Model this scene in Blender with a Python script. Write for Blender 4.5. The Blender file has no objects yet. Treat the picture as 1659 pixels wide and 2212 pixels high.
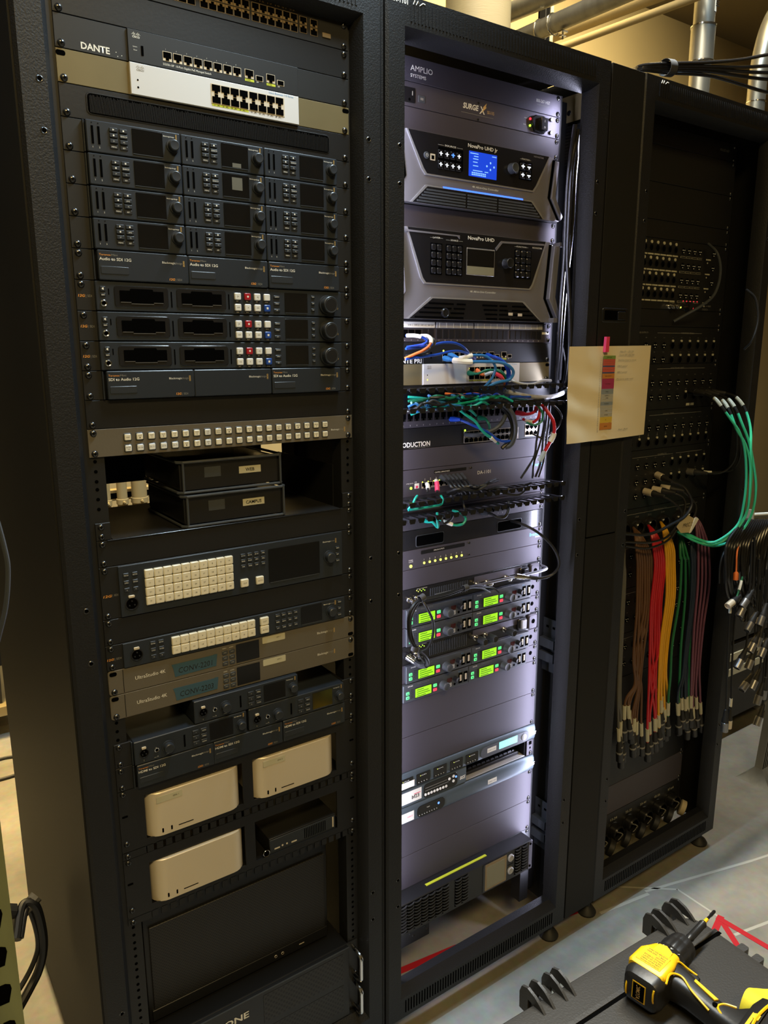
import bpy, math, random
from mathutils import Vector, Matrix
random.seed(3)
C = bpy.context.scene.collection
S = bpy.context.scene
# all lengths below are millimetres; the floor lies 2050 mm under the drawing origin
MM = .001; GZ = 2050.
def W(x, y, z): return Vector((x*MM, y*MM, (z+GZ)*MM))

# ---------------- camera ----------------
cd = bpy.data.cameras.new('camera'); cam = bpy.data.objects.new('camera', cd); C.objects.link(cam)
cam.location = W(-528.83, -1219.8, -458.23); cam.rotation_euler = (1.3594, .0013, -.6067)
cd.sensor_fit = 'HORIZONTAL'; cd.sensor_width = 36.; cd.lens = 36*1631.5/1659; cd.clip_start = .02; cd.clip_end = 60
S.camera = cam
# ---------------- world, exposure, lights ----------------
w = bpy.data.worlds.new('world'); S.world = w; w.use_nodes = True
bg = w.node_tree.nodes['Background']; bg.inputs[0].default_value = (.9, .75, .45, 1); bg.inputs[1].default_value = .01
vs = S.view_settings; vs.view_transform = 'Standard'; vs.look = 'None'; vs.gamma = 1; vs.exposure = 0.0; vs.use_curve_mapping = False
def area(name, loc, target, sx, sy, power, col, spread=180):
    d = bpy.data.lights.new(name, 'AREA'); d.shape = 'RECTANGLE'; d.size = sx*MM; d.size_y = sy*MM; d.energy = power; d.color = col
    d.spread = math.radians(spread)
    o = bpy.data.objects.new(name, d); C.objects.link(o); o.location = W(*loc)
    o.rotation_euler = (W(*target)-W(*loc)).to_track_quat('-Z', 'Y').to_euler(); return o
WARM = (1., .73, .32); COOL = (.50, .74, 1.); LED = (.72, .74, 1.)
#LIGHTS
area('ceiling_light_cool', (900, -33, 1800), (900, -33, 0), 3600, 24, 96, COOL, 150)
area('ceiling_light_warm', (1000, 48, 1780), (1000, 48, 0), 1900, 60, 95, (1., .80, .48), 150)
area('added_front_lamp', (330, -240, 660), (-40, -20, -200), 500, 40, 9, (.70, .88, 1.), 110)  # added lamp, well below the ceiling, lighting the left rack's upper units
area('ceiling_light_warm_rear', (2300, 700, 1850), (2500, 2700, 700), 2000, 300, 165, (1., .82, .48), 105)
area('ceiling_light_warm_left', (-500, 1650, 1500), (-500, 1650, -2050), 500, 900, 42, WARM, 60)
area('ceiling_light_warm_room', (-700, -2600, 1850), (-100, 0, -1100), 1600, 600, 29, WARM, 90)
S.cycles.max_bounces = 6; S.cycles.diffuse_bounces = 3; S.cycles.glossy_bounces = 3; S.cycles.transmission_bounces = 4
S.cycles.caustics_reflective = False; S.cycles.caustics_refractive = False; S.cycles.use_denoising = True

# ---------------- materials ----------------
MT = {}
def mat(name, col, rough=.5, metal=0., emit=None, es=0., bump=None, var=None, spec=None, alpha=None, wave=None, trans=0.):
    m = bpy.data.materials.new(name); m.use_nodes = True; nt = m.node_tree; p = nt.nodes['Principled BSDF']
    L = nt.links.new; N = nt.nodes.new
    p.inputs['Base Color'].default_value = (*col, 1); p.inputs['Roughness'].default_value = rough; p.inputs['Metallic'].default_value = metal
    if spec is not None: p.inputs['Specular IOR Level'].default_value = spec
    if trans: p.inputs['Transmission Weight'].default_value = trans
    if alpha is not None: p.inputs['Alpha'].default_value = alpha
    if emit: p.inputs['Emission Color'].default_value = (*emit, 1); p.inputs['Emission Strength'].default_value = es
    tc = N('ShaderNodeTexCoord')
    if var:   # (scale, amount, [stretch]) : mottled colour of the surface itself
        n = N('ShaderNodeTexNoise'); n.inputs['Scale'].default_value = var[0]; n.inputs['Detail'].default_value = 6
        mp = N('ShaderNodeMapping'); mp.inputs['Scale'].default_value = var[2] if len(var) > 2 else (1, 1, 1)
        L(tc.outputs['Object'], mp.inputs[0]); L(mp.outputs[0], n.inputs['Vector'])
        r = N('ShaderNodeMapRange'); r.inputs[1].default_value = .3; r.inputs[2].default_value = .7; r.inputs[3].default_value = 1-var[1]; r.inputs[4].default_value = 1+var[1]
        L(n.outputs[0], r.inputs[0]); mx = N('ShaderNodeVectorMath'); mx.operation = 'SCALE'; mx.inputs[0].default_value = col
        L(r.outputs[0], mx.inputs['Scale']); L(mx.outputs[0], p.inputs['Base Color'])
    if bump:  # (scale, strength, [stretch])
        n = N('ShaderNodeTexNoise'); n.inputs['Scale'].default_value = bump[0]; n.inputs['Detail'].default_value = 3
        mp = N('ShaderNodeMapping'); mp.inputs['Scale'].default_value = bump[2] if len(bump) > 2 else (1, 1, 1)
        L(tc.outputs['Object'], mp.inputs[0]); L(mp.outputs[0], n.inputs['Vector'])
        b = N('ShaderNodeBump'); b.inputs['Strength'].default_value = bump[1]; b.inputs['Distance'].default_value = .001
        L(n.outputs[0], b.inputs['Height']); L(b.outputs[0], p.inputs['Normal'])
    if wave:  # perforation: (scale_x, scale_z, dark colour) dots of real perforated sheet, too fine to build
        sx = N('ShaderNodeSeparateXYZ'); L(tc.outputs['Object'], sx.inputs[0])
        def fr(out, sc):
            a = N('ShaderNodeMath'); a.operation = 'MULTIPLY'; a.inputs[1].default_value = sc*2*math.pi; L(out, a.inputs[0])
            s_ = N('ShaderNodeMath'); s_.operation = 'SINE'; L(a.outputs[0], s_.inputs[0]); return s_.outputs[0]
        u = N('ShaderNodeMath'); u.operation = 'ADD'; L(sx.outputs[0], u.inputs[0]); L(sx.outputs[2], u.inputs[1])
        v = N('ShaderNodeMath'); v.operation = 'SUBTRACT'; L(sx.outputs[0], v.inputs[0]); L(sx.outputs[2], v.inputs[1])
        k = N('ShaderNodeMath'); k.operation = 'ADD'; L(fr(u.outputs[0], wave[0]), k.inputs[0]); L(fr(v.outputs[0], wave[1]), k.inputs[1])
        g = N('ShaderNodeMath'); g.operation = 'GREATER_THAN'; g.inputs[1].default_value = .35; L(k.outputs[0], g.inputs[0])
        mx = N('ShaderNodeMix'); mx.data_type = 'RGBA'; mx.inputs[6].default_value = (*col, 1); mx.inputs[7].default_value = (*wave[2], 1)
        L(g.outputs[0], mx.inputs[0]); L(mx.outputs[2], p.inputs['Base Color'])
    MT[name] = m; return m
mat('powder', (.009, .009, .0095), .5, bump=(420, .6), spec=.4)
mat('powder_side', (.012, .0115, .010), .6, bump=(500, .2), spec=.2)
mat('frame_chamfer', (.017, .018, .019), .5, bump=(420, .9))
mat('interior', (.004, .004, .004), .8, spec=.2)
mat('satin', (.009, .009, .0095), .42, bump=(200, .1))
mat('satin_blank', (.072, .064, .075), .56, metal=.4, bump=(300, .08))
mat('brushed', (.11, .10, .12), .42, metal=.6, bump=(150, .25, (1, 1, 12)))
mat('deck', (.018, .023, .031), .40)
mat('deck_ear', (.008, .008, .008), .5)
mat('key_dark', (.022, .026, .032), .4)
mat('white_key', (.75, .70, .55), .3, trans=0)
mat('white_cap', (.72, .72, .68), .35)
mat('red_cap', (.35, .012, .02), .35); mat('blue_cap', (.015, .06, .30), .35)
mat('tan', (.20, .165, .085), .38, metal=.35, var=(6, .12))
mat('warm_grey', (.115, .1, .075), .5, bump=(300, .1))
mat('switch_white', (.62, .61, .60), .42)
mat('silver', (.70, .61, .46), .38, metal=.25)
mat('alu', (.32, .32, .33), .38, metal=.9)
mat('chrome', (.75, .75, .75), .15, metal=1)
mat('copper_port', (.30, .22, .12), .4, metal=.4)
mat('screen', (.006, .006, .006), .12)
mat('hole', (.002, .002, .002), .8, spec=0.)
mat('rubber', (.012, .012, .012), .6)
mat('black', (.011, .011, .011), .42); mat('gloss', (.012, .012, .013), .22)
mat('slate', (.045, .05, .055), .45)
mat('screw', (.10, .10, .10), .25, metal=.9)
mat('ink_white', (.8, .78, .70), .5, emit=(.8, .78, .7), es=0.)
mat('ink_grey', (.22, .21, .18), .5); mat('ink_orange', (.75, .30, .05), .5); mat('ink_gold', (.65, .42, .14), .5)
mat('ink_black', (.01, .01, .01), .5); mat('ink_blue', (.06, .28, .55), .5); mat('ink_cyan', (.10, .55, .75), .5)
mat('label_white', (.78, .76, .66), .5); mat('label_tape', (.50, .47, .33), .5); mat('painter_tape', (.035, .085, .12), .6)
mat('blue', (.01, .06, .42), .35); mat('blue2', (.03, .17, .42), .35); mat('orange', (.75, .16, .03), .4); mat('green', (.01, .16, .08), .4)
mat('teal', (.01, .36, .26), .4); mat('mint', (.05, .62, .36), .42); mat('red', (.50, .012, .02), .4); mat('pink', (.75, .05, .13), .5)
mat('brown', (.11, .05, .02), .5); mat('yellow', (.72, .36, .01), .5); mat('dkgreen', (.01, .14, .05), .5); mat('navy', (.008, .018, .04), .5)
mat('purple', (.16, .055, .10), .5); mat('grey', (.38, .38, .38), .4); mat('greyc', (.10, .095, .08), .5)
mat('clear_plug', (.6, .72, .76), .15, alpha=.6)
mat('led_green', (.3, .6, .05), .4, emit=(.45, 1, .05), es=2.2); mat('led_yellow', (.6, .6, .1), .4, emit=(.85, 1, .12), es=1.5)
mat('led_red', (.6, .02, .02), .4, emit=(1, .03, .05), es=2.2); mat('led_blue', (.05, .1, .8), .4, emit=(.1, .25, 1), es=2.5)
mat('key_white_lit', (.6, .6, .6), .4, emit=(.8, .9, 1), es=.9); mat('key_blue_lit', (.1, .2, .8), .4, emit=(.05, .2, 1), es=2)
mat('lcd_green', (.2, .5, .02), .3, emit=(.42, .95, .01), es=.75); mat('lcd_cyan', (.3, .8, .8), .3, emit=(.35, 1, .95), es=.7)
mat('lcd_blue', (.01, .04, .4), .2, emit=(.008, .05, .62), es=.9)
mat('lcd_ink', (.04, .12, .01), .4); mat('lcd_ink_blue', (.2, .5, 1), .4, emit=(.25, .5, 1), es=.8)
mat('key_green_lit', (.1, .6, .2), .4, emit=(.1, .8, .25), es=.8); mat('key_red_lit', (.7, .05, .08), .4, emit=(1, .05, .1), es=.7)
mat('seg_red', (.05, .005, .005), .2)
mat('nova_silver', (.30, .29, .31), .32, metal=.6); mat('nova_edge', (.55, .55, .56), .25, metal=.7); mat('nova_black', (.008, .008, .009), .25)
mat('blue_bar', (.02, .06, .6), .3, emit=(.05, .16, 1), es=2.2)
mat('louver', (.02, .02, .021), .3)
mat('mesh_fine', (.018, .017, .016), .5, wave=(150, 150, (.003, .003, .003)))
mat('mesh_hex', (.018, .017, .016), .5, wave=(85, 85, (.003, .003, .003)))
mat('ups_yellow', (.50, .55, .03), .5); mat('ups_lcd', (.23, .22, .15), .2)
mat('paper', (.72, .60, .37), .7, bump=(14, .5)); mat('tag_paper', (.50, .40, .22), .7)
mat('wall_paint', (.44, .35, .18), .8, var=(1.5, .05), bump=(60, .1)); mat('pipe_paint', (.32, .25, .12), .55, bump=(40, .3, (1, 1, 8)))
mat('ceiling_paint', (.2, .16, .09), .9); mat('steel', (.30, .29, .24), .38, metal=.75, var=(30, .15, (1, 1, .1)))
mat('tape_dim', (.10, .095, .07), .6); mat('greenp', (.18, .28, .06), .7); mat('redp', (.50, .09, .06), .7); mat('navyp', (.05, .07, .18), .7); mat('orangep', (.52, .20, .04), .7); mat('yellowp', (.62, .42, .05), .7)
mat('strap', (.05, .05, .05), .7); mat('red_tape', (.42, .012, .018), .45)
mat('tote', (.034, .031, .027), .42, bump=(260, .35)); mat('tool_black', (.014, .013, .012), .38, bump=(200, .1)); mat('tool_yellow', (.85, .50, .01), .38)
mat('strap_yellow', (.72, .62, .03), .8, bump=(90, .5)); mat('label_red', (.55, .05, .02), .5)
mat('rack_green', (.17, .19, .09), .5, var=(14, .35, (1, 1, .3))); mat('case_grey', (.10, .085, .055), .5)
mat('led_strip', (.8, .8, .9), .4, emit=LED, es=30.)
MT['floor'] = m = bpy.data.materials.new('concrete_floor'); m.use_nodes = True
nt = m.node_tree; p = nt.nodes['Principled BSDF']; N = nt.nodes.new; L = nt.links.new
tc = N('ShaderNodeTexCoord'); n1 = N('ShaderNodeTexNoise'); n1.inputs['Scale'].default_value = 3.; n1.inputs['Detail'].default_value = 9; n1.inputs['Roughness'].default_value = .62
n2 = N('ShaderNodeTexNoise'); n2.inputs['Scale'].default_value = 45; n2.inputs['Detail'].default_value = 5
L(tc.outputs['Object'], n1.inputs['Vector']); L(tc.outputs['Object'], n2.inputs['Vector'])
cr = N('ShaderNodeValToRGB'); cr.color_ramp.elements[0].position = .32; cr.color_ramp.elements[0].color = (.20, .185, .15, 1); cr.color_ramp.elements[1].position = .7; cr.color_ramp.elements[1].color = (.36, .335, .28, 1)
L(n1.outputs[0], cr.inputs[0]); mx = N('ShaderNodeMix'); mx.data_type = 'RGBA'; mx.blend_type = 'MULTIPLY'; mx.inputs[0].default_value = .35
L(cr.outputs[0], mx.inputs[6]); L(n2.outputs[1], mx.inputs[7]); L(mx.outputs[2], p.inputs['Base Color']); p.inputs['Roughness'].default_value = .5
b = N('ShaderNodeBump'); b.inputs['Strength'].default_value = .4; b.inputs['Distance'].default_value = .002; L(n2.outputs[0], b.inputs['Height']); L(b.outputs[0], p.inputs['Normal'])

# ---------------- mesh helpers ----------------
class B:
    """collects geometry in millimetres; build() links it as ONE mesh object"""
    def __init__(s): s.v = []; s.f = []; s.mi = []; s.k = 0
    def add(s, v, f):
        o = len(s.v); s.v += v; s.f += [tuple(i+o for i in q) for q in f]; s.mi += [s.k]*len(f); return s
    def box(s, x0, x1, y0, y1, z0, z1):
        return s.add([(x, y, z) for z in (z0, z1) for y in (y0, y1) for x in (x0, x1)], [(0, 2, 3, 1), (4, 5, 7, 6), (0, 1, 5, 4), (2, 6, 7, 3), (0, 4, 6, 2), (1, 3, 7, 5)])
    def loops(s, rings, capa=True, capb=True):
        n = len(rings[0]); v = [p_ for r in rings for p_ in r]; f = []
        for i in range(len(rings)-1):
            for j in range(n):
                k = (j+1) % n; f.append((i*n+j, i*n+k, (i+1)*n+k, (i+1)*n+j))
        if capa: f.append(tuple(range(n-1, -1, -1)))
        if capb: f.append(tuple(range((len(rings)-1)*n, len(rings)*n)))
        return s.add(v, f)
    def plate(s, x0, x1, z0, z1, y0, y1, r=0., ch=0.):
        """slab facing -Y, front at y0; r rounds the corners, ch bevels the front edge"""
        def ring(d, y):
            a0, a1, b0, b1 = x0+d, x1-d, z0+d, z1-d; rr = max(r-d*.5, 0)
            if rr < .05: return [(a0, y, b0), (a1, y, b0), (a1, y, b1), (a0, y, b1)]
            o = []
            for cx, cz, st in ((a1-rr, b0+rr, -90), (a1-rr, b1-rr, 0), (a0+rr, b1-rr, 90), (a0+rr, b0+rr, 180)):
                for q in range(4):
                    t = math.radians(st+q*30); o.append((cx+rr*math.cos(t), y, cz+rr*math.sin(t)))
            return o
        if r and ch and r-ch*.5 < .05: ch = r
        if ch: return s.loops([ring(ch, y0), ring(0, y0+ch), ring(0, y1)])
        return s.loops([ring(0, y0), ring(0, y1)])
    def prism(s, pts, y0, y1, ch=0.):
        """outline in x,z (anticlockwise seen from the front)"""
        rg = [[(x, y0+ch, z) for x, z in pts], [(x, y1, z) for x, z in pts]]
        if ch:
            cx = sum(q[0] for q in pts)/len(pts); cz = sum(q[1] for q in pts)/len(pts)
            def sh(x, z):
                d = math.hypot(x-cx, z-cz) or 1; return (x-(x-cx)/d*ch, y0, z-(z-cz)/d*ch)
            rg.insert(0, [sh(x, z) for x, z in pts])
        return s.loops(rg)
    def lathe(s, prof, c=(0, 0, 0), axis=(0, 1, 0), n=18, cap=True):
        """profile of (distance along axis, radius)"""
        a = Vector(axis).normalized(); u = a.orthogonal().normalized(); w_ = a.cross(u); c = Vector(c)
        rg = [[tuple(c+a*t+(u*math.cos(q*2*math.pi/n)+w_*math.sin(q*2*math.pi/n))*r) for q in range(n)] for t, r in prof]
        return s.loops(rg, cap, cap)
    def tube(s, pts, r, n=8, cap=True):
        P_ = [Vector(q) for q in pts]; rg = []; up = None
        for i, q in enumerate(P_):
            t = (P_[min(i+1, len(P_)-1)]-P_[max(i-1, 0)]).normalized()
            if up is None: up = t.orthogonal().normalized()
            up = (up-t*up.dot(t)).normalized(); w_ = t.cross(up)
            rr = r[i] if isinstance(r, (list, tuple)) else r
            rg.append([tuple(q+(up*math.cos(a*2*math.pi/n)+w_*math.sin(a*2*math.pi/n))*rr) for a in range(n)])
        return s.loops(rg, cap, cap)
    def mesh(s, mats, smooth=True):
        me = bpy.data.meshes.new('mesh'); me.from_pydata([(a*MM, b_*MM, c*MM) for a, b_, c in s.v], [], s.f)
        for m_ in (mats if isinstance(mats, (list, tuple)) else [mats]): me.materials.append(MT[m_])
        for q, k in zip(me.polygons, s.mi): q.material_index = k; q.use_smooth = smooth
        if smooth: me.set_sharp_from_angle(angle=math.radians(35))
        me.update(); return me
def curve(pts, k=5):
    """Catmull-Rom through the points"""
    P_ = [Vector(q) for q in pts]; P_ = [P_[0]*2-P_[1]]+P_+[P_[-1]*2-P_[-2]]; o = []
    for i in range(1, len(P_)-2):
        a, b_, c, d = P_[i-1:i+3]
        for q in range(k):
            t = q/k; o.append(.5*((2*b_)+(c-a)*t+(2*a-5*b_+4*c-d)*t*t+(3*b_-a-3*c+d)*t**3))
    o.append(P_[-2]); return o
def link(name, me, parent=None, loc=(0, 0, 0), world=False):
    o = bpy.data.objects.new(name, me); C.objects.link(o)
    if parent: o.parent = parent
    o.location = W(*loc) if (world or not parent) else Vector(loc)*MM
    return o
def tag(o, label=None, cat=None, group=None, kind=None):
    if label: o['label'] = label
    if cat: o['category'] = cat
    if group: o['group'] = group
    if kind: o['kind'] = kind
    return o
def thing(name, label, cat, loc, group=None): return tag(link(name, None, None, loc), label, cat, group)
def part(name, b_, m_, parent, loc=(0, 0, 0), smooth=True, label=None, kind=None):
    return tag(link(name, b_.mesh(m_, smooth), parent, loc), label, None, None, kind)
CA = {}
def put(name, key, fn, m_, parent, loc, label=None):
    """a piece whose mesh is shared by every alike piece"""
    k = (key, m_)
    if k not in CA:
        b_ = B(); fn(b_); CA[k] = b_.mesh(m_)
    return tag(link(name, CA[k], parent, loc), label)
def slab(name, m_, parent, x0, x1, z0, z1, y0, y1, r=0., ch=0., label=None):
    w_, h, d = round(x1-x0, 2), round(z1-z0, 2), round(y1-y0, 2)
    return put(name, ('slab', w_, h, d, r, ch), lambda b_: b_.plate(-w_/2, w_/2, -h/2, h/2, 0, d, r, ch), m_, parent, ((x0+x1)/2, y0, (z0+z1)/2), label)
def disc(name, m_, parent, x, z, y0, r, d=1., ch=.3, n=16, label=None):
    return put(name, ('disc', r, d, ch, n), lambda b_: b_.lathe([(0, max(r-ch, .01)), (ch, r), (d, r)], n=n), m_, parent, (x, y0, z), label)
TX = {}
def text(parent, s, x, z, h, m_='ink_white', y=-3.2, width=None, bold=0., align='LEFT', name='lettering', rot=None, slant=0.):
    k = (s, m_, bold, slant)
    if k not in TX:
        cu = bpy.data.curves.new('t', 'FONT'); cu.body = s; cu.size = 1; cu.offset = bold; cu.shear = slant; cu.resolution_u = 2; cu.extrude = 0
        t = bpy.data.objects.new('t', cu); me = bpy.data.meshes.new_from_object(t); bpy.data.objects.remove(t)
        xs = [v.co.x for v in me.vertices] or [0, 1]; ys = [v.co.y for v in me.vertices] or [0, 1]
        x0_, x1_ = min(xs), max(xs)
        for v in me.vertices: v.co = Vector((v.co.x-x0_, 0, v.co.y))
        me.materials.clear(); me.materials.append(MT[m_]); TX[k] = (me, x1_-x0_)
    me, wd = TX[k]; sc = h*MM/.70; sx = width*MM/wd if width else sc
    o = link(name, me, parent); off = {'LEFT': 0, 'CENTER': -.5, 'RIGHT': -1}[align]*wd*sx
    o.location = Vector((x*MM+off, y*MM, z*MM)); o.scale = (sx, 1, sc)
    if rot: o.rotation_euler = rot
    return o
def screw_fn(b_):
    b_.lathe([(-3.4, .6), (-3.2, 2.4), (-2.2, 4.2), (-1.0, 5.1), (0, 5.3)], n=14)
    b_.k = 1; b_.box(-.5, .5, -3.55, -3.0, -2.3, 2.3); b_.box(-2.3, 2.3, -3.55, -3.0, -.5, .5); b_.k = 0
def screw(parent, x, z, y=-3.): return put('screw', 'screw', screw_fn, ('screw', 'hole'), parent, (x, y, z))
U = 44.45
RK = {1: (0, 0, 0), 2: (597, 63, 91), 3: (1307, 72, 91)}   # rack centre x, rail plane y, top of row 0
class Unit:
    """one piece of rack equipment; local x from the rack's centre line, z up from its lower edge"""
    def __init__(s, rk, row, n, name, label, cat='rack unit', group=None, m_='satin', scr='tb', ears=True, depth=160, panel='front_panel', body=True, hw=241., gap=.5):
        cx, y, z0 = RK[rk]; s.H = n*U; s.n = n; s.o = thing(name, label, cat, (cx, y, z0-(row+n)*U), group)
        if panel: slab(panel, m_, s.o, -hw, hw, gap, s.H-gap, -3, 0, 0, .5)
        if body and depth: slab('chassis_light_block', 'interior', s.o, -216, 216, 1, s.H-1, 0.1, depth)  # dark box behind every panel, blanks included, added to block light
        zs = {'tb': (6.35, s.H-6.35), 't': (s.H-6.35,), 'b': (6.35,), '': ()}[scr]
        for z in zs:
            for x in (-232.5, 232.5): screw(s.o, x, z)
    def txt(s, *a, **k): return text(s.o, *a, **k)
def logo_squares(o, x, z, y=-3.3, s=2.6):
    b_ = B()
    for i in range(3):
        zz = z-i*s*1.15
        for a in ((x-s/2, x+s/2, zz+s/2-.5, zz+s/2), (x-s/2, x+s/2, zz-s/2, zz-s/2+.5), (x-s/2, x-s/2+.5, zz-s/2, zz+s/2), (x+s/2-.5, x+s/2, zz-s/2, zz+s/2)): b_.plate(a[0], a[1], a[2], a[3], y, y+.2)
    part('logo_mark', b_, 'ink_gold', o)
def maker(o, x, z, y=-3.3, w_=32, h=2.6):
    text(o, 'Blackmagic', x, z, h, 'ink_white', y, width=w_*.66); text(o, 'design', x+w_*.67, z, h, 'ink_grey', y, width=w_*.33); logo_squares(o, x+w_+2.5, z+4, y)
def badge(o, x, z, y=-3.3): text(o, '12G', x, z, 3.4, 'ink_orange', y, width=9, bold=.02, slant=.2); text(o, '| SDI', x+10, z, 3.2, 'ink_grey', y, width=10)
def ports(o, x0, z0, nx, nz, w_, h, px, pz, y, m_='hole', frame=None, name='network_port'):
    for i in range(nx):
        for j in range(nz):
            x, z = x0+i*px, z0-j*pz
            if frame: slab('port_frame', frame, o, x-.8, x+w_+.8, z-h-.8, z+.8, y-.3, y, 0, 0)
            def fn(b_, w_=w_, h=h, up=(j % 2)):
                b_.plate(0, w_, -h*.72, 0, 0, .6) if not up else b_.plate(0, w_, -h, -h*.28, 0, .6)
                b_.plate(w_*.3, w_*.7, -h, -h*.7, 0, .6) if not up else b_.plate(w_*.3, w_*.7, -h*.3, 0, 0, .6)
            put(name, ('port', w_, h, j % 2), fn, m_, o, (x, y-.7, z))
def keytext(o, ch, x, z, y, h=2.2, m_='ink_black'): text(o, ch, x, z-h/2, h, m_, y, align='CENTER')
def knob(o, x, z, r, y=-3., d=14, label=None, m_='key_dark'):
    return put('knob', ('knob', r, d), lambda b_: b_.lathe([(-d, r*.55), (-d-.2, r*.8), (-d+.8, r*.95), (-d*.55, r), (-2, r*1.02), (-1.9, r*1.2), (0, r*1.25)], n=22), m_, o, (x, y, z), label)
def xlr_socket(o, x, z, y=-3., r=9.5, latch=True, m_='hole', pins=True):
    put('xlr_socket', ('xlrs', r), lambda b_: b_.lathe([(-1.6, r), (-1.8, r*.86), (-.4, r*.82), (-.4, .1)], n=20, cap=False), 'deck_ear', o, (x, y, z))
    disc('socket_face', m_, o, x, z, y-.5, r*.8, .4, .1, 16)
    if latch: put('latch', ('lat', r), lambda b_: b_.plate(-r*.45, r*.45, -2.2, 2.2, -2.2, 0, 1.6, .4), 'silver', o, (x, y, z+r+1.2))
    if pins:
        def fn(b_):
            for a in (90, 210, 330):
                if pins == 'd': a += 180
                b_.lathe([(-1, 1.2), (1.2, 1.2)], (r*.42*math.cos(math.radians(a)), 0, r*.42*math.sin(math.radians(a))), n=6)
        put('contact_pins', ('pins', r, pins), fn, 'ink_white' if pins == 'd' else 'rubber', o, (x, y-1.6, z))
def jack(o, x, z, y=-3., r=4.2):
    put('jack_socket', ('jack', r), lambda b_: (b_.lathe([(-1.4, r*.62), (-1.8, r*.8), (-1.2, r), (0, r)], n=18, cap=False)), 'chrome', o, (x, y, z)); disc('socket_face', 'hole', o, x, z, y-.4, r*.66, .3, .1)

# ---------------- the room ----------------
def struct(name, b_, m_, smooth=False): o = part(name, b_, m_, None, (0, 0, 0), smooth); o.location = W(0, 0, 0); return tag(o, kind='structure')
struct('floor', B().box(-3500, 7000, -4500, 3600, -2150, -2050), 'floor')
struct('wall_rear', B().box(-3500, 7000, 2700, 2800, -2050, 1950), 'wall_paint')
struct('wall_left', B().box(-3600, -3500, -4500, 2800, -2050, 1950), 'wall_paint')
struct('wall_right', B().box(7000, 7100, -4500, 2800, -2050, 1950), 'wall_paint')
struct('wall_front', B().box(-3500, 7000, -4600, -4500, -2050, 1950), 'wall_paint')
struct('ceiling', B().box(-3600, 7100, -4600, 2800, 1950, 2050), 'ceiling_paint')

# ---------------- the three rack cabinets ----------------
TOP, BOT, OT, OB = 147, -1985, 98, -1931
def post_pts(sg):
    p_ = [(-297, -25), (-292, -30), (-258, -30), (-249, -14), (-247, 8), (-297, 8)]
    return p_ if sg < 0 else [(-x, y) for x, y in p_][::-1]
def rack(label, cx, rail_c, ry, lside, rside, badge_=True):
    o = thing('equipment_rack', label, 'equipment rack', (cx, 0, BOT-65))
    dz = -(BOT-65)
    def P_(name, b_, m_, smooth=True, lab=None, kind=None):
        b_.v = [(x, y, z+dz) for x, y, z in b_.v]; return part(name, b_, m_, o, (0, 0, 0), smooth, lab, kind)
    for sg, nm in ((-1, 'left_post'), (1, 'right_post')):
        pp = post_pts(sg); post = P_(nm, B().loops([[(x, y, BOT) for x, y in pp], [(x, y, TOP) for x, y in pp]]), 'powder')
        for z in (-98, -163, -858, -946, -1610, -1677):
            put('screw_hole', 'shole', lambda b_: b_.lathe([(-.6, 3.), (-.9, 3.8), (-.1, 4.6), (0, 4.8)], n=14, cap=False), 'screw', post, (sg*268, -30, z+dz)); disc('hole_bore', 'hole', post, sg*268, z+dz, -30.5, 3.1, .4, .1, 12)
    prof = [(-30, TOP), (-30, OT), (-14, OT-10), (8, OT-13), (8, TOP)]
    P_('top_beam', B().loops([[(-257.9, y, z) for y, z in prof], [(257.9, y, z) for y, z in prof]]), 'powder')
    prof = [(-30, BOT), (8, BOT), (8, OB+20), (-13, OB+20), (-30, OB)]
    P_('bottom_beam', B().loops([[(-257.9, y, z) for y, z in prof], [(257.9, y, z) for y, z in prof]]), 'powder')
    b_ = B(); 
    for i in range(62): x = -244+i*8; b_.box(x-1.3, x+1.3, -31.2, -29.5, OT+9, TOP-9)
    P_('ribbed_vent', b_, 'powder', kind='stuff')
    b_ = B()
    for i in range(62): x = -244+i*8; b_.box(x-1.6, x+1.6, -30.5, -29.5, BOT+12, OB-9)
    P_('slotted_vent', b_, 'hole', kind='stuff')
    P_('top_panel', B().box(-297, 297, 8, 820, TOP-3, TOP), 'powder_side')
    if lside: P_('left_side_panel', B().plate(0, 1, 0, 1, 0, 1) and B().box(-300, -297.2, -24, 820, BOT, TOP-2), 'powder_side')
    if rside: P_('right_side_panel', B().box(297.2, 300, -24, 820, BOT, TOP-2), 'powder_side')
    rc = rail_c-cx
    for sg in (-1, 1):
        x0, x1 = sorted((rc+sg*218, rc+sg*249)); b_ = B(); b_.box(x0, x1, ry+.1, ry+2.5, BOT+30, 93)
        e0, e1 = sorted((rc+sg*218, rc+sg*220.5)); b_.box(e0, e1, ry+2.5, ry+34, BOT+30, 93)
        r = P_('front_rail', b_, 'deck_ear')
        x0, x1 = sorted((sg*249, sg*296)); P_('rail_support', B().box(min(rc+x0, x1-2) if sg > 0 else x0, x1, ry+26, ry+34, BOT+30, 93), 'interior')
        for ys in (300, 560): P_('side_strut', B().box(sg*286-6, sg*286+4, ys, ys+60, BOT, TOP-4), 'interior')
        P_('rear_post', B().box(sg*272-24, sg*272+24, 775, 820, BOT, TOP), 'powder_side')
        for y in (5, 770):
            f = put('levelling_foot', 'foot', lambda q: q.lathe([(0, 26), (5, 27), (16, 20), (24, 9), (66, 8)], (0, 0, 0), (0, 0, 1)), 'rubber', o, (sg*275, y, 0))
    if badge_:
        b_ = B(); b_.tube([(-240, -30.3, OT+37), (-237, -30.3, OT+44), (-234, -30.3, OT+37), (-230, -30.3, OT+44), (-227, -30.3, OT+37), (-219, -30.3, OT+43), (-214, -30.3, OT+42)], .9, 5)
        P_('script_badge', b_, 'ink_white')
    return o, dz
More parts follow.
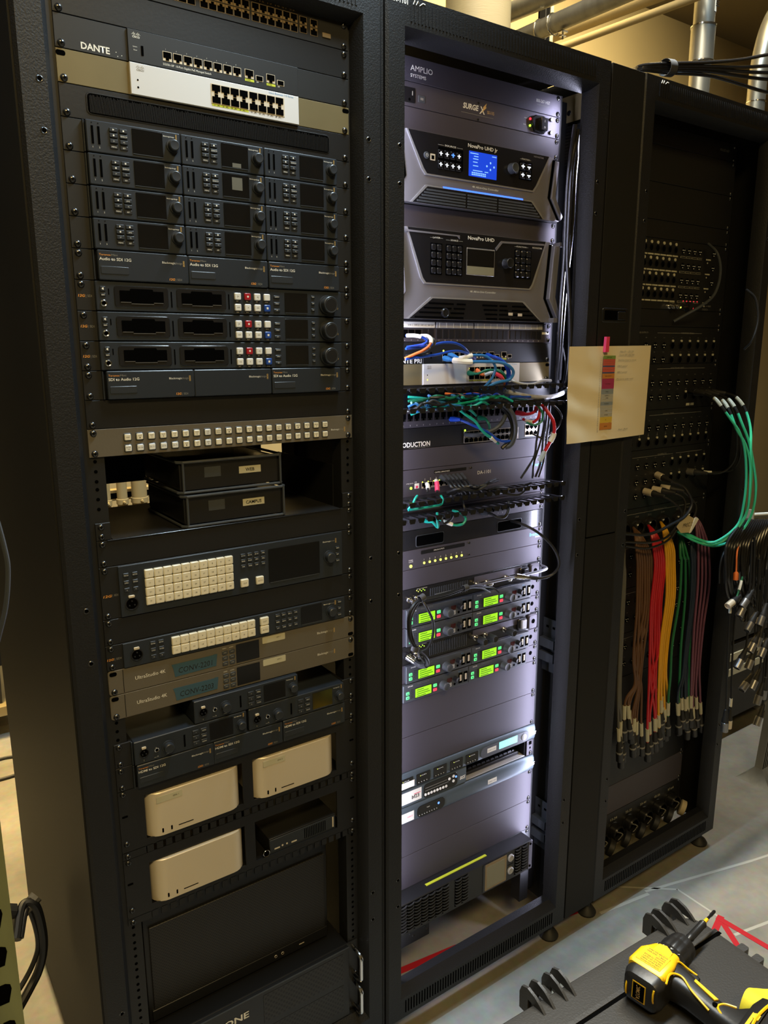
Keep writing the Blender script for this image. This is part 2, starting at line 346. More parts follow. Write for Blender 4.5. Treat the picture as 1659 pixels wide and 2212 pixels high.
r1, dz = rack('left black rack cabinet with the video recorders and silver computers in it', -3, 0, 0, True, False, False)
r2, _ = rack('middle black rack cabinet with tangled network cables and green displays in it', 600.5, 597, 63, False, False)
r3, _ = rack('right black rack cabinet with coloured cable bundles hanging in it', 1307.5, 1307, 72, False, True)
text(r2, 'RK-1101', -288, 132+dz, 8, y=-30.4, width=36, bold=.02)
def rail_holes(rk, rows, sg=(-1, 1)):
    cx, y, z0 = RK[rk]; ro = {1: r1, 2: r2, 3: r3}[rk]
    for row in rows:
        for dzz in (6.35, 22.2, 38.1):
            for g in sg: disc('rail_hole', 'hole', ro, cx-ro.location.x/MM+g*232.5, z0-row*U-dzz+dz, y-.35, 2.9, .4, .1, 10)
rail_holes(1, (14, 15, 24)); rail_holes(1, range(33, 39)); rail_holes(2, (35, 41, 43))
# filler between the left and middle racks
f = thing('rack_seam_strip', 'narrow black filler strip standing between the left and middle racks', 'filler strip', (299, 0, BOT-65))
part('strip', B().box(-2.5, 2.5, -22, 400, 65, TOP-BOT+60), 'powder', f)
# cable column between middle and right racks
f = thing('cable_column', 'tall black cable column with a recessed latch between middle and right racks', 'cable column', (953.5, 0, BOT-65))
Zc = lambda z: z-(BOT-65)
part('frame', B().box(-53, 53, -12, 815, Zc(BOT), Zc(TOP-3)), 'powder_side', f)
part('upper_door', B().plate(-55.6, 55.4, Zc(-907), Zc(TOP-1), -30, -12, 1, .5), 'powder_side', f)
part('lower_door', B().plate(-55.6, 55.4, Zc(BOT), Zc(-911), -30, -12, 1, .5), 'powder_side', f)
lt = part('recessed_latch', B().plate(-45, 45, Zc(-396), Zc(-364), -31.5, -29, 4, 1), 'gloss', f)
part('latch_pocket', B().plate(-38, 38, Zc(-391), Zc(-369), -31.9, -31, 3), 'hole', lt)
part('latch_lever', B().plate(8, 37, Zc(-390), Zc(-371), -33.5, -31.5, 2, .8), 'gloss', lt)
# struts seen through the gap beside the middle rack's equipment
for nm, z in (('upper', -1180), ('lower', -1705)):
    g = thing('cable_bracket', 'perforated black bracket on the side wall inside the middle rack, %s of the two' % nm, 'bracket', (893, 90, z))
    b_ = B(); b_.box(-3, 0, -50, 260, -6, 36); b_.box(-16, 0, -50, 260, -40, -16); b_.box(-16, 0, -50, 260, -78, -54); b_.box(-2, 0, -50, 260, -110, 36); part('channel', b_, 'slate', g)
    for i in range(9): put('slot', 'bslot', lambda q: q.box(-.6, 0, -4, 4, -3, 3), 'hole', g, (-3.2, -38+i*22, 14))
g = thing('vent_plate', 'beige perforated plate glimpsed through the gap at the middle rack top', 'plate', (892, 250, 20))
part('plate', B().box(-2, 0, -215, 60, 30, 86), 'pipe_paint', g); part('mesh', B().box(-2, 0, -215, 60, -60, 22), 'mesh_fine', g)
put('bolt', 'vb', lambda q: q.lathe([(-1, 5), (0, 6)], axis=(1, 0, 0), n=12), 'screw', g, (-2, -168, 50))
# LED strip behind the middle rack's right post; left one added to even light
def led(cx, y, z0, z1, yaw, k, label):
    o = thing('led_strip', label, 'led strip', (cx, y, (z0+z1)/2)); h = z1-z0
    part('housing', B().box(-8, 8, -3, 0, -h/2, h/2), 'alu', o)
    d = bpy.data.lights.new('led_strip_light', 'AREA'); d.shape = 'RECTANGLE'; d.size = 10*MM; d.size_y = h*MM; d.energy = k; d.color = LED; d.spread = math.radians(168)
    l = bpy.data.objects.new('led_strip_light', d); C.objects.link(l); l.parent = o; l.location = (0, 1.5*MM, 0); l.rotation_euler = (math.radians(90), 0, 0)
    o.rotation_euler = (0, 0, yaw); return o

# ================= LEFT RACK =================
# 48-port switch with copper coloured ports
u = Unit(1, -2, 1, 'network_switch', 'dark switch with rows of copper coloured ports at the top of the left rack', 'network switch', m_='deck_ear')
for g, (x0, n) in enumerate(((-72, 3), (-24, 6), (62, 6))):
    ports(u.o, x0, 35, n, 2, 11.5, 11, 13.8, 14.5, -3, frame='copper_port')
ports(u.o, 148, 34, 1, 2, 12, 10, 14, 13, -3, frame='copper_port'); ports(u.o, 168, 34, 1, 2, 12, 10, 14, 13, -3, frame='copper_port')
slab('fibre_port', 'copper_port', u.o, 190, 206, 12, 19, -4.5, -3, .5, .3); u.txt('1 3 5 7 9 11', -72, 39, 1.8, 'ink_gold', width=40); u.txt('13 15 17 19 21 23', 62, 39, 1.8, 'ink_gold', width=76)
Unit(1, -1, 1, 'blank_panel', 'plain black blank panel above the black ten-port switch in the left rack', 'blank panel', m_='satin')
def switch10(rk, row, label):
    u = Unit(rk, row, 1, 'network_switch', label, 'network switch', m_='deck_ear', scr='b')
    o = u.o; slab('switch_body', 'deck_ear', o, -140, 140, 1, 44, -6, -3, 0, .6)
    for x in (-202, -190): pass
    y = -6.2
    text(o, '.ı|ı.ı|ı.', -134, 37, 3.6, 'ink_white', y, width=13); text(o, 'CISCO', -133, 33, 2.6, 'ink_white', y, width=11, bold=.02)
    slab('usb_port', 'hole', o, -121, -117.5, 11, 24, -6.5, -6, .3); text(o, 'System', -133, 20.5, 1.6, y=y); text(o, 'Reset', -132, 16, 1.6, y=y)
    ports(o, -88, 23, 8, 1, 12.2, 11.5, 16.1, 0, -6, frame='silver')
    for x in (44, 82): slab('port_frame', 'silver', o, x, x+15.5, 11.6, 24.4, -6.3, -6); ports(o, x+1, 23.6, 1, 1, 13.5, 11.5, 0, 0, -6.3)
    for x in (63, 101):
        slab('port_frame', 'silver', o, x, x+13, 10.5, 18.5, -6.3, -6); slab('fibre_port', 'hole', o, x+1, x+12, 11.2, 17.8, -6.6, -6.2)
        slab('yellow_label', 'ups_yellow', o, x-19, x-3, 7, 10.4, -6.2, -6); text(o, 'SFP', x+1, 7.6, 2, y=y)
        text(o, '10 POE', x-17, 7.7, 1.8, 'ink_black', -6.4)
    text(o, 'SG350-10P  10-Port Gigabit PoE Managed Switch', -89, 4.6, 2.9, y=y, width=76)
    for i in range(8): text(o, str(i+1), -84+i*16.1, 26, 1.5, y=y)
    return u
u = switch10(1, 0, 'black ten-port switch beside the word DANTE in the left rack')
u.txt('DANTE', -206, 4.5, 8.5, bold=.025, width=40)
for x, z in ((-155, 4), (-149, 6), (-157, 9)): disc('paint_chip', 'ink_white', u.o, x, z, -3.1, .7, .2, .05, 6)
def white_switch(rk, row, label, tanm='tan', right=True):
    u = Unit(rk, row, 1, 'network_switch', label, 'network switch', m_=tanm, scr='b')
    o = u.o; slab('switch_body', 'switch_white', o, -140, 140, .5, 44, -7, -3, 0, .8); y = -7.2
    text(o, '.ı|ı.ı|ı.', -131, 37.5, 3.4, 'ink_grey', y, width=13); text(o, 'CISCO', -130, 33.5, 2.6, 'ink_grey', y, width=11, bold=.02)
    disc('led', 'hole', o, -129, 21, -7.3, 1.3, .4, .1, 8); disc('led', 'hole' if rk == 1 else 'led_yellow', o, -129, 11, -7.3, 1.5, .4, .1, 8)
    slab('port_bank', 'silver', o, -15, 113, 8.6, 37, -7.6, -7)
    for k in (0, 1): ports(o, -13.4+k*63.5, 35.8, 4, 2, 13.6, 12.4, 15.6, 13.6, -7.6)
    slab('yellow_label', 'ups_yellow', o, -14, 48, 5.2, 8.2, -7.2, -7); text(o, '1 A  2 A  3 A  4 A', -10, 5.7, 1.9, 'ink_black', -7.4, width=52); text(o, '5 A  6 A  7 A  8 A', 52, 5.7, 1.9, 'ink_black', -7.4, width=54)
    text(o, 'Cisco Business 110 Series', 85, 39.8, 2.8, 'ink_blue', y, width=45)
    return u
u = white_switch(1, 1, 'white sixteen-port switch between tan metal plates in the left rack')
for s_ in (-1, 1): slab('ear_slot', 'hole', u.o, s_*241-(0 if s_ < 0 else 13), s_*241+(13 if s_ < 0 else 0), 34.5, 41.5, -3.2, -2.9, 3)
u = Unit(1, 2, 1, 'brush_panel', 'black brush panel with a wide rounded opening below the white switch in the left rack', 'brush panel', scr='b')
slab('opening_rim', 'satin', u.o, -205, 201, 8, 38, -3.8, -3, 6, .6); slab('brush', 'hole', u.o, -203, 199, 9.5, 36.5, -4.1, -3.5, 5)
b_ = B()
for i in range(260): x = -200+i*1.53; b_.box(x, x+.5, -4.6, -4.1, 11, 35.5+random.uniform(-3, 0))
part('bristles', b_, 'black', u.o, kind='stuff')
ROWW = ['top', 'second', 'third', 'bottom']; COLW = ['left', 'middle', 'right']
def bay_shelf(row, label, rk=1, scr='b'):
    u = Unit(rk, row, 1, 'rack_shelf', label, 'rack shelf', m_='deck_ear', panel=None, scr=scr)
    for s_ in (-1, 1):
        x0, x1 = sorted((s_*241, s_*211.5)); slab('shelf_ear', 'deck_ear', u.o, x0, x1, .5, 44, -3, 0, 1, .4)
        if s_ < 0: slab('ear_edge', 'deck', u.o, -213.5, -211.3, .8, 43.6, -8, -3, 0, .4)
    return u
def mini_base(rk, row, i, name, label, group=None, xs=(-211, -70.5, 70)):
    cx, y, z0 = RK[rk]; o = thing(name, label, {'recorder_deck': 'recorder', 'video_converter': 'converter'}.get(name, 'converter'), (cx+xs[i], y, z0-(row+1)*U), group)
    slab('case', 'deck', o, .6, 139.9, .8, 43.8, -12, 60, 2, 1.2); return o
PL = [(-1.1, -1.4), (1.5, 0), (-1.1, 1.4)]
for r_ in range(4):
    bay_shelf(3+r_, 'black rack shelf ears holding the %s row of small recorders' % ROWW[r_])
    for i in range(3):
        o = mini_base(1, 3+r_, i, 'recorder_deck', 'small dark recorder, %s in the %s row of four recorder rows' % (COLW[i], ROWW[r_]), 'small recorders in four rows')
        for k, x in enumerate((7.5, 16.5)):
            slab('card_slot', 'hole', o, x, x+3.2, 12, 36, -12.5, -12); text(o, str(k+1), x+1, 6.5, 2.2, y=-12.2); disc('status_led', 'interior', o, x+1.5, 40, -12.3, 1, .4, .1, 8)
        for c_ in range(2):
            for q in range(4):
                x = 33+c_*14.5; z = 31.2-q*7.7; kb = slab('key', 'key_dark' if q < 3 else 'deck_ear', o, x, x+11.5, z, z+5.6, -14.4 if q < 3 else -13, -12, .8, .7)
                t = ('PLAY', 'STOP', 'REC', 'SEARCH' if r_ < 2 else 'JOG', '|<', '>|', 'MENU', 'SET')[q*2+c_]
                if t == 'PLAY': put('symbol', 'play', lambda b_: b_.prism(PL, 0, .1), 'ink_white', o, (x+5.7, -14.6, z+2.8))
                elif t == 'STOP': slab('symbol', 'ink_white', o, x+4.6, x+6.8, z+1.7, z+3.9, -14.6, -14.4)
                elif t == 'REC': disc('symbol', 'ink_white', o, x+5.7, z+2.8, -14.6, 1.3, .2, .05, 8)
                else: keytext(o, t, x+5.7, z+2.8, -14.6 if q < 3 else -13.2, 1.9, 'ink_white')
        slab('display', 'screen', o, 66, 112, 6.2, 40.5, -12.7, -12, .8, .2); slab('display_lip', 'slate', o, 66.5, 111.5, 5.2, 6, -13, -12)
        if i == 1 and r_ == 0: slab('tape_scrap', 'tape_dim', o, 84, 99, 6.6, 13, -13, -12.6, label='faded tape on the display')
        if i == 1 and r_ == 1: slab('tape_scrap', 'tape_dim', o, 82, 100, 17, 36, -13, -12.6, label='faded tape on the display')
        knob(o, 127.5, 24.3, 8.2, -12, 10); text(o, 'Blackmagicdesign', 113.5, 36.2, 1.9, y=-12.2, width=17); logo_squares(o, 133.5, 40, -12.4, 2.2)
def teranex(row, i, title, label, group, deco=True, tx=True):
    o = mini_base(1, row, i, 'video_converter', label, group, xs=(-208.5, -69, 72))
    if tx:
        text(o, 'Teranex', 3, 35.6, 2.9, 'ink_orange', -12.2, width=17); text(o, 'Mini', 21, 35.6, 2.9, 'ink_grey', -12.2, width=9)
        text(o, title, 3, 29, 4.2, 'ink_white', -12.2, width=47, bold=.008)
        put('card_slot_cover', 'tslot', lambda b_: b_.plate(0, 42, -11, 0, -.7, 0, 1.5, .6), 'key_dark', o, (4, -12, 20.5)); badge(o, 108, 4.5, -12.2)
    maker(o, 98, 29.5, -12.2, 32, 3)
    return o
for i in range(3): teranex(7, i, 'Audio to SDI 12G', '%s of three dark converters lettered Audio to SDI' % COLW[i].capitalize(), 'converters lettered Audio to SDI')
bay_shelf(7, 'black rack shelf ears holding the converters lettered Audio to SDI', scr='tb')
# three large recorders
for r_ in range(3):
    row = 8+r_
    u = Unit(1, row, 1, 'disk_recorder', 'wide black disk recorder with white, red and blue buttons, %s of three' % ('upper', 'middle', 'lower')[r_], 'recorder', 'disk recorders with lit coloured buttons', m_='deck_ear', scr='t' if r_ < 2 else 'tb'); o = u.o
    text(o, '12G', -238, 20, 3.6, 'ink_orange', -3.2, width=10, bold=.02, slant=.2); text(o, '| SDI', -227, 20, 3.4, 'ink_grey', -3.2, width=9)
    slab('face', 'deck', o, -214, 217, .8, 43.6, -9, -3, 1.5, 1); y = -9
    slab('key', 'key_dark', o, -207.5, -199.5, 29, 36, -11, -9, 1, .6); put('symbol', 'spk', lambda b_: b_.prism([(-1.5, -.8), (1.2, -2), (1.2, 2), (-1.5, .8)], 0, .1), 'ink_white', o, (-203.5, -11.2, 32.5))
    slab('key', 'deck_ear', o, -207.5, -199.5, 21, 26, -10.2, -9, 1, .6); keytext(o, 'REM', -203.5, 23.5, -10.4, 1.8, 'ink_white'); jack(o, -203, 11.5, -9, 5); slab('indicator', 'hole', o, -195.5, -194, 24, 33, -9.3, -9)
    for x0 in (-187, -90):
        slab('disk_bay', 'gloss', o, x0, x0+84, 6, 38, -10, -9, 5, .8); slab('bay_opening', 'hole', o, x0+8, x0+76, 14, 31, -10.3, -9.8, 1); slab('bay_opening', 'hole', o, x0+24, x0+60, 11.5, 34, -10.35, -9.8, 2)
        b_ = B(); b_.box(x0+9, x0+25, -11, -10, 13.2, 14.1); b_.box(x0+25, x0+60, -11, -10, 11.2, 12.1); b_.box(x0+60, x0+75, -11, -10, 13.2, 14.1); part('drive_tray_lip', b_, 'alu', o)
        slab('indicator', 'hole', o, x0+88, x0+90, 8, 32, -9.3, -9)
    for q, (m_, s_) in enumerate((('white_cap', '|<'), ('red_cap', 'o'), ('white_cap', '>|'), ('white_cap', ''), ('white_cap', '<<'), ('white_cap', '>'), ('white_cap', '>>'), ('blue_cap', 's'))):
        x = 8.5+(q % 4)*17.8; z = 22.6 if q < 4 else 4.8
        kb = slab('button', m_, o, x, x+11.4, z+1, z+12.2, -12.5, -9, 1.6, 1)
        if s_ == 'o': disc('symbol', 'ink_white', o, x+5.7, z+6.6, -12.7, 1.7, .2, .05, 10)
        elif s_ == 's': slab('symbol', 'ink_white', o, x+4, x+7.4, z+4.9, z+8.3, -12.7, -12.5)
        elif s_: keytext(o, s_, x+5.7, z+6.6, -12.7, 3, 'ink_black')
        keytext(o, ('SKIP', 'REC', 'SKIP', 'INPUT', 'REW', 'PLAY', 'F.FWD', 'STOP')[q], x+5.7, z-1, -9.2, 1.5, 'ink_white')
    for q in range(3):
        slab('key', 'key_dark', o, 81, 92.5, 28.5-q*11, 33-q*11, -10.6, -9, .8, .6); keytext(o, ('SEARCH', 'MENU', 'SET')[q], 86.7, 30.7-q*11, -10.8, 1.5, 'ink_white')
        slab('key', 'key_dark', o, 154.5, 161.5, 31-q*11, 35.5-q*11, -10.6, -9, .8, .6); keytext(o, ('AUD', 'DISP', 'SLV')[q], 158, 33.2-q*11, -10.8, 1.4, 'ink_white')
    slab('display', 'screen', o, 102, 147, 5.5, 38.5, -9.7, -9, 1, .2); slab('display_lip', 'slate', o, 103, 146, 4.4, 5.3, -10, -9)
    put('jog_dial', 'jog', lambda b_: b_.lathe([(-15, 11), (-15.6, 13.2), (-14.6, 14.4), (-4, 14.8), (-3.8, 16.6), (0, 17.2)], n=30), 'key_dark', o, (187, -9, 20.5)); disc('dial_dish', 'satin', o, 187, 20.5, -24.4, 11.2, .6, .5, 24)
    logo_squares(o, 208, 23, -9.3, 3.4)
for i in range(3): teranex(11, i, 'SDI to Audio 12G', ('Left of the two dark converters lettered SDI to Audio', 'Plain dark converter without lettering between the two lettered SDI to Audio', 'Right of the two dark converters lettered SDI to Audio')[i], 'converters below the disk recorders', tx=(i != 1))
bay_shelf(11, 'black rack shelf ears holding the converters lettered SDI to Audio', scr='tb')
Unit(1, 12, 1, 'blank_panel', 'plain black blank panel above the row of forty lit buttons', 'blank panel', scr='b')
# 40 button router panel
u = Unit(1, 13, 1, 'router_panel', 'grey router control panel with two rows of twenty square buttons', 'control panel', m_='warm_grey', scr='tb'); o = u.o
l1 = ['PGM']+['AUX\n%d' % i for i in range(1, 7)]+['OVR\nOUT', 'AUDIO\nPROD', 'TDVG\n1', 'TDVG\n2', 'TDVG\n3', 'TDVG\n4', 'MULTI', 'AUDIO\nPREV', 'PRES\n1', 'PROJ\n1', 'PROJ\n2', 'PROJ\n3', 'CONF\nIMG']
l2 = ['RITR\nON', 'IN 70', 'IN 71', '33 Pt', '33 Pt', 'GFX\n1', 'GFX\n2', 'GFX\n3', '', 'AUX 21\nPC', 'AUX 22\nSTRM', 'AUX 23', 'AUX 24', 'GFX\nHD', 'AUX 25', 'PRES\n2', 'LED\nL', 'LED\nC', 'LED\nR', 'CONF\nIMG']
for r_ in range(2):
    for i in range(20):
        x = -186.5+i*19.05; z = 23.6-r_*17.6
        slab('button_bezel', 'clear_rim' if 'clear_rim' in MT else 'slate', o, x-.8, x+12.3, z-.8, z+12, -4.2, -3, 2, .6); kb = slab('button', 'white_key' if (r_ == 0 or i > 4) and i not in (7,) else 'white_cap', o, x+.7, x+10.8, z+.7, z+10.5, -6, -4.2, 1.4, .7)
        for q, s_ in enumerate((l1, l2)[r_][i].split('\n')):
            n_ = len((l1, l2)[r_][i].split('\n'))
            if s_: text(o, s_, x+5.7, z+(4.6 if n_ == 1 else 6-q*3), 1.9, 'ink_black', -6.2, align='CENTER', width=min(7.6, 1.7*len(s_)))
maker(o, 195, 17, -3.2, 27, 3)
# shelf with two small black computers in wire guards
u = Unit(1, 17, 1, 'rack_shelf', 'black vented shelf carrying the two stacked black computers', 'rack shelf', scr='tb', body=False); o = u.o
slab('shelf_deck', 'black', o, -214, 214, 41, 43.8, -2.9, 262); slab('shelf_lip', 'gloss', o, -225, 214, 42.8, 44.6, -5.5, -3, .5, .5)
for s_ in (-1, 1):
    x0, x1 = sorted((s_*241, s_*218)); ear = slab('shelf_ear', 'deck_ear', o, x0, x1, 45, 73, -3.4, 0, 0, .4); screw(o, s_*232.5, 50.8); screw(o, s_*232.5, 66.7)
    slab('side_wall', 'interior', o, min(s_*216, s_*218), max(s_*216, s_*218), 43, 125, 30, 262)
o = thing('rear_blank_panel', 'black rear panel glimpsed behind the two stacked black computers', 'blank panel', (0, 770, -796)); slab('panel', 'interior', o, -240, 240, 0, 420, 0, 3)
def nuc(z, word, label, dx, dy):
    o = thing('mini_computer', label, 'computer', (dx, dy, -18*U+z)); wd, h = 196, 56
    slab('case', 'gloss', o, -wd/2+4, wd/2-4, 5, h-4, 3, 190, 3, 1)
    for zz in (2.5, h-1.5):
        pts = [(-wd/2+8, -2, zz), (wd/2-8, -2, zz), (wd/2-1, 5, zz), (wd/2-1, 185, zz), (wd/2-8, 192, zz), (-wd/2+8, 192, zz), (-wd/2+1, 185, zz), (-wd/2+1, 5, zz), (-wd/2+8, -2, zz), (wd/2-8, -2, zz)]
        part('guard_rod', B().tube(pts, 2.6, 8), 'slate', o)
    for x in (-wd/2+9, wd/2-5): part('guard_upright', B().tube([(x, -1.5, 2), (x, -1.5, h-1)], 2.2, 8), 'slate', o)
    slab('label_sticker', 'label_tape', o, 14, 56, 26, 38.5, 2.4, 3); text(o, word, 35, 29.5, 5.6, 'ink_black', 2.2, align='CENTER', bold=.02)
    slab('window', 'slate', o, -50, -20, 25, 43, 2.6, 3); slab('side_port', 'ink_grey', o, 92.2, 92.6, 26, 40, 40, 52); slab('side_port', 'ink_grey', o, 92.2, 92.6, 14, 22, 40, 52)
    return o
nuc(44.2, 'CAMPUS', 'lower black mini computer in a wire guard, labelled CAMPUS', 2, 4); nuc(102.5, 'WEB', 'upper black mini computer in a wire guard, labelled WEB', -1, 8)
# production switcher, 2U
def keygrid(o, x0, z1, nx, nz, px, pz, y, num0=1, h=3.2):
    for j in range(nz):
        for i in range(nx):
            x = x0+i*px; z = z1-(j+1)*pz
            slab('button', 'white_key', o, x+.35, x+px-.35, z+.35, z+pz-.35, y-4.5, y, 1.8, 1.4); text(o, str(num0+j*nx+i), x+px/2, z+pz/2-h/2+.2, h*.85, 'ink_black', y-4.7, align='CENTER')
def smallkeys(o, x0, z1, nx, nz, px, pz, y, labels, w_=9.2, h=7):
    for j in range(nz):
        for i in range(nx):
            x = x0+i*px; z = z1-j*pz
            slab('key', 'key_dark', o, x, x+w_, z-h, z, y-1.8, y, .9, .7); s_ = labels[(j*nx+i) % len(labels)]
            text(o, s_, x+w_/2, z-h/2-1, 1.9, 'ink_white', y-2, align='CENTER', width=min(w_-2, 1.6*len(s_)))
u = Unit(1, 18, 2, 'video_switcher', 'black video switcher with forty numbered cream buttons in four rows', 'video switcher', m_='deck_ear'); o = u.o
text(o, '12G', -238, 38, 4, 'ink_orange', width=14, bold=.02, slant=.2); text(o, '| SDI', -223, 38.5, 3.4, 'ink_grey', width=9)
slab('face', 'deck', o, -212, 214, 1, 87.6, -6, -3, 1, .6)
smallkeys(o, -205, 75, 2, 3, 14.5, 12.6, -6, ['PROD TALK', 'ENG TALK', 'CALL', 'PGM MIX', '△', '▽']); xlr_socket(o, -194, 21.5, -6, 11.5)
keygrid(o, -171, 76.5, 10, 4, 15.7, 15.6, -6)
smallkeys(o, 1.5, 75.5, 4, 3, 13, 10, -6, ['KEY 1 MIX', 'DSK 1 MIX', 'DSK 2 MIX', 'FTB', 'BARS', 'BLACK', 'MP1', 'MP2', 'MIX', 'WIPE', 'DIP', 'DVE'])
for x, s_ in ((-1, 'CUT'), (29, 'AUTO')): slab('button', 'white_key', o, x, x+15, 14, 29, -10.5, -6, 2, 1.4); keytext(o, s_, x+7.5, 21.5, -10.7, 2.4)
slab('display', 'screen', o, 56, 163, 13, 76, -6.8, -6, 1, .2); slab('display_lip', 'slate', o, 58, 161, 11.6, 12.8, -7.2, -6)
knob(o, 184, 42, 10, -6, 12); smallkeys(o, 198.5, 60, 1, 3, 10, 12.5, -6, ['MENU', 'SET', 'LOCK'], 8.5, 6); maker(o, 171, 71, -6.2, 26, 2.6)
Unit(1, 20, 1, 'blank_panel', 'plain black blank panel between the two video switchers', 'blank panel', scr='tb')
u = Unit(1, 21, 1, 'video_switcher', 'thin black video switcher with twenty numbered cream buttons in two rows', 'video switcher', m_='deck_ear', scr='tb'); o = u.o
text(o, '12G', -240, 18, 3.6, 'ink_orange', width=11, bold=.02, slant=.2); text(o, '| SDI', -228, 18, 3.4, 'ink_grey', width=11)
slab('face', 'deck', o, -214, 218, .8, 43.6, -6, -3, 1, .6); xlr_socket(o, -192, 20, -6, 10.5)
smallkeys(o, -169, 38, 2, 3, 14, 12, -6, ['PROD TALK', 'ENG TALK', 'CALL', 'PGM MIX', '△', '▽'], 9.5, 7.5); keygrid(o, -133, 38.5, 10, 2, 15.7, 16.2, -6)
for z, s_ in ((22.5, 'CUT'), (6.5, 'AUTO')): slab('button', 'white_key', o, 34, 51, z+.3, z+15.7, -10.5, -6, 2, 1.4); keytext(o, s_, 42.5, z+8, -10.7, 2.6)
smallkeys(o, 66, 38, 4, 3, 12.6, 12, -6, ['KEY 1', 'DSK 1', 'DSK 2', 'FTB', 'BARS', 'BLACK', 'MP1', 'MP2', 'MIX', 'WIPE', 'DIP', 'DVE'], 9, 7)
slab('display', 'screen', o, 120, 166, 6, 41, -6.8, -6, 1, .2); slab('display_lip', 'slate', o, 121, 165, 4.6, 5.8, -7.2, -6); knob(o, 186, 20, 9, -6, 11); smallkeys(o, 201, 39, 1, 3, 10, 13, -6, ['MENU', 'SET', 'LOCK'], 8.5, 6); maker(o, 170, 35, -6.2, 24, 2.2)
for k, (row, cv) in enumerate(((22, 'CONV-2201'), (23, 'CONV-2203'))):
    u = Unit(1, row, 1, 'capture_unit', 'grey capture unit with blue tape marked %s' % cv, 'video interface', 'grey capture units', m_='warm_grey', scr='', panel=None); o = u.o
    slab('front_panel', 'warm_grey', o, -241, 241, .6, 43.9, -3.4, 0, 5, .5); slab('panel_seam', 'interior', o, -217, -216, 2, 42.6, -3.6, -3.3)
    for x in (-232.5, 232.5):
        screw(o, x, 6.35 if x < 0 else 38.1, -3.4); slab('ear_slot', 'hole', o, x-6, x+6, 34.4 if x < 0 else 3, 41.4 if x < 0 else 10, -3.7, -3.3, 3)
    text(o, 'UltraStudio 4K', -197, 19.5, 6.4, y=-3.6, width=52)
    b_ = B(); b_.prism([(-129, 7), (-53, 9), (-50, 31), (-56, 31.5), (-58, 30.5), (-134, 30.5), (-131, 22)], -3.9, -3.4); part('blue_tape', b_, 'painter_tape', o, smooth=False); text(o, cv, -122, 12.5, 10, 'ink_black', -4, width=62, slant=.1)
    for i in range(2):
        for j in range(3): slab('button', 'slate', o, -41+i*13.5, -30+i*13.5, 26-j*10.5, 34-j*10.5, -5, -3.4, 2, .8, label='translucent grey button'); slab('button_bar', 'ink_grey', o, -38+i*13.5, -33+i*13.5, 29.6-j*10.5, 30.6-j*10.5, -5.2, -5)
    text(o, 'VIDEO', -40, 37, 1.8, y=-3.6); text(o, 'AUDIO', -27, 37, 1.8, y=-3.6)
    slab('display', 'screen', o, -14, 32, 4.5, 40, -4.1, -3.4, 1, .2); slab('label_sticker', 'label_tape', o, 39, 86, 29, 41.5, -3.8, -3.4, 1.5); text(o, 'GFX %d' % (k+1), 68, 35, 2.4, 'ink_black', -4)
    maker(o, 156, 22, -3.6, 36, 4.4)
# web presenter bay: a top unit and a lower pair, with three converters beneath
u = bay_shelf(25, 'black rack shelf ears holding the streaming encoders', scr='tb')
def web(x, row, label, scr_m='screen'):
    o = thing('streaming_encoder', label, 'encoder', (x, 0, -(row+1)*U), 'streaming encoders')
    slab('case', 'deck', o, .6, 208.5, .8, 43.8, -12, 120, 2, 1.2); y = -12
    xlr_socket(o, 17, 20, y, 8.6); text(o, 'Ⅰ', 16, 5, 2.6, y=y-.2); jack(o, 39, 19.5, y, 4.4); text(o, '— ∩', 34, 5, 2.6, y=y-.2)
    knob(o, 59, 19.5, 9, y, 11); slab('level_mark', 'ink_white', o, 55, 61, 5.4, 6, y-.2, y)
    slab('card_slot', 'hole', o, 87.5, 90.5, 9, 32, y-.4, y)
    for i in range(2):
        for j in range(3): slab('key', 'key_dark', o, 104+i*15, 115.5+i*15, 27-j*10.6, 35-j*10.6, y-2, y, 1, .7); keytext(o, ('1', 'MENU', '2', 'VIDEO', '3', 'AUDIO')[j*2+i], 109.8+i*15, 31-j*10.6, y-2.2, 1.8, 'ink_white')
    slab('display', scr_m, o, 136, 181, 5.5, 39.5, y-.8, y, .8, .2); slab('display_lip', 'slate', o, 137, 180, 4.2, 5.2, y-1, y)
    knob(o, 196.5, 20, 8, y, 10); text(o, 'Blackmagicdesign', 184, 36.5, 1.8, y=y-.2, width=14); logo_squares(o, 202, 40, y-.4, 2.2)
    return o
web(-102, 24, 'small black streaming encoder alone below the grey capture units'); web(-211, 25, 'left small black streaming encoder in the lower pair'); o = web(1.5, 25, 'right small black streaming encoder in the lower pair')
for i in range(3): teranex(26, i, 'HDMI to SDI 12G', '%s of three dark converters lettered HDMI to SDI' % COLW[i].capitalize(), 'converters lettered HDMI to SDI')
bay_shelf(26, 'black rack shelf ears holding the converters lettered HDMI to SDI', scr='tb')
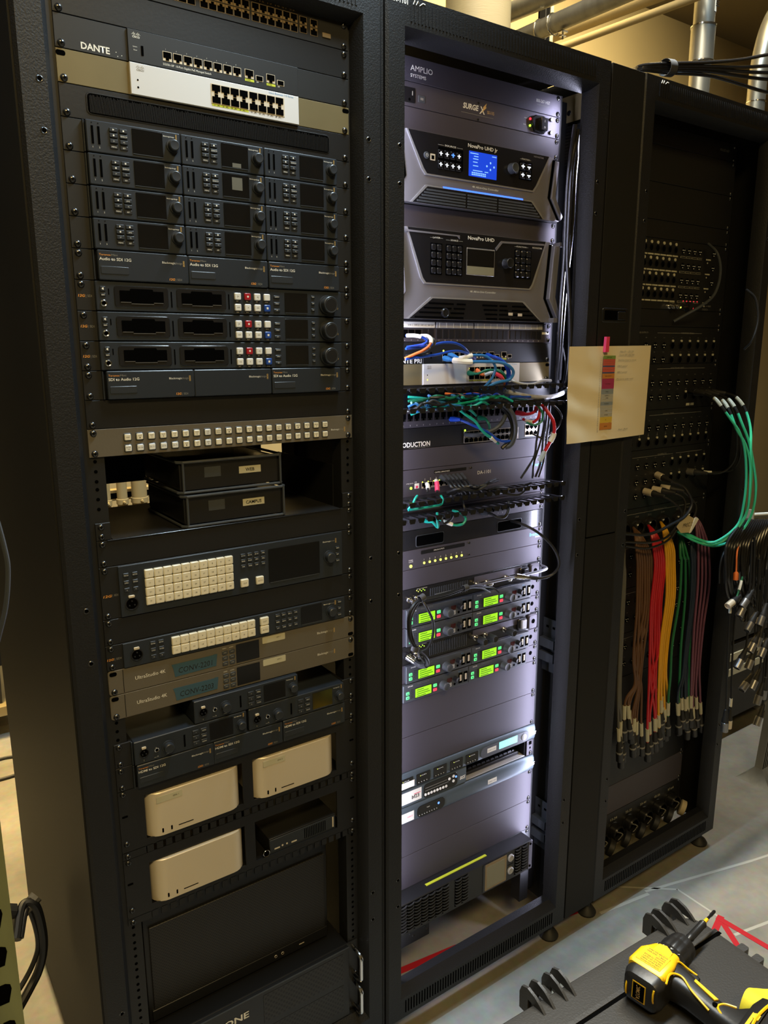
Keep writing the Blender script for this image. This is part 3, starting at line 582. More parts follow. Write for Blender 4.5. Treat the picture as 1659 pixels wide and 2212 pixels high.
# silver desktop computers in 3U mounts
def mount(row, label, right_mat='satin'):
    u = Unit(1, row, 3, 'computer_mount', label, 'rack mount', m_='deck_ear', panel=None, scr='tb', body=False); o = u.o
    part('front_panel', B().box(-241, 241, -3, 0, 113, 133).box(-241, 241, -3, 0, 14, 27).box(-241, -197, -3, 0, 27, 113).box(-12, 9, -3, 0, 27, 113).box(195, 241, -3, 0, 27, 113), 'satin', o, smooth=False)
    b_ = B()
    for i in range(25):
        x = -203+i*16.9
        if x+16.9 < 241: b_.plate(x+5, x+16.4, .5, 15, -3, 0)
    b_.box(-241, -200, -3, 0, .5, 15); b_.box(222, 241, -3, 0, .5, 15); part('comb_edge', b_, 'satin', o, smooth=False); slab('tray', 'interior', o, -216, 216, 20, 23, 1, 260)
    for s_ in (-1, 1): screw(o, s_*232.5, 31); slab('ear_slot', 'hole', o, s_*232-5, s_*232+5, 82, 86, -3.3, -2.9, 1.5)
    return o
def studio(x, row, label, lab=None):
    o = thing('desktop_computer', label, 'computer', (x, 0, -(row+3)*U), 'silver desktop computers')
    w_, h = 182, 86
    def sq(d, z):
        r = 28; q = []
        for cx, cy, st in ((w_-r, r-8, -90), (w_-r, 172-r, 0), (r, 172-r, 90), (r, r-8, 180)):
            for k in range(7): t = math.radians(st+k*15); q.append((cx+(r-d)*math.cos(t), cy+(r-d)*math.sin(t), z))
        return q
    part('case', B().loops([sq(3, 25), sq(0, 26.5), sq(0, 25+h-1.5), sq(1.2, 25+h)]), 'silver', o)
    for xx in (25, 41): slab('usb_port', 'hole', o, xx, xx+3, 32, 40.5, -8.3, -7, 1.3)
    slab('card_slot', 'hole', o, 55, 83, 35.3, 37, -8.3, -7, .7)
    if lab: slab('label_sticker', 'label_tape', o, 18, 65, 92, 104, -8.5, -7.5, .5); text(o, lab, 48, 96.5, 3, 'ink_black', -8.7)
    return o
mount(27, 'black rack mount panel holding two silver computers side by side'); mount(30, 'black rack mount panel holding one silver and one thin dark computer')
studio(-196, 27, 'silver desktop computer labelled GFX 1, left of the upper pair', 'GFX 1'); studio(11, 27, 'silver desktop computer labelled GFX 2, right of the upper pair', 'GFX 2'); studio(-194, 30, 'silver desktop computer without a label, lowest of the three')
o = thing('tiny_computer', 'thin dark computer with a round power button beside the lowest silver computer', 'computer', (32, 0, -33*U))
slab('case', 'black', o, 8, 160, 26, 60, 1, 170, 1, .6); slab('lower_face', 'key_dark', o, 9, 159, 27, 57, -.4, 1, 1, .6); disc('power_button', 'hole', o, 0, 34, -2, 7, 3, .6, 20)
put('ring', 'pring', lambda b_: b_.lathe([(-.6, 6.2), (-.9, 6.7), (-.2, 7.3)], n=24, cap=False), 'chrome', o, (0, -2, 34))
for x in (18, 56): slab('usb_port', 'silver', o, x, x+12, 34, 37, -.8, -.3, .3)
for x in (36, 46): disc('audio_port', 'silver', o, x, 37, -.9, 2, .5, .1, 10)
b_ = B()
for i in range(13): b_.box(86+i*4, 87.4+i*4, -1, -.4, 32, 54)
part('grille_bars', b_, 'hole', o); slab('badge', 'silver', o, 152, 155, 32, 55, -.9, -.4)
# tower lying on its side behind a mesh front
o = thing('computer_tower', 'large black computer tower behind a fine mesh front near the bottom of the left rack', 'computer', (0, 40, -39*U))
slab('case', 'satin', o, -206, 192, 2, 250, 2, 420, 3, 1); slab('mesh_front', 'mesh_fine', o, -196, 184, 30, 212, -2, 2, 1, .8); slab('front_bezel', 'satin', o, -200, 188, 6, 30, -3, 2, 1, .8)
for x in (62, 78): put('audio_port', 'aport', lambda b_: b_.lathe([(-.8, 2.2), (-1, 2.8), (0, 3.2)], n=12, cap=False), 'silver', o, (x, -3, 17))
slab('usb_port', 'silver', o, 118, 130, 17, 19, -3.4, -3)
# 4U server
u = Unit(1, 39, 4, 'server', 'black server with a perforated front and chrome handles at the bottom of the left rack', 'server', scr='', panel=None, depth=400); o = u.o
part('front_panel', B().plate(-241, 241, .5, 177, -3, 0, 0, .4), 'satin', o); slab('bezel', 'satin', o, -214, 214, 2, 176, -12, -3, 1, .8); slab('bezel_edge', 'slate', o, -214, 214, 174.5, 176.2, -12.6, -11)
for z in (100, 20): slab('vent_mesh', 'mesh_hex', o, 8, 200, z, z+66, -12.6, -12, 1)
text(o, 'ATLAS ONE', -162, 136, 14, y=-12.8, width=137, bold=.02)
for z0 in (98, 12):
    h = B(); h.tube(curve([(229, -2, z0+66), (229, -26, z0+66), (229, -37, z0+60), (229, -38, z0+48), (229, -38, z0+18), (229, -37, z0+6), (229, -26, z0), (229, -2, z0)], 3), 4.3, 10); part('handle', h, 'chrome', o)
screw(o, 237, 92)

# ================= MIDDLE RACK =================
u = Unit(2, 0, 1, 'power_distributor', 'black panel lettered AMPLIO SYSTEMS at the top of the middle rack', 'power panel', m_='brushed'); o = u.o
text(o, 'AMPLIO', -175, 20, 10, 'label_white', width=54); text(o, 'SYSTEMS', -175, 8.6, 6, 'label_white', width=38); text(o, '800-267-1437', 165, 21, 6.5, 'label_white', width=42); text(o, 'ampliosystems.com', 168, 15.5, 3, 'ink_grey', width=37)
u = Unit(2, 1, 1, 'surge_protector', 'black surge protector with a rocker switch and red and green lights', 'power conditioner', m_='brushed'); o = u.o
slab('outlet', 'nova_black', o, -195, -164, 7, 34, -4.5, -3, 2, .6); slab('outlet_slot', 'ink_grey', o, -172, -170, 20, 28, -4.8, -4.5); disc('outlet_slot', 'hole', o, -178, 12, -4.8, 2.6, .3, .1, 12)
slab('usb_port', 'slate', o, -156, -139, 11, 24, -4, -3, 1.5, .5); slab('usb_slot', 'ink_grey', o, -151, -144, 15.5, 19.5, -4.3, -4)
text(o, 'SURGE', -42, 20, 10, 'ink_white', width=42, bold=.03, slant=.15); text(o, 'X', 2, 16, 14, 'ink_white', width=17, bold=.02, slant=.15)
b_ = B(); b_.prism([(8, 18), (14, 28), (11, 28), (22, 38), (19, 30), (22, 30)], -3.5, -3.1); part('lightning_mark', b_, 'ink_gold', o, smooth=False); text(o, 'SX-1115', 24, 18.5, 6, 'ink_gold', width=19, bold=.01); slab('rule', 'ink_grey', o, -46, 42, 11.5, 12.3, -3.3, -3)
for z in (35, 3.5): disc('screw_hole', 'screw', o, -1, z, -4, 2.4, 1, .4, 12)
disc('led', 'led_red', o, 148, 28.5, -5.5, 2.4, 3, .8, 12); disc('led', 'led_green', o, 148, 15, -5.5, 2.4, 3, .8, 12); text(o, 'POWER', 131, 27.5, 1.8); text(o, 'SURGE', 128, 14.5, 1.8)
b_ = B(); b_.prism([(150, 21), (160, 5), (188, 3), (200, 14), (199, 34), (186, 39), (162, 38), (150, 32)], -9, -3, 2); sw = part('switch_guard', b_, 'nova_black', o, smooth=False)
slab('rocker', 'gloss', sw, 172, 192, 8, 34, -15, -9, 1, 2); text(sw, 'I', 182, 24, 5, 'ink_white', y=-15.2, align='CENTER'); text(sw, 'O', 182, 12, 4, 'ink_white', y=-15.2, align='CENTER')
for z in (36, 9.5): disc('hex_bolt', 'screw', o, 211, z, -7, 4.2, 4, 1, 6)
Unit(2, 2, 1, 'blank_panel', 'dark blank panel between the surge protector and the smaller video processor', 'blank panel', m_='satin_blank')
def nova(row, n, label, name_txt, jr):
    u = Unit(2, row, n, 'video_processor', label, 'video processor', 'silver framed video processors', m_='nova_black', scr='tb'); o = u.o; H = u.H; y = -22
    wz = 46 if jr else 52; pz = 58 if jr else 74; vt = 34 if jr else 43
    sy = lambda pts: pts+[(-x, z) for x, z in pts[::-1]]
    part('silver_body', B().loops([[(x, yy, z) for x, z in sy([(235 if jr else 226, 1.5), (199, wz), (210, H-.5)])] for yy in (-18, -3)]), 'nova_silver', o, smooth=False)
    b_ = B(); pe = [(146, pz), (154, pz+9), (193, H-1)]
    b_.loops([[(x*k, yy, pz-2+(z-pz+2)*1) for x, z in sy([(150, pz-3), (160, pz+8), (197, H-.6)])] for k, yy in ((1, -20.5), (1, -17))]); part('panel_rim', b_, 'nova_edge', o, smooth=False)
    pnl = part('black_panel', B().loops([[(x, yy, z) for x, z in sy(pe)] for yy in (-21, -17)]), 'nova_black', o, smooth=False)
    part('lower_rim', B().loops([[(x, yy, z) for x, z in sy([(186 if jr else 193, 1.6), (148 if jr else 132, vt+3)])] for yy in (-20, -17)]), 'nova_edge', o, smooth=False)
    part('vent_panel', B().loops([[(x, yy, z) for x, z in sy([(181 if jr else 188, 1.8), (144 if jr else 128, vt)])] for yy in (-20.6, -17)]), 'nova_black', o, smooth=False)
    nr = 5 if jr else 4
    for j in range(nr):
        z = 4+j*(vt-6)/nr; xm = (181 if jr else 186)-(z/vt)*(36 if jr else 56)-6
        segs = ((-xm, -45), (-40, 42), (47, xm)) if jr else ((-xm, -90+j*6), (-88+j*8, -45+j*2), (20-j*4, 52), (58, 90-j*3), (96, xm))
        for x0, x1 in segs:
            if x1-x0 > 6: slab('vent_slot', 'slate' if jr else 'hole', o, x0, x1, z, z+3.4, -21.3, -20.5, 1, .3)
    for sg in (-1, 1):   # side handles: a dark groove and an outer silver chevron
        gp = [(sg*x, z) for x, z in [(214, H-6), (207, H-6), (196, wz+2), (228, 4), (235, 4), (203, wz+1)]]
        op = [(sg*x, z) for x, z in [(222 if jr else 231, H-8), (214, H-8), (203, wz+1), (236, 3), (241, 10), (214 if jr else 222, wz+4)]]
        if sg > 0: gp, op = gp[::-1], op[::-1]
        part('handle_groove', B().prism(gp, -19.5, -17), 'hole', o, smooth=False); part('side_handle', B().prism(op, -30 if not jr else -24, -16, 1.5), 'nova_silver', o, smooth=False)
        if not jr: part('handle_foot', B().box(sg*225-9, sg*225+9, -34, -16, 1, 11), 'nova_silver', o); part('handle_foot', B().box(sg*236-10, sg*236+8, -34, -16, H-9, H-1), 'nova_silver', o)
    y = -21.3
    text(o, name_txt, -42 if jr else -37, H-13, 7, y=y, width=81 if jr else 74, bold=.015); text(o, '4K All-in-One Controller', -26, wz-1 if jr else wz+7, 4, 'label_white', y=-18.4, width=74); text(o, 'NOVASTAR', 152 if not jr else 146, H-18 if not jr else H-8, 3.4, 'ink_grey' if jr else 'ink_white', y=y, width=30)
    z0 = 66 if jr else 95
    if jr:
        slab('display', 'lcd_blue', o, -39, 38, 66, 114, y-.4, y, 1, .2)
        for i, (a, z, w_) in enumerate(((-36, 109, 22), (-26, 104, 12), (-28, 99, 14), (-28, 93, 12), (-28, 86, 14), (-28, 77, 26), (4, 77, 10), (24, 109, 12))): slab('display_text', 'lcd_ink_blue', o, a, a+w_, z, z+1.6, y-.6, y-.4)
        for i in range(8):
            for j in range(2): slab('display_icon', 'lcd_ink_blue', o, -31+i*5, -27.4+i*5, 68.5+j*3.6, 71+j*3.6, y-.6, y-.4)
        for dx, dz in ((20, 97), (30, 90), (20, 84), (10, 90)): disc('display_icon', 'lcd_ink_blue', o, dx, dz, y-.6, 2.2, .2, .05, 8)
        disc('power_button', 'slate', o, -149, 90.5, y-2, 6.5, 2, .8, 20); text(o, '⏻', -151.5, 88, 5, y=y-2.3); slab('usb_port', 'silver', o, -139, -127, 83, 95, y-.6, y, .5); slab('usb_slot', 'hole', o, -136.5, -129.5, 85, 92, y-.9, y-.6)
        text(o, '—— SOURCE ——', -120, 113, 3.2, y=y, width=64)
        slab('key_field', 'hole', o, -119, -55, 72, 111, y-.5, y, 1)
        for i in range(4):
            for j in range(2):
                x, z = -114+i*15.6, 96-j*20; lit = (i == 2 and j == 0)
                slab('lit_key', 'nova_black', o, x-6, x+6.5, z-6, z+9, y-2.6, y-.5, 1.5, .8); slab('key_glow', 'key_blue_lit' if lit else 'key_white_lit', o, x-4.5, x+4.5, z+1.5, z+2.9, y-2.9, y-2.6); slab('key_glow', 'key_blue_lit' if lit else 'key_white_lit', o, x-1.2, x+1.2, z-2, z+5.5, y-2.9, y-2.6)
        put('menu_knob', 'nk', lambda b_: b_.lathe([(-13, 7), (-14, 9), (-13, 10), (-2, 10.5), (0, 11)], n=26), 'slate', o, (80, y, 94)); disc('esc_button', 'slate', o, 93.5, 91, y-2.5, 5.6, 2.5, .6, 18); text(o, 'ESC', 93.5, 90, 2.4, y=y-2.8, align='CENTER')
        text(o, '—FUNCTION—', 105, 116, 3, y=y, width=33); slab('key_field', 'hole', o, 103, 141, 76, 112, y-.5, y, 1)
        for i in range(2):
            for j in range(2): x, z = 112+i*18, 102-j*17; slab('lit_key', 'nova_black', o, x-7.5, x+7.5, z-7, z+7, y-2.6, y-.5, 1.5, .8); slab('key_glow', 'key_white_lit', o, x-5, x+5, z-.8, z+1.6, y-2.9, y-2.6); slab('key_glow', 'key_white_lit', o, x-1.4, x+1.4, z-4, z+(4 if i == 0 else 0), y-2.9, y-2.6)
        slab('light_bar', 'blue_bar', o, -104, 119, 35, 38.2, -20.6, -18, 1, .5)
    else:
        part('display_lip', B().prism([(-200, 168), (-66, 168), (-60, 163), (-60, 170.5), (-200, 171.5)], -22.3, -21), 'nova_silver', o, smooth=False); part('display_lip', B().prism([(43, 147), (60, 164), (188, 168), (188, 171.5), (56, 168), (40, 152)], -22.3, -21), 'nova_silver', o, smooth=False)
        slab('display_frame', 'nova_edge', o, -40, 39, 94, 148.5, y-.6, y, 1.5, .3); slab('display', 'ups_lcd', o, -38.5, 37.5, 95.5, 146, y-.9, y-.5, .5); slab('display', 'screen', o, -38.5, 37.5, 112, 146, y-1, y-.6)
        text(o, '—LAYER—', -137, 160, 3.2, y=y, width=33); text(o, '—— SOURCE ——', -96, 158, 3.2, y=y, width=45); text(o, '—FUNCTION—', 97, 159, 3, y=y, width=42)
        for x0, nc in ((-135, 2), (-95, 3)):
            slab('key_field', 'hole', o, x0-1, x0+nc*14.6, 90, 151, y-.5, y, 1)
            for i in range(nc):
                for j in range(4): slab('key', 'gloss', o, x0+i*14.4+.6, x0+i*14.4+12.6, 137-j*15, 149-j*15, y-3, y-.5, 3, 1.6)
        slab('key_field', 'hole', o, 98, 149, 94, 154, y-.5, y, 1)
        for i in range(3):
            for j in range(4): slab('key', 'gloss', o, 100+i*16.4, 114+i*16.4, 140-j*14.6, 153-j*14.6, y-3, y-.5, 3, 1.8)
        put('menu_knob', 'nk2', lambda b_: b_.lathe([(-15, 7), (-16, 9.4), (-15, 10.4), (-14, 9.4), (-2, 10), (0, 11)], n=26), 'satin', o, (72, y, 123)); disc('esc_button', 'slate', o, 88, 122, y-2.5, 5.6, 2.5, .6, 18); text(o, 'ESC', 88, 121, 2.4, y=y-2.8, align='CENTER')
        put('power_dial', 'pdl', lambda b_: b_.lathe([(-4, 7), (-5, 8), (-3, 10), (0, 10)], n=24), 'gloss', o, (-96, -20.5, 15)); slab('usb_slot', 'silver', o, 85, 98, 14, 20, -21.6, -21); slab('usb_slot', 'silver', o, 114, 127, 13, 19, -21.6, -21)
    return u
nova(3, 3, 'smaller silver framed video processor with a lit blue screen and blue light bar', 'NovaPro UHD Jr', True)
Unit(2, 6, 1, 'blank_panel', 'dark blank panel between the two silver framed video processors', 'blank panel', m_='satin_blank')
nova(7, 4, 'larger silver framed video processor with an unlit screen and round cornered keys', 'NovaPro UHD', False)
# patch panel with clear label holders
u = Unit(2, 11, 1, 'patch_panel', 'black patch panel with clear label holders below the larger video processor', 'patch panel', m_='satin_blank'); o = u.o
for q in range(4):
    x0 = -212+q*106.5; slab('label_holder', 'grey' if q else 'label_white', o, x0, x0+103, 29, 41, -6, -3, 1, .8)
    if q == 0: text(o, 'SVR C  SVR D  SW 1/2  SW 3/4', x0+32, 32.5, 3.6, 'ink_black', y=-6.2, width=66)
    else:
        for i in range(5): slab('clear_ridge', 'label_white', o, x0+8+i*19, x0+9+i*19, 30, 40, -6.6, -6)
    for i in range(6): x = x0+2+i*16.9; slab('port_cover', 'satin', o, x, x+14.5, 7.5, 26.5, -4.2, -3, 0, .4) if (q or i > 3) else slab('network_port', 'hole', o, x, x+14, 9, 25, -4.2, -3); text(o, str(q*6+i+1), x+7, 2.6, 2.6, y=-3.2, align='CENTER')
slab('white_label', 'label_white', o, 212, 234, 19, 24, -3.3, -3); slab('cut_out', 'hole', o, 228, 233, 22, 26, -3.5, -3)
u = switch10(2, 12, 'black ten-port switch with blue cables, beside the letters PRI'); text(u.o, 'DANTE PRI', -215, 1.5, 8.5, y=-3.3, width=73, bold=.02); disc('led', 'led_yellow', u.o, -105, 19, -6.6, 1.8, .4, .1, 8)
for x in (-86, -54): disc('led', 'led_yellow', u.o, x, 26.5, -6.8, 2.2, .6, .2, 8)
u = white_switch(2, 13, 'white switch behind blue and green cables in the middle rack'); slab('ear_slot', 'hole', u.o, 228, 241, 34.5, 41.5, -3.2, -2.9, 3); disc('led', 'led_yellow', u.o, -12, 33, -8, 2, .6, .2, 8)
# finger trays
def tray(row, label, zs):
    u = Unit(2, row, 1, 'cable_manager', label, 'cable manager', m_='satin', scr='tb'); o = u.o
    for z in zs:
        slab('tray_base', 'gloss', o, -238, 238, z-1.5, z+1.5, -30, -3)
        for i in range(21): put('finger', 'fing', lambda b_: (b_.box(-3, 3, -36, 0, -1.5, 1.5), b_.box(-8.2, 8.2, -39, -35, -3, 3.2), b_.plate(-6.5, 6.5, -6.5, 2, -39.5, -38, 1.5)), 'gloss', o, (-236+i*23.6, -30, z))
    return u
tray(14, 'cable manager with two rows of black fingers crowded with teal and blue cables', (39, -1))
u = Unit(2, 15, 1, 'patch_panel', 'patch panel with black keystone ports above the production switch', 'patch panel', m_='satin_blank', scr='tb'); o = u.o
for i in range(24): x = -212+i*17.6+(i//6)*1.5; ports(o, x, 30, 1, 1, 12, 15, 0, 0, -3, frame='satin'); text(o, str(i+1), x+6, 4, 3, y=-3.2, align='CENTER')
slab('white_label', 'label_white', o, -200, 225, 34.5, 40, -3.4, -3)
u = Unit(2, 16, 1, 'network_switch', 'black switch lettered PRODUCTION half hidden by hanging cables', 'network switch', m_='satin', scr='tb'); o = u.o
text(o, 'PRODUCTION', -206, 4.5, 10, width=89, bold=.02); text(o, '28-Port Gigabit PoE+ Managed Switch', -175, 1.3, 2.4, 'ink_grey', width=58)
slab('port_bank', 'silver', o, -21, 146, 2.5, 29, -3.8, -3); ports(o, -19.5, 27.5, 12, 2, 11.6, 10.5, 13.7, 13, -3.8, frame='slate'); slab('port_frame', 'silver', o, 168, 212, 5, 34, -3.8, -3); ports(o, 170, 32, 3, 2, 11, 10, 13.5, 13.5, -3.8); disc('led', 'led_green', o, -19, 31, -4.5, 2.4, .6, .2, 8)
Unit(2, 17, 1, 'blank_panel', 'dark blank panel below the production switch', 'blank panel', m_='satin_blank')
def mixer(row, n, label, strip, leds):
    u = Unit(2, row, n, 'audio_interface', label, 'audio interface', m_='satin_blank', scr='tb'); o = u.o; z = u.H-8.5-(2 if not leds else 0)
    slab('title_strip', 'nova_black', o, -139 if leds else -105, -12, z-5.5 if leds else z-4, z+3, -3.3, -3, 2); text(o, strip, -103, z-2.5, 3, y=-3.5, width=42 if not leds else 30)
    text(o, 'livemix', 198, (23 if leds else u.H-25), 9, 'ink_cyan', width=37, bold=.01); disc('hex_screw', 'screw', o, 2, z, -4, 3, 1, .4, 12)
    if leds:
        text(o, 'DA-816', 218, 18, 3.6, width=16)
        for i in range(8): text(o, str(i+1), -130+i*15.6, 15.5, 4, align='CENTER'); disc('led', 'led_yellow', o, -130+i*15.6, 10, -5.2, 2.8, 2, .8, 12)
        disc('led', 'led_yellow', o, -167, 8, -5.2, 3.6, 2, .8, 14); text(o, 'WORD\nCLOCK', -173, 20, 2.6); disc('hex_screw', 'screw', o, 2, 8, -4, 3, 1, .4, 12)
        for zz in (40, 4): pass
    else:
        for i in range(8): text(o, str(i+1), -130+i*15.5, u.H-27, 5, align='CENTER')
        ports(o, -138, u.H-31, 8, 1, 13.5, 12, 15.5, 0, -3, frame='silver'); disc('led', 'led_green', o, -168, u.H-40, -5.2, 3, 2, .8, 12); slab('usb_port', 'label_white', o, -158, -146, u.H-42, u.H-31, -3.6, -3); slab('usb_slot', 'pink', o, -155, -149, u.H-41, u.H-36, -3.9, -3.6)
        for i in range(4): disc('led', 'led_yellow', o, -137+i*15.5, u.H-29.5, -4.4, 1.4, .8, .2, 8)
        text(o, 'SYNC DATA', -180, u.H-31, 2.4); text(o, 'USB', -158, u.H-29, 2.4); text(o, 'DA-1101', 22, u.H-27.5, 8, 'label_white', width=40)
    return u
mixer(18, 2, 'dark interface lettered DA-1101 with numbered control ports', 'CONTROL SURFACE PORTS', False)
def tray2(row, label, z):
    u = Unit(2, row, 1, 'patch_panel', label, 'patch panel', m_='satin_blank', scr='tb'); o = u.o
    ports(o, 40, 25, 6, 1, 11.5, 13, 14.6, 0, -3, frame='satin'); ports(o, -125, 23, 4, 1, 11.5, 13, 14.6, 0, -3, frame='satin')
    for i in range(6): text(o, str(i+1), 45+i*14.6, 5.5, 2.6)
    text(o, 'LEVITON', 209, 14.5, 3.4, width=27); slab('white_mark', 'label_white', o, 224, 236, 19, 24, -3.2, -3); slab('mark_field', 'satin', o, 225.5, 234.5, 20.5, 23, -3.3, -3.1)
    for zz in z:
        slab('tray_base', 'gloss', o, -238, 238, zz-1.5, zz+1.5, -30, -3)
        for i in range(21): put('finger', 'fing', None, 'gloss', o, (-236+i*23.6, -30, zz))
tray2(20, 'patch panel behind two rows of black fingers with teal cables', (74, 39))
# bent silver-black plate with two long openings
u = Unit(2, 21, 1, 'access_plate', 'worn glossy black plate with two long rounded openings', 'rack panel', m_='gloss', scr='b', body=False); o = u.o
o.children[0].data = o.children[0].data
for x0, x1 in ((-152, -76), (90, 167)): slab('opening_rim', 'slate', o, x0-1.5, x1+1.5, 4.5, 30.5, -3.6, -3, 4, .3); slab('opening', 'hole', o, x0, x1, 6, 29, -3.9, -3.4, 4)
mixer(22, 1, 'dark interface with a row of eight yellow-green lights', 'ANALOG OUTPUTS', True)
Unit(2, 23, 1, 'blank_panel', 'dark blank panel above the upper antenna unit', 'blank panel', m_='satin_blank')
def bnc(o, x, z, y=-3., cap=False):
    put('antenna_socket', 'bnc', lambda b_: b_.lathe([(-18, 4.6), (-17.5, 5.4), (-14, 5.6), (-13.5, 6.6), (-10, 6.8), (-9.5, 5), (-2, 5), (-2, 7), (0, 7.4)], n=16), 'chrome', o, (x, y, z))
    if cap: put('antenna_cap', 'acap', lambda b_: b_.lathe([(-36, 6), (-37, 7.6), (-34, 8.6), (-16, 8.4), (-15, 6)], n=18), 'rubber', o, (x, y, z))
def antenna(row, label, cap):
    u = Unit(2, row, 1, 'antenna_unit', label, 'antenna unit', 'antenna distribution units', m_='gloss', scr='tb'); o = u.o
    b_ = B()
    for i in range(22): x = -112+i*5.2; b_.box(x, x+1.6, -5, -3, 8, 36)
    part('grille_bars', b_, 'slate', o); slab('brushed_panel', 'brushed', o, 20, 175, 24, 40, -3.6, -3)
    for x, z in ((28, 20), (60, 20), (122, 21)): bnc(o, x, z, cap=cap)
    for x in (-150, -170): bnc(o, x, 20)
    b_ = B(); b_.prism([(168, 8), (192, 8), (196, 12), (196, 34), (192, 38), (168, 38), (165, 34), (165, 12)], -9, -3, 2); g = part('switch_guard', b_, 'nova_black', o, smooth=False); slab('rocker', 'grey' if cap else 'gloss', g, 174, 190, 12, 34, -14, -9, 1, 2); text(g, 'O', 182, 14, 4, 'ink_white', y=-14.2, align='CENTER')
    b_ = B(); b_.plate(200, 232, 3, 42, -10, -3, 6, 3); ear = part('end_bracket', b_, 'satin_blank', o); disc('bracket_hole', 'hole', ear, 216, 24, -10.4, 6, .6, .1, 14)
    if not cap:
        part('front_handle', B().tube(curve([(-120, -34, 30), (60, -34, 30), (180, -36, 30), (225, -34, 31), (236, -26, 32), (238, -8, 33), (238, -3, 33)], 4), 3.6, 8), 'alu', o)
    for i in range(6): disc('led', 'led_yellow' if i < 3 else 'led_green', o, -150+i*4.5, 38-(i % 2)*3, -4, 1.1, .8, .2, 6)
    text(o, 'ACTIVE ANTENNA', -150, 40, 2, width=30)
antenna(24, 'upper antenna unit with strapped cables along its grille', False)
def receivers(row, pos, x0=-183):
    u = Unit(2, row, 1, 'wireless_receiver', 'wireless receiver row with green displays, %s' % pos, 'wireless receiver', 'wireless receivers with green displays', m_='satin_blank', scr='tb'); o = u.o
    for h in range(2):
        a = x0+h*194; f_ = slab('receiver_face', 'slate', o, a+.5, a+193.5, 1.5, 43.5, -10, -3, 1, 1); y = -10
        text(o, 'SHURE', a+13, 37.5, 2.4, 'ink_white', y=y-.2, width=14, bold=.02); text(o, 'PSM900  Transmitter H2', a+40, 39, 1.8, 'ink_grey', y=y-.2, width=34)
        for z, s_ in ((22.5, '▲'), (12, '▼')): slab('green_key', 'key_green_lit', o, a+8, a+17, z-3.5, z+4, y-1.2, y, 1.4, .5); keytext(o, s_, a+12.5, z, y-1.5, 3)
        for q in range(6):
            for k in range(2): disc('meter_dot', 'hole', o, a+23+k*4.5, 9+q*4, y-.3, .9, .3, .05, 6)
        slab('display_frame', 'satin', o, a+32, a+82, 5.5, 30, y-.8, y, 1, .3); slab('display', 'lcd_green', o, a+34, a+80, 7.5, 28.5, y-1.1, y-.7, .6)
        for q, w_ in enumerate((20, 34, 38, 26)): slab('display_text', 'lcd_ink', o, a+38, a+38+w_, 24-q*5, 25.6-q*5, y-1.25, y-1.1)
        slab('green_key', 'key_green_lit', o, a+86.5, a+97, 19, 26.5, y-1.2, y, 1.4, .5); keytext(o, '—', a+91.7, 23, y-1.5, 3)
        slab('red_key', 'key_red_lit', o, a+86.5, a+97, 8.5, 15.5, y-1.2, y, 1.4, .5); keytext(o, '—', a+91.7, 12, y-1.5, 3)
        put('volume_knob', 'rk', lambda b_: b_.lathe([(-15, 8), (-15.5, 9), (-14.5, 10), (-1, 10.4), (0, 11)], n=24), 'slate', o, (a+115, y, 18)); slab('red_display', 'seg_red', o, a+128, a+142, 19, 29, y-.4, y, .4); slab('square_key', 'grey', o, a+128.5, a+141, 7, 16.5, y-1.4, y, .8, .5, label='pale square key'); slab('key_mark', 'hole', o, a+132, a+137, 10, 11, y-1.6, y-1.4)
        put('gain_knob', 'gk', lambda b_: b_.lathe([(-12, 4.4), (-12.4, 5), (-11.5, 5.8), (0, 6.4)], n=18), 'satin', o, (a+152, y, 24)); disc('headphone_socket', 'hole', o, a+151, 10, y-.5, 3, .5, .1, 12)
        for q, x in enumerate((a+163, a+179)): slab('rocker_slot', 'hole', o, x, x+11, 8, 34, y-.5, y, .6); slab('rocker', 'silver', o, x+3, x+8, 14, 29, y-2.4, y-.5, .6, .8)
        text(o, 'RF A', a+162, 36.5, 2.4, 'ink_blue', y=y-.2)
    if x0 > -190: disc('ear_hole', 'hole', o, 216, 24, -3.3, 5.5, .4, .1, 14)
    else: disc('ear_hole', 'hole', o, 218, 24, -3.3, 5.5, .4, .1, 14)
receivers(25, 'topmost of four'); receivers(26, 'second from top, behind the hanging loop')
antenna(27, 'lower antenna unit with three capped sockets', True)
receivers(28, 'third from top, below the capped sockets'); receivers(29, 'lowest, set slightly left of the others', -191)
Unit(2, 30, 2, 'blank_panel', 'tall dark blank panel directly below the wireless receivers', 'blank panel', m_='satin_blank')
Unit(2, 32, 2, 'blank_panel', 'tall dark blank panel above the unit with the pale cyan display', 'blank panel', m_='satin_blank')
def bss(row, label):
    u = Unit(2, row, 1, 'signal_processor', label, 'signal processor', m_=None or 'case_blue', scr='tb', panel=None); o = u.o
    rg = []
    for y, z in ((-3, .5), (-6, 2), (-9, 8), (-10, 16), (-10, 28), (-9, 36), (-6, 42), (-3, 43.8), (0, 43.8), (0, .5)): rg.append((y, z))
    part('front_panel', B().loops([[(-241, y, z) for y, z in rg], [(241, y, z) for y, z in rg]]), 'case_blue', o); text(o, 'BSS', 226, 16, 8.5, y=-10.3, width=18, bold=.03, slant=.2); return o
mat('case_blue', (.085, .11, .125), .42, metal=.4)
o = bss(34, 'blue-grey processor with a pale cyan display')
for x in (-203, -152, -101, -50, 0): slab('meter_window', 'screen', o, x, x+41, 6, 33, -11, -10, 2, .4, label='dark meter window'); [disc('status_led', 'led_yellow' if q == 0 else 'ink_white', o, x+12+q*4, 27, -11.4, .9, .4, .1, 6) for q in range(5)]; [disc('status_led', 'ink_white', o, x+7+q*8, 11, -11.4, .9, .4, .1, 6) for q in range(4)]
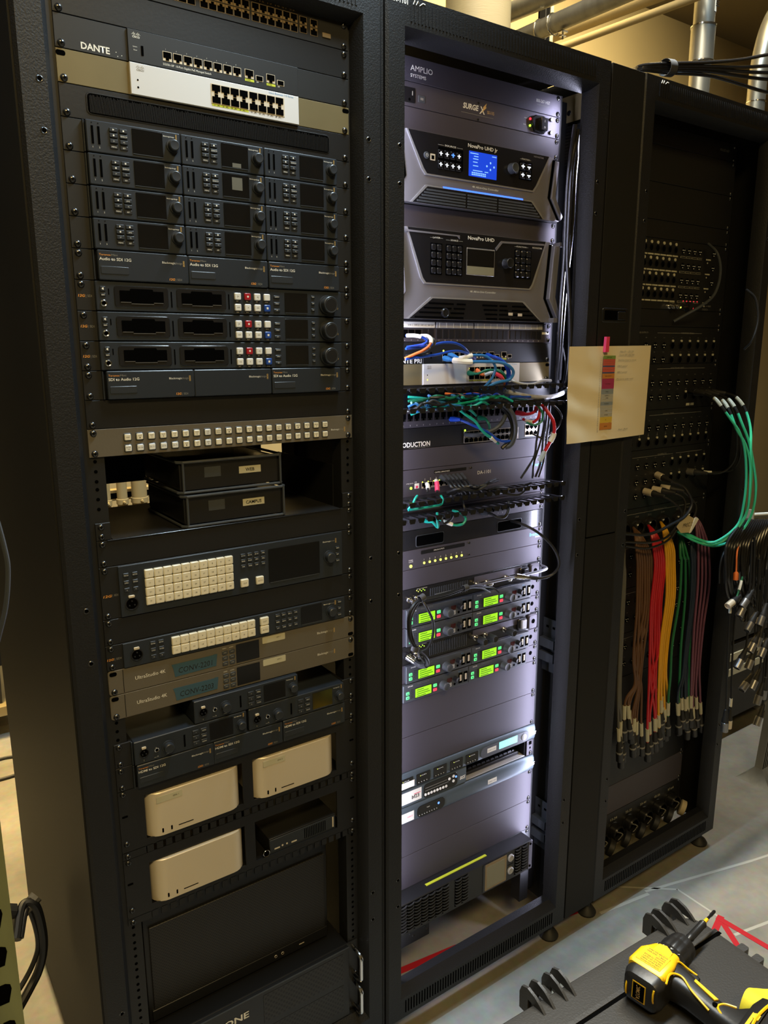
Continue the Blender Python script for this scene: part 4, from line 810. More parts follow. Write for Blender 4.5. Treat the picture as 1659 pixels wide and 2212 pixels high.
slab('display_bezel', 'slate', o, 50, 217, 5, 35, -11, -10, 12, .6); slab('white_sticker', 'label_white', o, 71, 101, 16, 28, -11.4, -11); text(o, 'DSP-1101', 74, 20, 3.4, 'ink_black', y=-11.6, width=24); slab('display', 'lcd_cyan', o, 111, 175, 14, 33, -11.6, -11, .8); text(o, 'I  1/2  Mix 1', 124, 21, 4, 'ink_white', y=-11.8, width=34)
put('round_key', 'rdk', lambda b_: b_.lathe([(-2.5, 7), (-1.8, 8.5), (0, 9)], n=20), 'grey', o, (199, -11, 20)); text(o, '◂', 184, 17, 4, y=-11.3); disc('sticker_dot', 'ink_grey', o, -172, 8, -10.6, 1.4, .3, .1, 8)
slab('white_sticker', 'label_white', o, -215, -158, 8, 24, -11.3, -10.9)
u = Unit(2, 35, 1, 'signal_processor', 'half-width processor with eight small round white buttons beside the tray', 'signal processor', m_='case_blue', panel=None, scr='', body=False); o = u.o
slab('front_panel', 'case_blue', o, -241, 8, .6, 43.8, -6, 0, 0, 2); slab('control_field', 'screen', o, -127, -22, 4, 40, -6.8, -6, 9, .3); text(o, 'BSS', -14, 14, 8.5, y=-6.3, width=18, bold=.03, slant=.2)
for i in range(8): disc('round_button', 'ink_white', o, -121+i*9, 13, -8, 3.4, 1.4, .4, 14)
for x, z in ((-48, 29), (-35, 32), (-35, 19)): disc('round_button', 'ink_white', o, x, z, -8, 3.6, 1.4, .4, 14)
disc('led', 'led_blue', o, -27, 28, -8, 2.6, 1.4, .4, 12); slab('marking_line', 'ink_grey', o, -122, -56, 29, 30, -7, -6.8); slab('marking_line', 'ink_grey', o, -122, -50, 22, 23, -7, -6.8); slab('white_sticker', 'label_white', o, -215, -133, 8, 38, -6.4, -6); text(o, 'bf23', -162, 16, 9, 'ink_black', y=-6.6, width=22, bold=.02); slab('pink_line', 'pink', o, -155, -136, 26, 27.5, -6.6, -6.4)
screw(o, -232.5, 6.35)
o = thing('keyboard_tray', 'black keyboard lying on a pale tray between the two blue-grey processors', 'keyboard', (597, 63, 91-36*U)); slab('tray', 'grey', o, 12, 214, 1, 3, -2, 200, 0, .6); slab('keyboard_base', 'black', o, 16, 206, 3, 12, 12, 160, 2, 1); slab('tray_wall', 'interior', o, 213, 215, 0, 43, 0, 200)
for j in range(5):
    for i in range(12): put('key', 'kbk', lambda b_: b_.loops([[(-6.6, -6.4, 0), (6.6, -6.4, 0), (6.6, 6.4, 0), (-6.6, 6.4, 0)], [(-5.4, -5, 4), (5.4, -5, 4), (5.4, 5.4, 4), (-5.4, 5.4, 4)]]), 'satin', o, (26+i*15.4+(j % 2)*4, 26+j*24, 12))
o = thing('rail_bracket', 'small steel bracket with square holes at the rail beside the keyboard', 'bracket', (597, 63, 91-36*U)); slab('plate', 'satin_blank', o, 219, 241, 1, 43, -3.4, 0, 0, .4); slab('square_hole', 'hole', o, 226, 236, 30, 40, -3.8, -3.2); disc('rail_hole', 'hole', o, 231, 21, -3.8, 3, .4, .1, 10); screw(o, 232.5, 6.35, -3.4)
o = bss(36, 'blue-grey processor with a curved dark window and small white sticker'); slab('control_field', 'screen', o, -149, -64, 6, 36, -11, -10, 12, .4); disc('led', 'led_blue', o, -84, 24, -11.6, 3, .8, .3, 12); text(o, 'Input', -120, 25, 3, y=-11.3)
for i in range(8): disc('status_led', 'ink_white', o, -142+i*7.5, 12, -11.3, 1, .4, .1, 6)
slab('white_sticker', 'label_white', o, 77, 107, 15, 27, -10.6, -10); text(o, 'DSP-1102', 80, 19, 3.4, 'ink_black', y=-10.8, width=24); slab('white_sticker', 'label_white', o, -215, -158, 8, 32, -10.6, -10); text(o, 'INPUT', -178, 18, 4, 'pink', y=-10.8)
Unit(2, 37, 2, 'blank_panel', 'tall blank panel with a purple sheen directly below the blue-grey processors', 'blank panel', m_='satin_blank')
Unit(2, 39, 2, 'blank_panel', 'tall blank panel with a purple sheen just above the battery unit', 'blank panel', m_='satin_blank')
# UPS
u = Unit(2, 41, 2, 'battery_backup', 'black battery backup with louvred front and small grey screen at the rack bottom', 'battery backup', m_='satin', scr='t', depth=500); o = u.o
part('front_body', B().plate(-236, 214, 1, 88, -43, 0, 2, 1.5), 'satin', o)
slab('accent_strip', 'ups_yellow', o, -128, 68, 88.2, 89.6, -24, -17); y = -43
def lou(b_): 
    pts = [(-10, 1.8), (-6, -.6), (0, -1.6), (6, -.6), (10, 1.8), (10, 4.6), (6, 2.2), (0, 1.2), (-6, 2.2), (-10, 4.6)]
    b_.loops([[(x, 0, z) for x, z in pts], [(x, 3, z) for x, z in pts]])
def grid(xs, n, pz=8.4):
    for x in xs:
        slab('louver_recess', 'hole', o, x-10.4, x+10.4, 8, 84, y-.3, y)
        for q in range(n): put('louver', 'louver', lou, 'louver', o, (x, y-3.2, 12+q*pz))
grid([-214+i*21.6 for i in range(7)], 9); grid([-44, -22], 9); grid((160, 184), 9)
slab('display_bezel', 'gloss', o, 38, 122, 5, 86, y-2, y, 3, 1); slab('display_rim', 'copper_port', o, 44, 118, 9, 84, y-2.5, y-2, 2); slab('display', 'ups_lcd', o, 50, 112, 14, 76, y-2.9, y-2.4, 1)
for z, m_ in ((67, 'key_white_lit'), (30, 'silver')): put('round_button', 'ub', lambda b_: b_.lathe([(-4, 6), (-4.4, 8), (-3, 10), (0, 10.6)], n=22), 'grey', o, (134, y, z))
slab('button_divider', 'hole', o, 124, 146, 47, 48, y-.4, y)
slab('side_ear', 'satin_blank', o, 200, 214, 3, 86, -43.6, -40, 1, .6)
for z in (12, 78): disc('ear_hole', 'hole', o, 207, z, -44, 3.4, .5, .1, 12)
o = thing('socket_box', 'low black box with screw terminals on the floor end of the middle rack', 'terminal box', (597, 63, 91-44*U)); slab('bar', 'satin', o, -216, 216, 20, 42, 0, 60, 0, 1); slab('bar_edge', 'slate', o, -216, 216, 41, 42, -1, 1)
slab('box', 'black', o, -216, -110, -18, 20, -14, 40, 1, 1)
for x, z in ((-170, 12), (-160, 2), (-128, 12), (-118, 0)): disc('screw_head', 'screw', o, x, z, -15, 3, 1, .4, 10)
led(856, 15, -1890, 80, math.radians(50), 4.0, 'long white led strip hidden behind the right post of the middle rack')
led(346, 15, -1890, 80, math.radians(-74), 3.6, 'white led strip added unseen behind the left post to even the middle rack light')  # added strip, out of view, evening the light across the panels

# ================= RIGHT RACK =================
def U3(z1, z0, name, label, cat, m_='deck_ear', y=72, body=True):
    o = thing(name, label, cat, (1307, y, z0)); H = z1-z0
    slab('front_panel', m_, o, -241, 241, .6, H-.6, -3, 0, 0, .5)
    if body: slab('chassis_light_block', 'interior', o, -216, 216, 1, H-1, .1, 160)  # same dark box, added behind blanks too so no light passes
    for z in (6.35, H-6.35):
        for x in (-232.5, 232.5): screw(o, x, z)
    return o
o = U3(91, 46, 'power_distributor', 'black panel with a small grey phone number at the top of the right rack', 'power panel', 'satin'); text(o, '800-267-1437', 165, 21, 6.5, 'ink_grey', width=42)
U3(46, -42, 'blank_panel', 'tall black blank panel near the top of the right rack', 'blank panel'); U3(-42, -131, 'blank_panel', 'second tall black blank panel down in the right rack', 'blank panel'); U3(-131, -176, 'blank_panel', 'narrow black blank panel just above the stage box', 'blank panel')
o = U3(-176, -353.5, 'stage_box', 'stage box covered with rows of round sockets and tan strips in the right rack', 'stage box', 'black')
for j in range(4):
    zt = 170-j*38.5
    for i in range(8):
        x = -180+i*26; xlr_socket(o, x, zt-17, -3, 9.5, latch=False, pins=False); put('latch', 'tlat', lambda b_: b_.lathe([(-2.5, 3), (-2, 4), (0, 4.2)], n=14), 'label_tape', o, (x, -3, zt-3)); slab('label_strip', 'label_tape', o, x-12, x+11, zt-34, zt-30.5, -3.4, -3)
    for i in range(4):
        x = 36+i*25; xlr_socket(o, x, zt-17, -3, 9.5, latch=False, pins='d'); b_ = B(); b_.box(x-11, x+11, -3.3, -3, zt-34.5, zt-34); b_.box(x-11, x+11, -3.3, -3, zt-30.5, zt-30); b_.box(x-11, x-10, -3.3, -3, zt-34, zt-30); part('label_outline', b_, 'label_tape', o)
    xlr_socket(o, 176, zt-17, -3, 9.5, latch=False, pins='d'); slab('label_strip', 'label_tape', o, 142, 164, zt-34, zt-30.5, -3.4, -3); disc('jack_mark', 'label_tape', o, 150, zt-41, -3.6, 2.4, .6, .2, 8)
text(o, 'DIGITAL A 4000', 130, 12, 4.5, 'ink_grey', width=52); text(o, 'DiGiCo', 144, 3, 5, 'ink_grey', width=26); text(o, 'WORD CLK', -8, 18, 3, 'label_tape', width=22)
for x in (-10, 12): bnc(o, x, 9, -3)
disc('led', 'led_red', o, 33, 7.5, -5, 2.4, 2, .6, 10); disc('led', 'led_yellow', o, 42, 7.5, -5, 2.4, 2, .6, 10); disc('led', 'led_yellow', o, 88, 6, -5, 2.2, 2, .6, 10); disc('led', 'led_red', o, 96, 7, -5, 3.4, 2, .6, 12)
for i in range(5): disc('led', 'led_red', o, 52+i*16, 24.5, -4, 1.2, 1, .3, 8)
put('round_dial', 'rdl', lambda b_: b_.lathe([(-12, 10), (-13, 12), (-2, 13), (0, 14)], n=24), 'gloss', o, (70, -3, 10))
U3(-353.5, -398, 'blank_panel', 'narrow black blank panel just below the stage box', 'blank panel')
def sockets(o, xs, z, kind):
    for x in xs:
        if kind == 'm': xlr_socket(o, x, z, -3, 10.5, latch=False, pins='d')
        else: xlr_socket(o, x, z, -3, 10.5, latch=False, pins=False); put('latch', 'tl2', lambda b_: b_.plate(-4, 4, -3, 3, -2.4, 0, 2.6, .5), 'label_tape', o, (x, -3, z+13))
        text(o, 'XLR', x, z+20, 2.6, 'ink_grey', align='CENTER')
xs = [-213+i*38.7 for i in range(12)]
o = U3(-398, -496, 'connector_panel', 'uppermost black connector panel in the right rack, partly behind the paper', 'connector panel'); slab('rule_line', 'ink_grey', o, -50, 150, 81, 82, -3.3, -3); text(o, 'CONSOLE OUTPUTS', -150, 80, 4, 'ink_grey', width=60); text(o, 'MONITOR SENDS', 55, 80, 4, 'ink_grey', width=60)
for z in (48, 10): sockets(o, xs[:6], z, 'm'); sockets(o, xs[6:], z, 'f')
o = U3(-496, -620, 'connector_panel', 'second black connector panel down, with the mint green cables plugged in', 'connector panel'); slab('rule_line', 'ink_grey', o, -40, 180, 110, 111, -3.3, -3); text(o, 'FOH STAGE LINES', 20, 110, 4, 'ink_grey', width=60); sockets(o, xs, 72, 'm'); sockets(o, xs[:8], 33, 'm'); sockets(o, xs[8:], 33, 'f'); slab('tan_label', 'label_tape', o, 104, 120, 6, 13, -3.5, -3); slab('tan_label', 'label_tape', o, 124, 140, 6, 13, -3.5, -3)
o = U3(-620, -728, 'connector_panel', 'third black connector panel down with one row of pins above tan latches', 'connector panel'); slab('rule_line', 'ink_grey', o, -60, 180, 93, 94, -3.3, -3); text(o, 'SPARE TIES', 0, 93, 4, 'ink_grey', width=50); sockets(o, xs, 58, 'm'); sockets(o, xs, 18, 'f')
for x in xs: slab('tie_line', 'ink_grey', o, x-.3, x+.3, 34, 46, -3.3, -3)
o = U3(-728, -890, 'connector_panel', 'fourth black connector panel down with silver connectors plugged in', 'connector panel'); slab('rule_line', 'ink_grey', o, -120, 60, 142, 143, -3.3, -3); slab('rule_line', 'ink_grey', o, 75, 200, 142, 143, -3.3, -3); text(o, 'OUTPUTS', -10, 143, 4, 'ink_grey', width=40); sockets(o, xs[:7], 116, 'm'); sockets(o, xs[7:], 116, 'f'); sockets(o, xs[:6], 72, 'm'); sockets(o, xs[7:], 72, 'f'); sockets(o, xs[:7], 33, 'm')
o = U3(-890, -985, 'gland_panel', 'black panel whose round glands release the coloured cable bundles', 'connector panel'); slab('rule_line', 'ink_grey', o, -200, 200, 79, 80, -3.3, -3); text(o, 'MULTITRACKS', -10, 79, 4.5, 'ink_grey', width=62)
for x, s_ in ((-140, '1-12'), (-82, '17-24'), (-26, '25-32'), (34, '33-44'), (106, '45-56'), (158, '57-64')):
    put('cable_gland', 'gland', lambda b_: b_.lathe([(-14, 13), (-16, 16), (-10, 21), (0, 23)], n=24, cap=False), 'gloss', o, (x, -3, 42)); disc('gland_throat', 'hole', o, x, 42, -5, 15, 1, .2, 18); text(o, s_, x, 68, 5, 'ink_grey', align='CENTER')
for k, (z1, z0, wd) in enumerate(((-985, -1120, 'upper'), (-1120, -1255, 'middle'), (-1255, -1390, 'lower'))):
    o = U3(z1, z0, 'connector_panel', 'black connector panel behind the coloured bundles, %s of three' % wd, 'connector panel'); slab('rule_line', 'ink_grey', o, -200, 60, 118, 119, -3.3, -3)
    for z in (92, 40): sockets(o, xs, z, 'm')
U3(-1390, -1560, 'blank_panel', 'tall black blank panel behind the lower cable bundles', 'blank panel'); U3(-1560, -1735, 'blank_panel', 'tall black blank panel behind the hanging connectors', 'blank panel'); U3(-1735, -1830, 'blank_panel', 'lowest black blank panel above the round multipin sockets', 'blank panel', 'satin_blank')
o = U3(-1830, -1925, 'multipin_panel', 'black panel of numbered round multipin sockets with chained caps at the bottom', 'connector panel', 'black')
for i, s_ in enumerate(('1-12', '13-24', '25-32', '33-44', '45-56', '57-64')):
    x = -165+i*71; text(o, s_, x+2, 66, 8, 'label_tape', align='CENTER', width=30); put('multipin_socket', 'mps', lambda b_: b_.lathe([(-26, 19), (-28, 22), (-24, 25), (-4, 25), (-3, 29), (0, 29)], n=24, cap=False), 'gloss', o, (x, -3, 32)); disc('socket_face', 'hole', o, x, 32, -14, 20, 2, .4, 20)
    c_ = put('dust_cap', 'dcap', lambda b_: b_.lathe([(0, 22), (2, 25), (16, 25), (18, 20)], (0, 0, 0), (.5, -.75, -.3), 24), 'tag_paper' if i == 5 else 'rubber', o, (x+20, -28, 12), 'tan lined cap hanging open' if i == 5 else None)
    put('cap_chain', 'chain', lambda b_: [b_.tube([(math.sin(q*.28)*14+q*1.2, -26-4*math.sin(q*.3), 40-q*2.4), (math.sin(q*.28+.2)*14+q*1.2+1, -26, 38.4-q*2.4)], 1.1 if q % 2 else 1.7, 5) for q in range(17)], 'ink_grey', o, (x-6, 0, 0))
for x in (-170, 60): disc('white_pin', 'ink_white', o, x, 54, -6, 2, 3, .5, 8)

# ================= CABLES =================
def along(path, a, b_): n = len(path); return path[max(0, int(a*n)):max(int(b_*n), int(a*n)+2)]
def endseg(P_, L_, end):
    """points of the last L_ mm of the path, from the far point to the tip"""
    Q = P_ if end else P_[::-1]; o = [Q[-1]]; d = 0
    for q in Q[-2::-1]:
        s_ = (q-o[-1]).length
        if d+s_ >= L_: o.append(o[-1]+(q-o[-1])*((L_-d)/max(s_, 1e-6))); break
        o.append(q); d += s_
    return o[::-1]
def sub(P_, a, b_, end):
    """the stretch between a and b_ mm from the tip"""
    s_ = endseg(P_, b_, end); t = endseg(P_, a, end); return [s_[0]]+[q for q in s_[1:] if (q-s_[-1]).length > (t[0]-s_[-1]).length]+[t[0]] if a > 0 else s_
def cable(name, label, group, m_, r, pts, e):
    o0 = Vector(pts[0]); P_ = [q-o0 for q in curve(pts, 5)]
    o = part(name, B().tube(P_, r, 8), m_, None, (0, 0, 0)); o.location = W(*o0); tag(o, label, 'cable', group)
    pairs = [(k, ch) for k, cs in enumerate(e.split('|') if '|' in e else e) for ch in cs]; pl = {k for k, ch in pairs if ch == 'j'}
    for k, ch in pairs:
        if ch == '-': continue
        tip = P_[-1] if k else P_[0]; d = (tip-(P_[-3] if k else P_[2])).normalized()
        if d.length < .5: d = Vector((0, 1, 0))
        if ch in 'j':
            q = B(); q.lathe([(-20, r*1.1), (-8, r*1.8), (0, 6), (9, 6.3), (10, 5.5)], tip, d, 8); part('plug', q, m_ if m_ != 'black' else 'slate', o)
        elif ch in 'sw': part('marker_sleeve', B().tube(sub(P_, 2 if ch == 's' else (26 if k in pl else 12), 54 if k in pl else 34, k), r*1.5, 8), 'label_white', o)
        elif ch == 'W': part('marker_sleeve', B().tube(sub(P_, 26, 66, k), r*1.9, 8), 'label_white', o)
        elif ch == 'P': part('marker_sleeve', B().tube(sub(P_, 24, 42, k), r*1.5, 8), 'label_white', o); part('pink_tag', B().tube(sub(P_, 2, 24, k), r*1.8, 8), 'pink', o)
        elif ch == 'C': part('marker_sleeve', B().tube(sub(P_, 28, 50, k), r*1.5, 8), 'label_white', o); q = B(); q.lathe([(-4, 5), (0, 6.5), (22, 6.5), (23, 5)], tip, d, 6); part('clear_plug', q, 'clear_plug', o)
        elif ch == 'O': q = B(); q.lathe([(-4, 4), (0, 7), (20, 7), (21, 6)], tip, d, 4); part('plug', q, 'orange', o)
        elif ch == 'b': q = B(); q.lathe([(-30, r*1.05), (-28, 4.6), (-12, 5.2), (-11, 6.6), (-2, 6.6), (-1.5, 7.4), (10, 7.4), (11, 5)], tip, d, 14); part('coaxial_plug', q, 'chrome', o); part('plug_boot', B().tube(endseg(P_, 46, k)[:-2] or P_[-3:], r*1.5, 8), 'rubber', o) if len(endseg(P_, 46, k)) > 4 else None
        elif ch in 'xXSTtk':
            sh = {'x': 'greyc', 'X': 'silver', 'S': 'alu', 'T': 'silver', 't': 'black', 'k': 'black'}[ch]
            s_ = 1.12 if ch == 'S' else 1.
            bk = -1 if ch in 'xXk' else 1      # plugged in: the shell points into the socket along the first or last leg
            q = B(); q.lathe([(-38*s_, r*1.05), (-36*s_, 5*s_), (-12*s_, 7.5*s_), (-8*s_, 9*s_), (0, 9.3*s_)], tip, d, 16); part('plug_boot', q, 'rubber', o)
            q = B(); q.lathe([(0, 9*s_), (.8, 9.8*s_), (26*s_, 9.8*s_), (27*s_, 9*s_), (26.9*s_, 8.2*s_), (22*s_, 8*s_)], tip, d, 18); part('plug_shell', q, sh, o)
            if ch in 't': part('plug_ring', B().lathe([(-6, 8.6), (-5.5, 9.8), (-1, 9.8), (-.5, 9)], tip, d, 16), 'ink_grey', o)
            if ch == 't': part('marker_sleeve', B().tube(sub(P_, 42, 84, k), r*1.55, 8), 'label_tape', o)
            if ch == 'k': part('marker_sleeve', B().tube(sub(P_, 70, 100, k), r*1.4, 8), 'label_tape', o); part('black_section', B().tube(sub(P_, 30, 120, k), r*1.08, 8), 'black', o)
            if ch == 'T': part('marker_sleeve', B().tube(sub(P_, 44, 70, k), r*1.5, 8), 'label_white', o)
    return o
CABLES=[
('network_cable', 'short blue patch cable with white sleeve looping from the top patch panel, leftmost port', None, 'blue', 2.6,[(399,40,-430),(407,25,-430),(413,12,-432),(423,8,-436),(427,6,-441),(422,8,-446),(414,15,-449),(387,20,-453)], 's-'),
('network_cable', 'orange patch cable curving down from the top patch panel over the black switch', None, 'orange', 2.8,[(424,25,-431),(430,12,-431),(434,4,-436),(434,2,-443),(427,2,-452),(414,4,-460),(401,10,-466),(381,18,-475)], 's-'),
('network_cable', 'black patch cable looping just outside the orange one below the top patch panel', None, 'black', 2.8,[(445,25,-432),(444,8,-437),(445,4,-444),(441,4,-452),(432,8,-460),(420,14,-466),(385,20,-470)], '--'),
('network_cable', 'long blue cable arching under the row of port numbers to the black switch', None, 'blue', 2.6,[(383,18,-456),(421,20,-453),(448,18,-449),(473,14,-444),(500,12,-444),(520,12,-449),(536,14,-457),(553,25,-465),(577,50,-472)], '-j'),
('network_cable', 'long blue cable crossing the black switch just below the higher blue arch', None, 'blue', 2.6,[(381,15,-476),(420,16,-472),(458,14,-468),(490,12,-462),(516,12,-461),(537,14,-465),(557,22,-471),(585,45,-476)], '-j'),
('network_cable', 'blue patch cable with white marker, plugged into the black switch beside its first port', None, 'blue2', 3.0,[(529,52,-470),(531,25,-475),(551,12,-470),(582,5,-471),(600,0,-483),(609,0,-497),(606,5,-516),(597,12,-531),(589,20,-543)], 'jw|-'),
('network_cable', 'thick blue cable with printed sleeve making the widest loop over the white switch', None, 'blue2', 3.4,[(514,56,-476),(517,30,-480),(539,12,-483),(577,2,-483),(618,-6,-485),(642,-10,-494),(655,-8,-507),(647,-4,-522),(625,0,-526),(608,6,-531),(596,14,-540)], 'jW|-'),
('network_cable', 'deep blue cable dropping from the last black switch ports past the white switch', None, 'blue', 2.8,[(633,50,-471),(625,20,-473),(635,6,-481),(647,0,-496),(654,2,-513),(651,6,-527),(654,14,-542)], 'j-'),
('network_cable', 'second deep blue cable dropping close inside the other in front of the white switch', None, 'blue', 2.6,[(645,48,-476),(637,22,-478),(646,10,-491),(653,8,-508),(653,12,-525),(651,20,-545)], '--'),
('network_cable', 'green patch cable plugged into the first port of the white switch', None, 'green', 2.6,[(583,55,-508),(584,30,-509),(598,14,-501),(622,8,-503),(642,8,-512),(655,14,-527),(660,20,-542)], 'j-'),
('network_cable', 'orange-red patch cable from the white switch with a white marker sleeve', None, 'orange', 2.6,[(606,55,-504),(608,35,-512),(616,16,-506),(630,10,-510),(642,8,-522),(654,16,-540)], 'jw|-'),
('network_cable', 'pink marked red cable stub hanging at the right of the white switch ports', None, 'pink', 4.6,[(614,10,-507),(623,4,-513),(632,4,-518)], '--'),
('network_cable', 'short green cable behind the orange one at the white switch', None, 'green', 2.4,[(635,55,-507),(631,25,-501),(641,14,-505),(652,12,-518),(663,18,-537)], 'j-'),
('mains_cable', 'pale grey cord sweeping from the right edge of the upper cable tray', None, 'grey', 3.2,[(792,10,-528),(760,4,-527),(726,2,-534),(697,4,-533),(677,12,-527),(677,30,-521)], '--'),
('mains_cable', 'thick light grey cord leaving the cable trays to the right beside the pinned paper', None, 'grey', 5.2,[(953,90,-515),(929,70,-542),(877,40,-556),(813,20,-565),(747,8,-564),(693,5,-557),(648,10,-547)], '--'),
('network_cable', 'teal cable running along the upper cable tray, highest of the teal ones', 'cables in the upper cable tray', 'teal', 2.8,[(398,30,-552),(431,20,-556),(471,15,-563),(511,12,-573),(556,20,-585),(584,30,-599)], '--'),
('network_cable', 'green cable lying lengthwise in the upper cable tray to its right end', 'cables in the upper cable tray', 'green', 2.8,[(395,25,-560),(436,15,-557),(479,10,-559),(540,10,-559),(599,12,-558),(668,14,-563),(737,20,-573)], '--'),
('network_cable', 'teal cable rising diagonally across the tray to the right', 'cables in the upper cable tray', 'teal', 2.6,[(401,25,-588),(422,12,-579),(458,6,-573),(504,4,-570),(556,6,-565),(597,10,-559)], '--'),
('network_cable', 'blue cable running diagonally down through the upper tray', 'cables in the upper cable tray', 'blue2', 3.2,[(442,20,-550),(449,6,-558),(476,2,-568),(515,2,-574),(545,8,-582)], '--'),
('network_cable', 'blue cable looped at the left end of the upper tray', 'cables in the upper cable tray', 'blue2', 2.8,[(387,15,-571),(397,5,-564),(404,0,-568),(421,0,-573),(449,6,-576)], '--'),
('network_cable', 'short deep blue cable across the middle of the upper tray', 'cables in the upper cable tray', 'blue', 2.8,[(507,15,-557),(523,8,-553),(544,8,-550),(576,12,-552)], '--'),
('network_cable', 'second blue cable looped beside the first at the left end of the tray', 'cables in the upper cable tray', 'blue2', 2.4,[(393,22,-577),(405,8,-581),(424,2,-569),(428,4,-560),(436,4,-572),(460,12,-579)], '--'),
('network_cable', 'black cable lying along the right half of the upper tray', 'cables in the upper cable tray', 'black', 3.4,[(530,20,-567),(578,10,-562),(618,4,-566),(676,4,-572),(768,8,-571)], '--'),
('network_cable', 'orange cable glimpsed behind the fingers of the upper tray', 'cables in the upper cable tray', 'orange', 2.4,[(491,25,-548),(525,15,-551),(567,12,-550),(598,14,-557)], '--'),
('network_cable', 'teal cable weaving through the middle of the upper tray', 'cables in the upper cable tray', 'teal', 2.6,[(553,18,-549),(575,6,-568),(577,6,-557),(605,8,-563),(652,16,-558)], '--'),
('network_cable', 'short bright blue cable end at the right of the upper tray', 'cables in the upper cable tray', 'blue', 2.8,[(660,6,-560),(683,2,-560),(720,2,-562)], '--'),
('network_cable', 'blue cable plugged into the lower patch panel, sagging across the production switch', None, 'blue', 3.0,[(539,52,-606),(544,35,-607),(565,15,-619),(596,5,-634),(618,0,-650),(645,0,-658),(669,4,-654),(678,10,-637),(688,25,-622)], 'j-'),
('network_cable', 'green cable falling diagonally from the lower tray to a white marked sleeve', None, 'teal', 3.0,[(520,10,-583),(534,2,-595),(555,0,-608),(571,0,-625),(590,2,-639),(612,4,-650),(632,8,-662)], '-w'),
('network_cable', 'thick dark grey cable curving in front of the production switch, outermost right', None, 'slate', 5.6,[(633,20,-569),(646,5,-579),(659,-4,-596),(668,-6,-621),(670,-4,-646),(662,0,-666),(653,8,-671)], '--'),
('network_cable', 'second thick dark cable nested inside the outermost one', None, 'black', 4.6,[(645,25,-580),(652,10,-591),(664,4,-611),(668,2,-634),(662,4,-656),(643,8,-673)], '--'),
('network_cable', 'dark grey booted cable plugged into the production switch port block', None, 'slate', 5.0,[(569,48,-641),(575,25,-641),(594,10,-636),(617,4,-628),(637,4,-615),(654,12,-601)], '--'),
('network_cable', 'small green cable plugged upright into the lower patch panel', None, 'green', 2.8,[(619,54,-608),(617,35,-609),(618,25,-620),(635,40,-635)], 'j-'),
('network_cable', 'thick red cable dangling beside the rack rail, with a white tag and clear plug', None, 'red', 4.2,[(775,18,-582),(776,0,-599),(785,-8,-617),(789,-10,-635),(789,-8,-653),(781,-4,-671),(772,2,-692)], '-C'),
('network_cable', 'red cable bending from the lower patch panel up behind the tray, higher one', None, 'red', 3.4,[(736,50,-602),(736,25,-603),(744,12,-597),(757,16,-584)], 'j-'),
('network_cable', 'red cable bending from the lower patch panel up behind the tray, lower one', None, 'red', 3.4,[(748,50,-617),(745,22,-622),(752,8,-614),(758,8,-594),(763,16,-582)], 'w-'),
('network_cable', 'green cable looping round below the red ones at the right of the patch panel', None, 'green', 2.6,[(730,20,-572),(746,4,-583),(759,0,-601),(759,2,-619),(742,8,-627),(734,25,-622)], '--'),
('network_cable', 'thin black cable arcing out into the gap at the right of the trays', None, 'black', 2.2,[(796,10,-580),(808,0,-593),(823,0,-612),(826,10,-633),(819,20,-647),(788,22,-661),(769,40,-651)], '--'),
('thin_cable', 'thin black cable dropping straight, leftmost over the right ends of the panels', 'thin black cables down the right rail', 'black', 2.6,[(781,20,-580),(791,24,-625),(784,25,-666),(769,20,-691),(756,18,-721),(754,18,-753)], '--'),
('thin_cable', 'thin black cable dropping straight, middle one over the right ends of the panels', 'thin black cables down the right rail', 'black', 2.6,[(786,14,-580),(791,18,-624),(786,20,-663),(775,12,-691),(770,12,-722),(759,14,-750)], '--'),
('thin_cable', 'thin black cable dropping straight, rightmost over the right ends of the panels', 'thin black cables down the right rail', 'black', 2.6,[(790,8,-580),(794,12,-624),(792,15,-661),(782,8,-691),(777,8,-716),(768,12,-751)], '--'),
('thin_cable', 'thin black cable slanting left as it drops over the right ends of the panels', 'thin black cables down the right rail', 'black', 2.6,[(774,24,-580),(777,26,-624),(769,25,-668),(759,20,-701),(729,14,-729),(712,14,-748)], '--'),
('controller_cable', 'black cable draped into the finger tray from control port four', 'black cables from the control surface ports', 'black', 3.0,[(511,55,-734),(505,30,-738),(501,10,-747),(520,8,-757),(533,14,-765)], 'j-'),
('controller_cable', 'black cable draped into the finger tray from control port five', 'black cables from the control surface ports', 'black', 3.0,[(523,55,-734),(516,30,-739),(512,10,-748),(532,8,-757),(545,14,-766)], 'j-'),
('controller_cable', 'black cable draped into the finger tray from control port six', 'black cables from the control surface ports', 'black', 3.0,[(534,55,-735),(528,30,-740),(524,10,-749),(543,8,-758),(557,14,-766)], 'j-'),
('controller_cable', 'black cable draped into the finger tray from control port seven', 'black cables from the control surface ports', 'black', 3.0,[(546,55,-735),(539,30,-741),(535,10,-750),(555,8,-758),(568,14,-766)], 'j-'),
('controller_cable', 'black cable draped into the finger tray from control port eight', 'black cables from the control surface ports', 'black', 3.0,[(557,55,-735),(551,30,-742),(547,10,-751),(566,8,-759),(580,14,-766)], 'j-'),
('controller_cable', 'black cable draped into the finger tray from control port nine', 'black cables from the control surface ports', 'black', 3.0,[(569,55,-735),(563,30,-743),(558,10,-752),(578,8,-759),(592,14,-767)], 'j-'),
('network_cable', 'black cable with white marker tag hanging from the first numbered port', None, 'black', 3.0,[(462,50,-739),(452,30,-742),(440,15,-753)], '-w'),
('network_cable', 'black cable with white and pink marker hanging from the third numbered port', None, 'black', 3.0,[(489,50,-736),(476,30,-737),(466,15,-754)], '-P'),
('network_cable', 'teal cable dipping at the left below the lower finger tray', None, 'teal', 2.6,[(389,15,-783),(393,5,-770),(402,8,-760),(416,20,-758)], '--'),
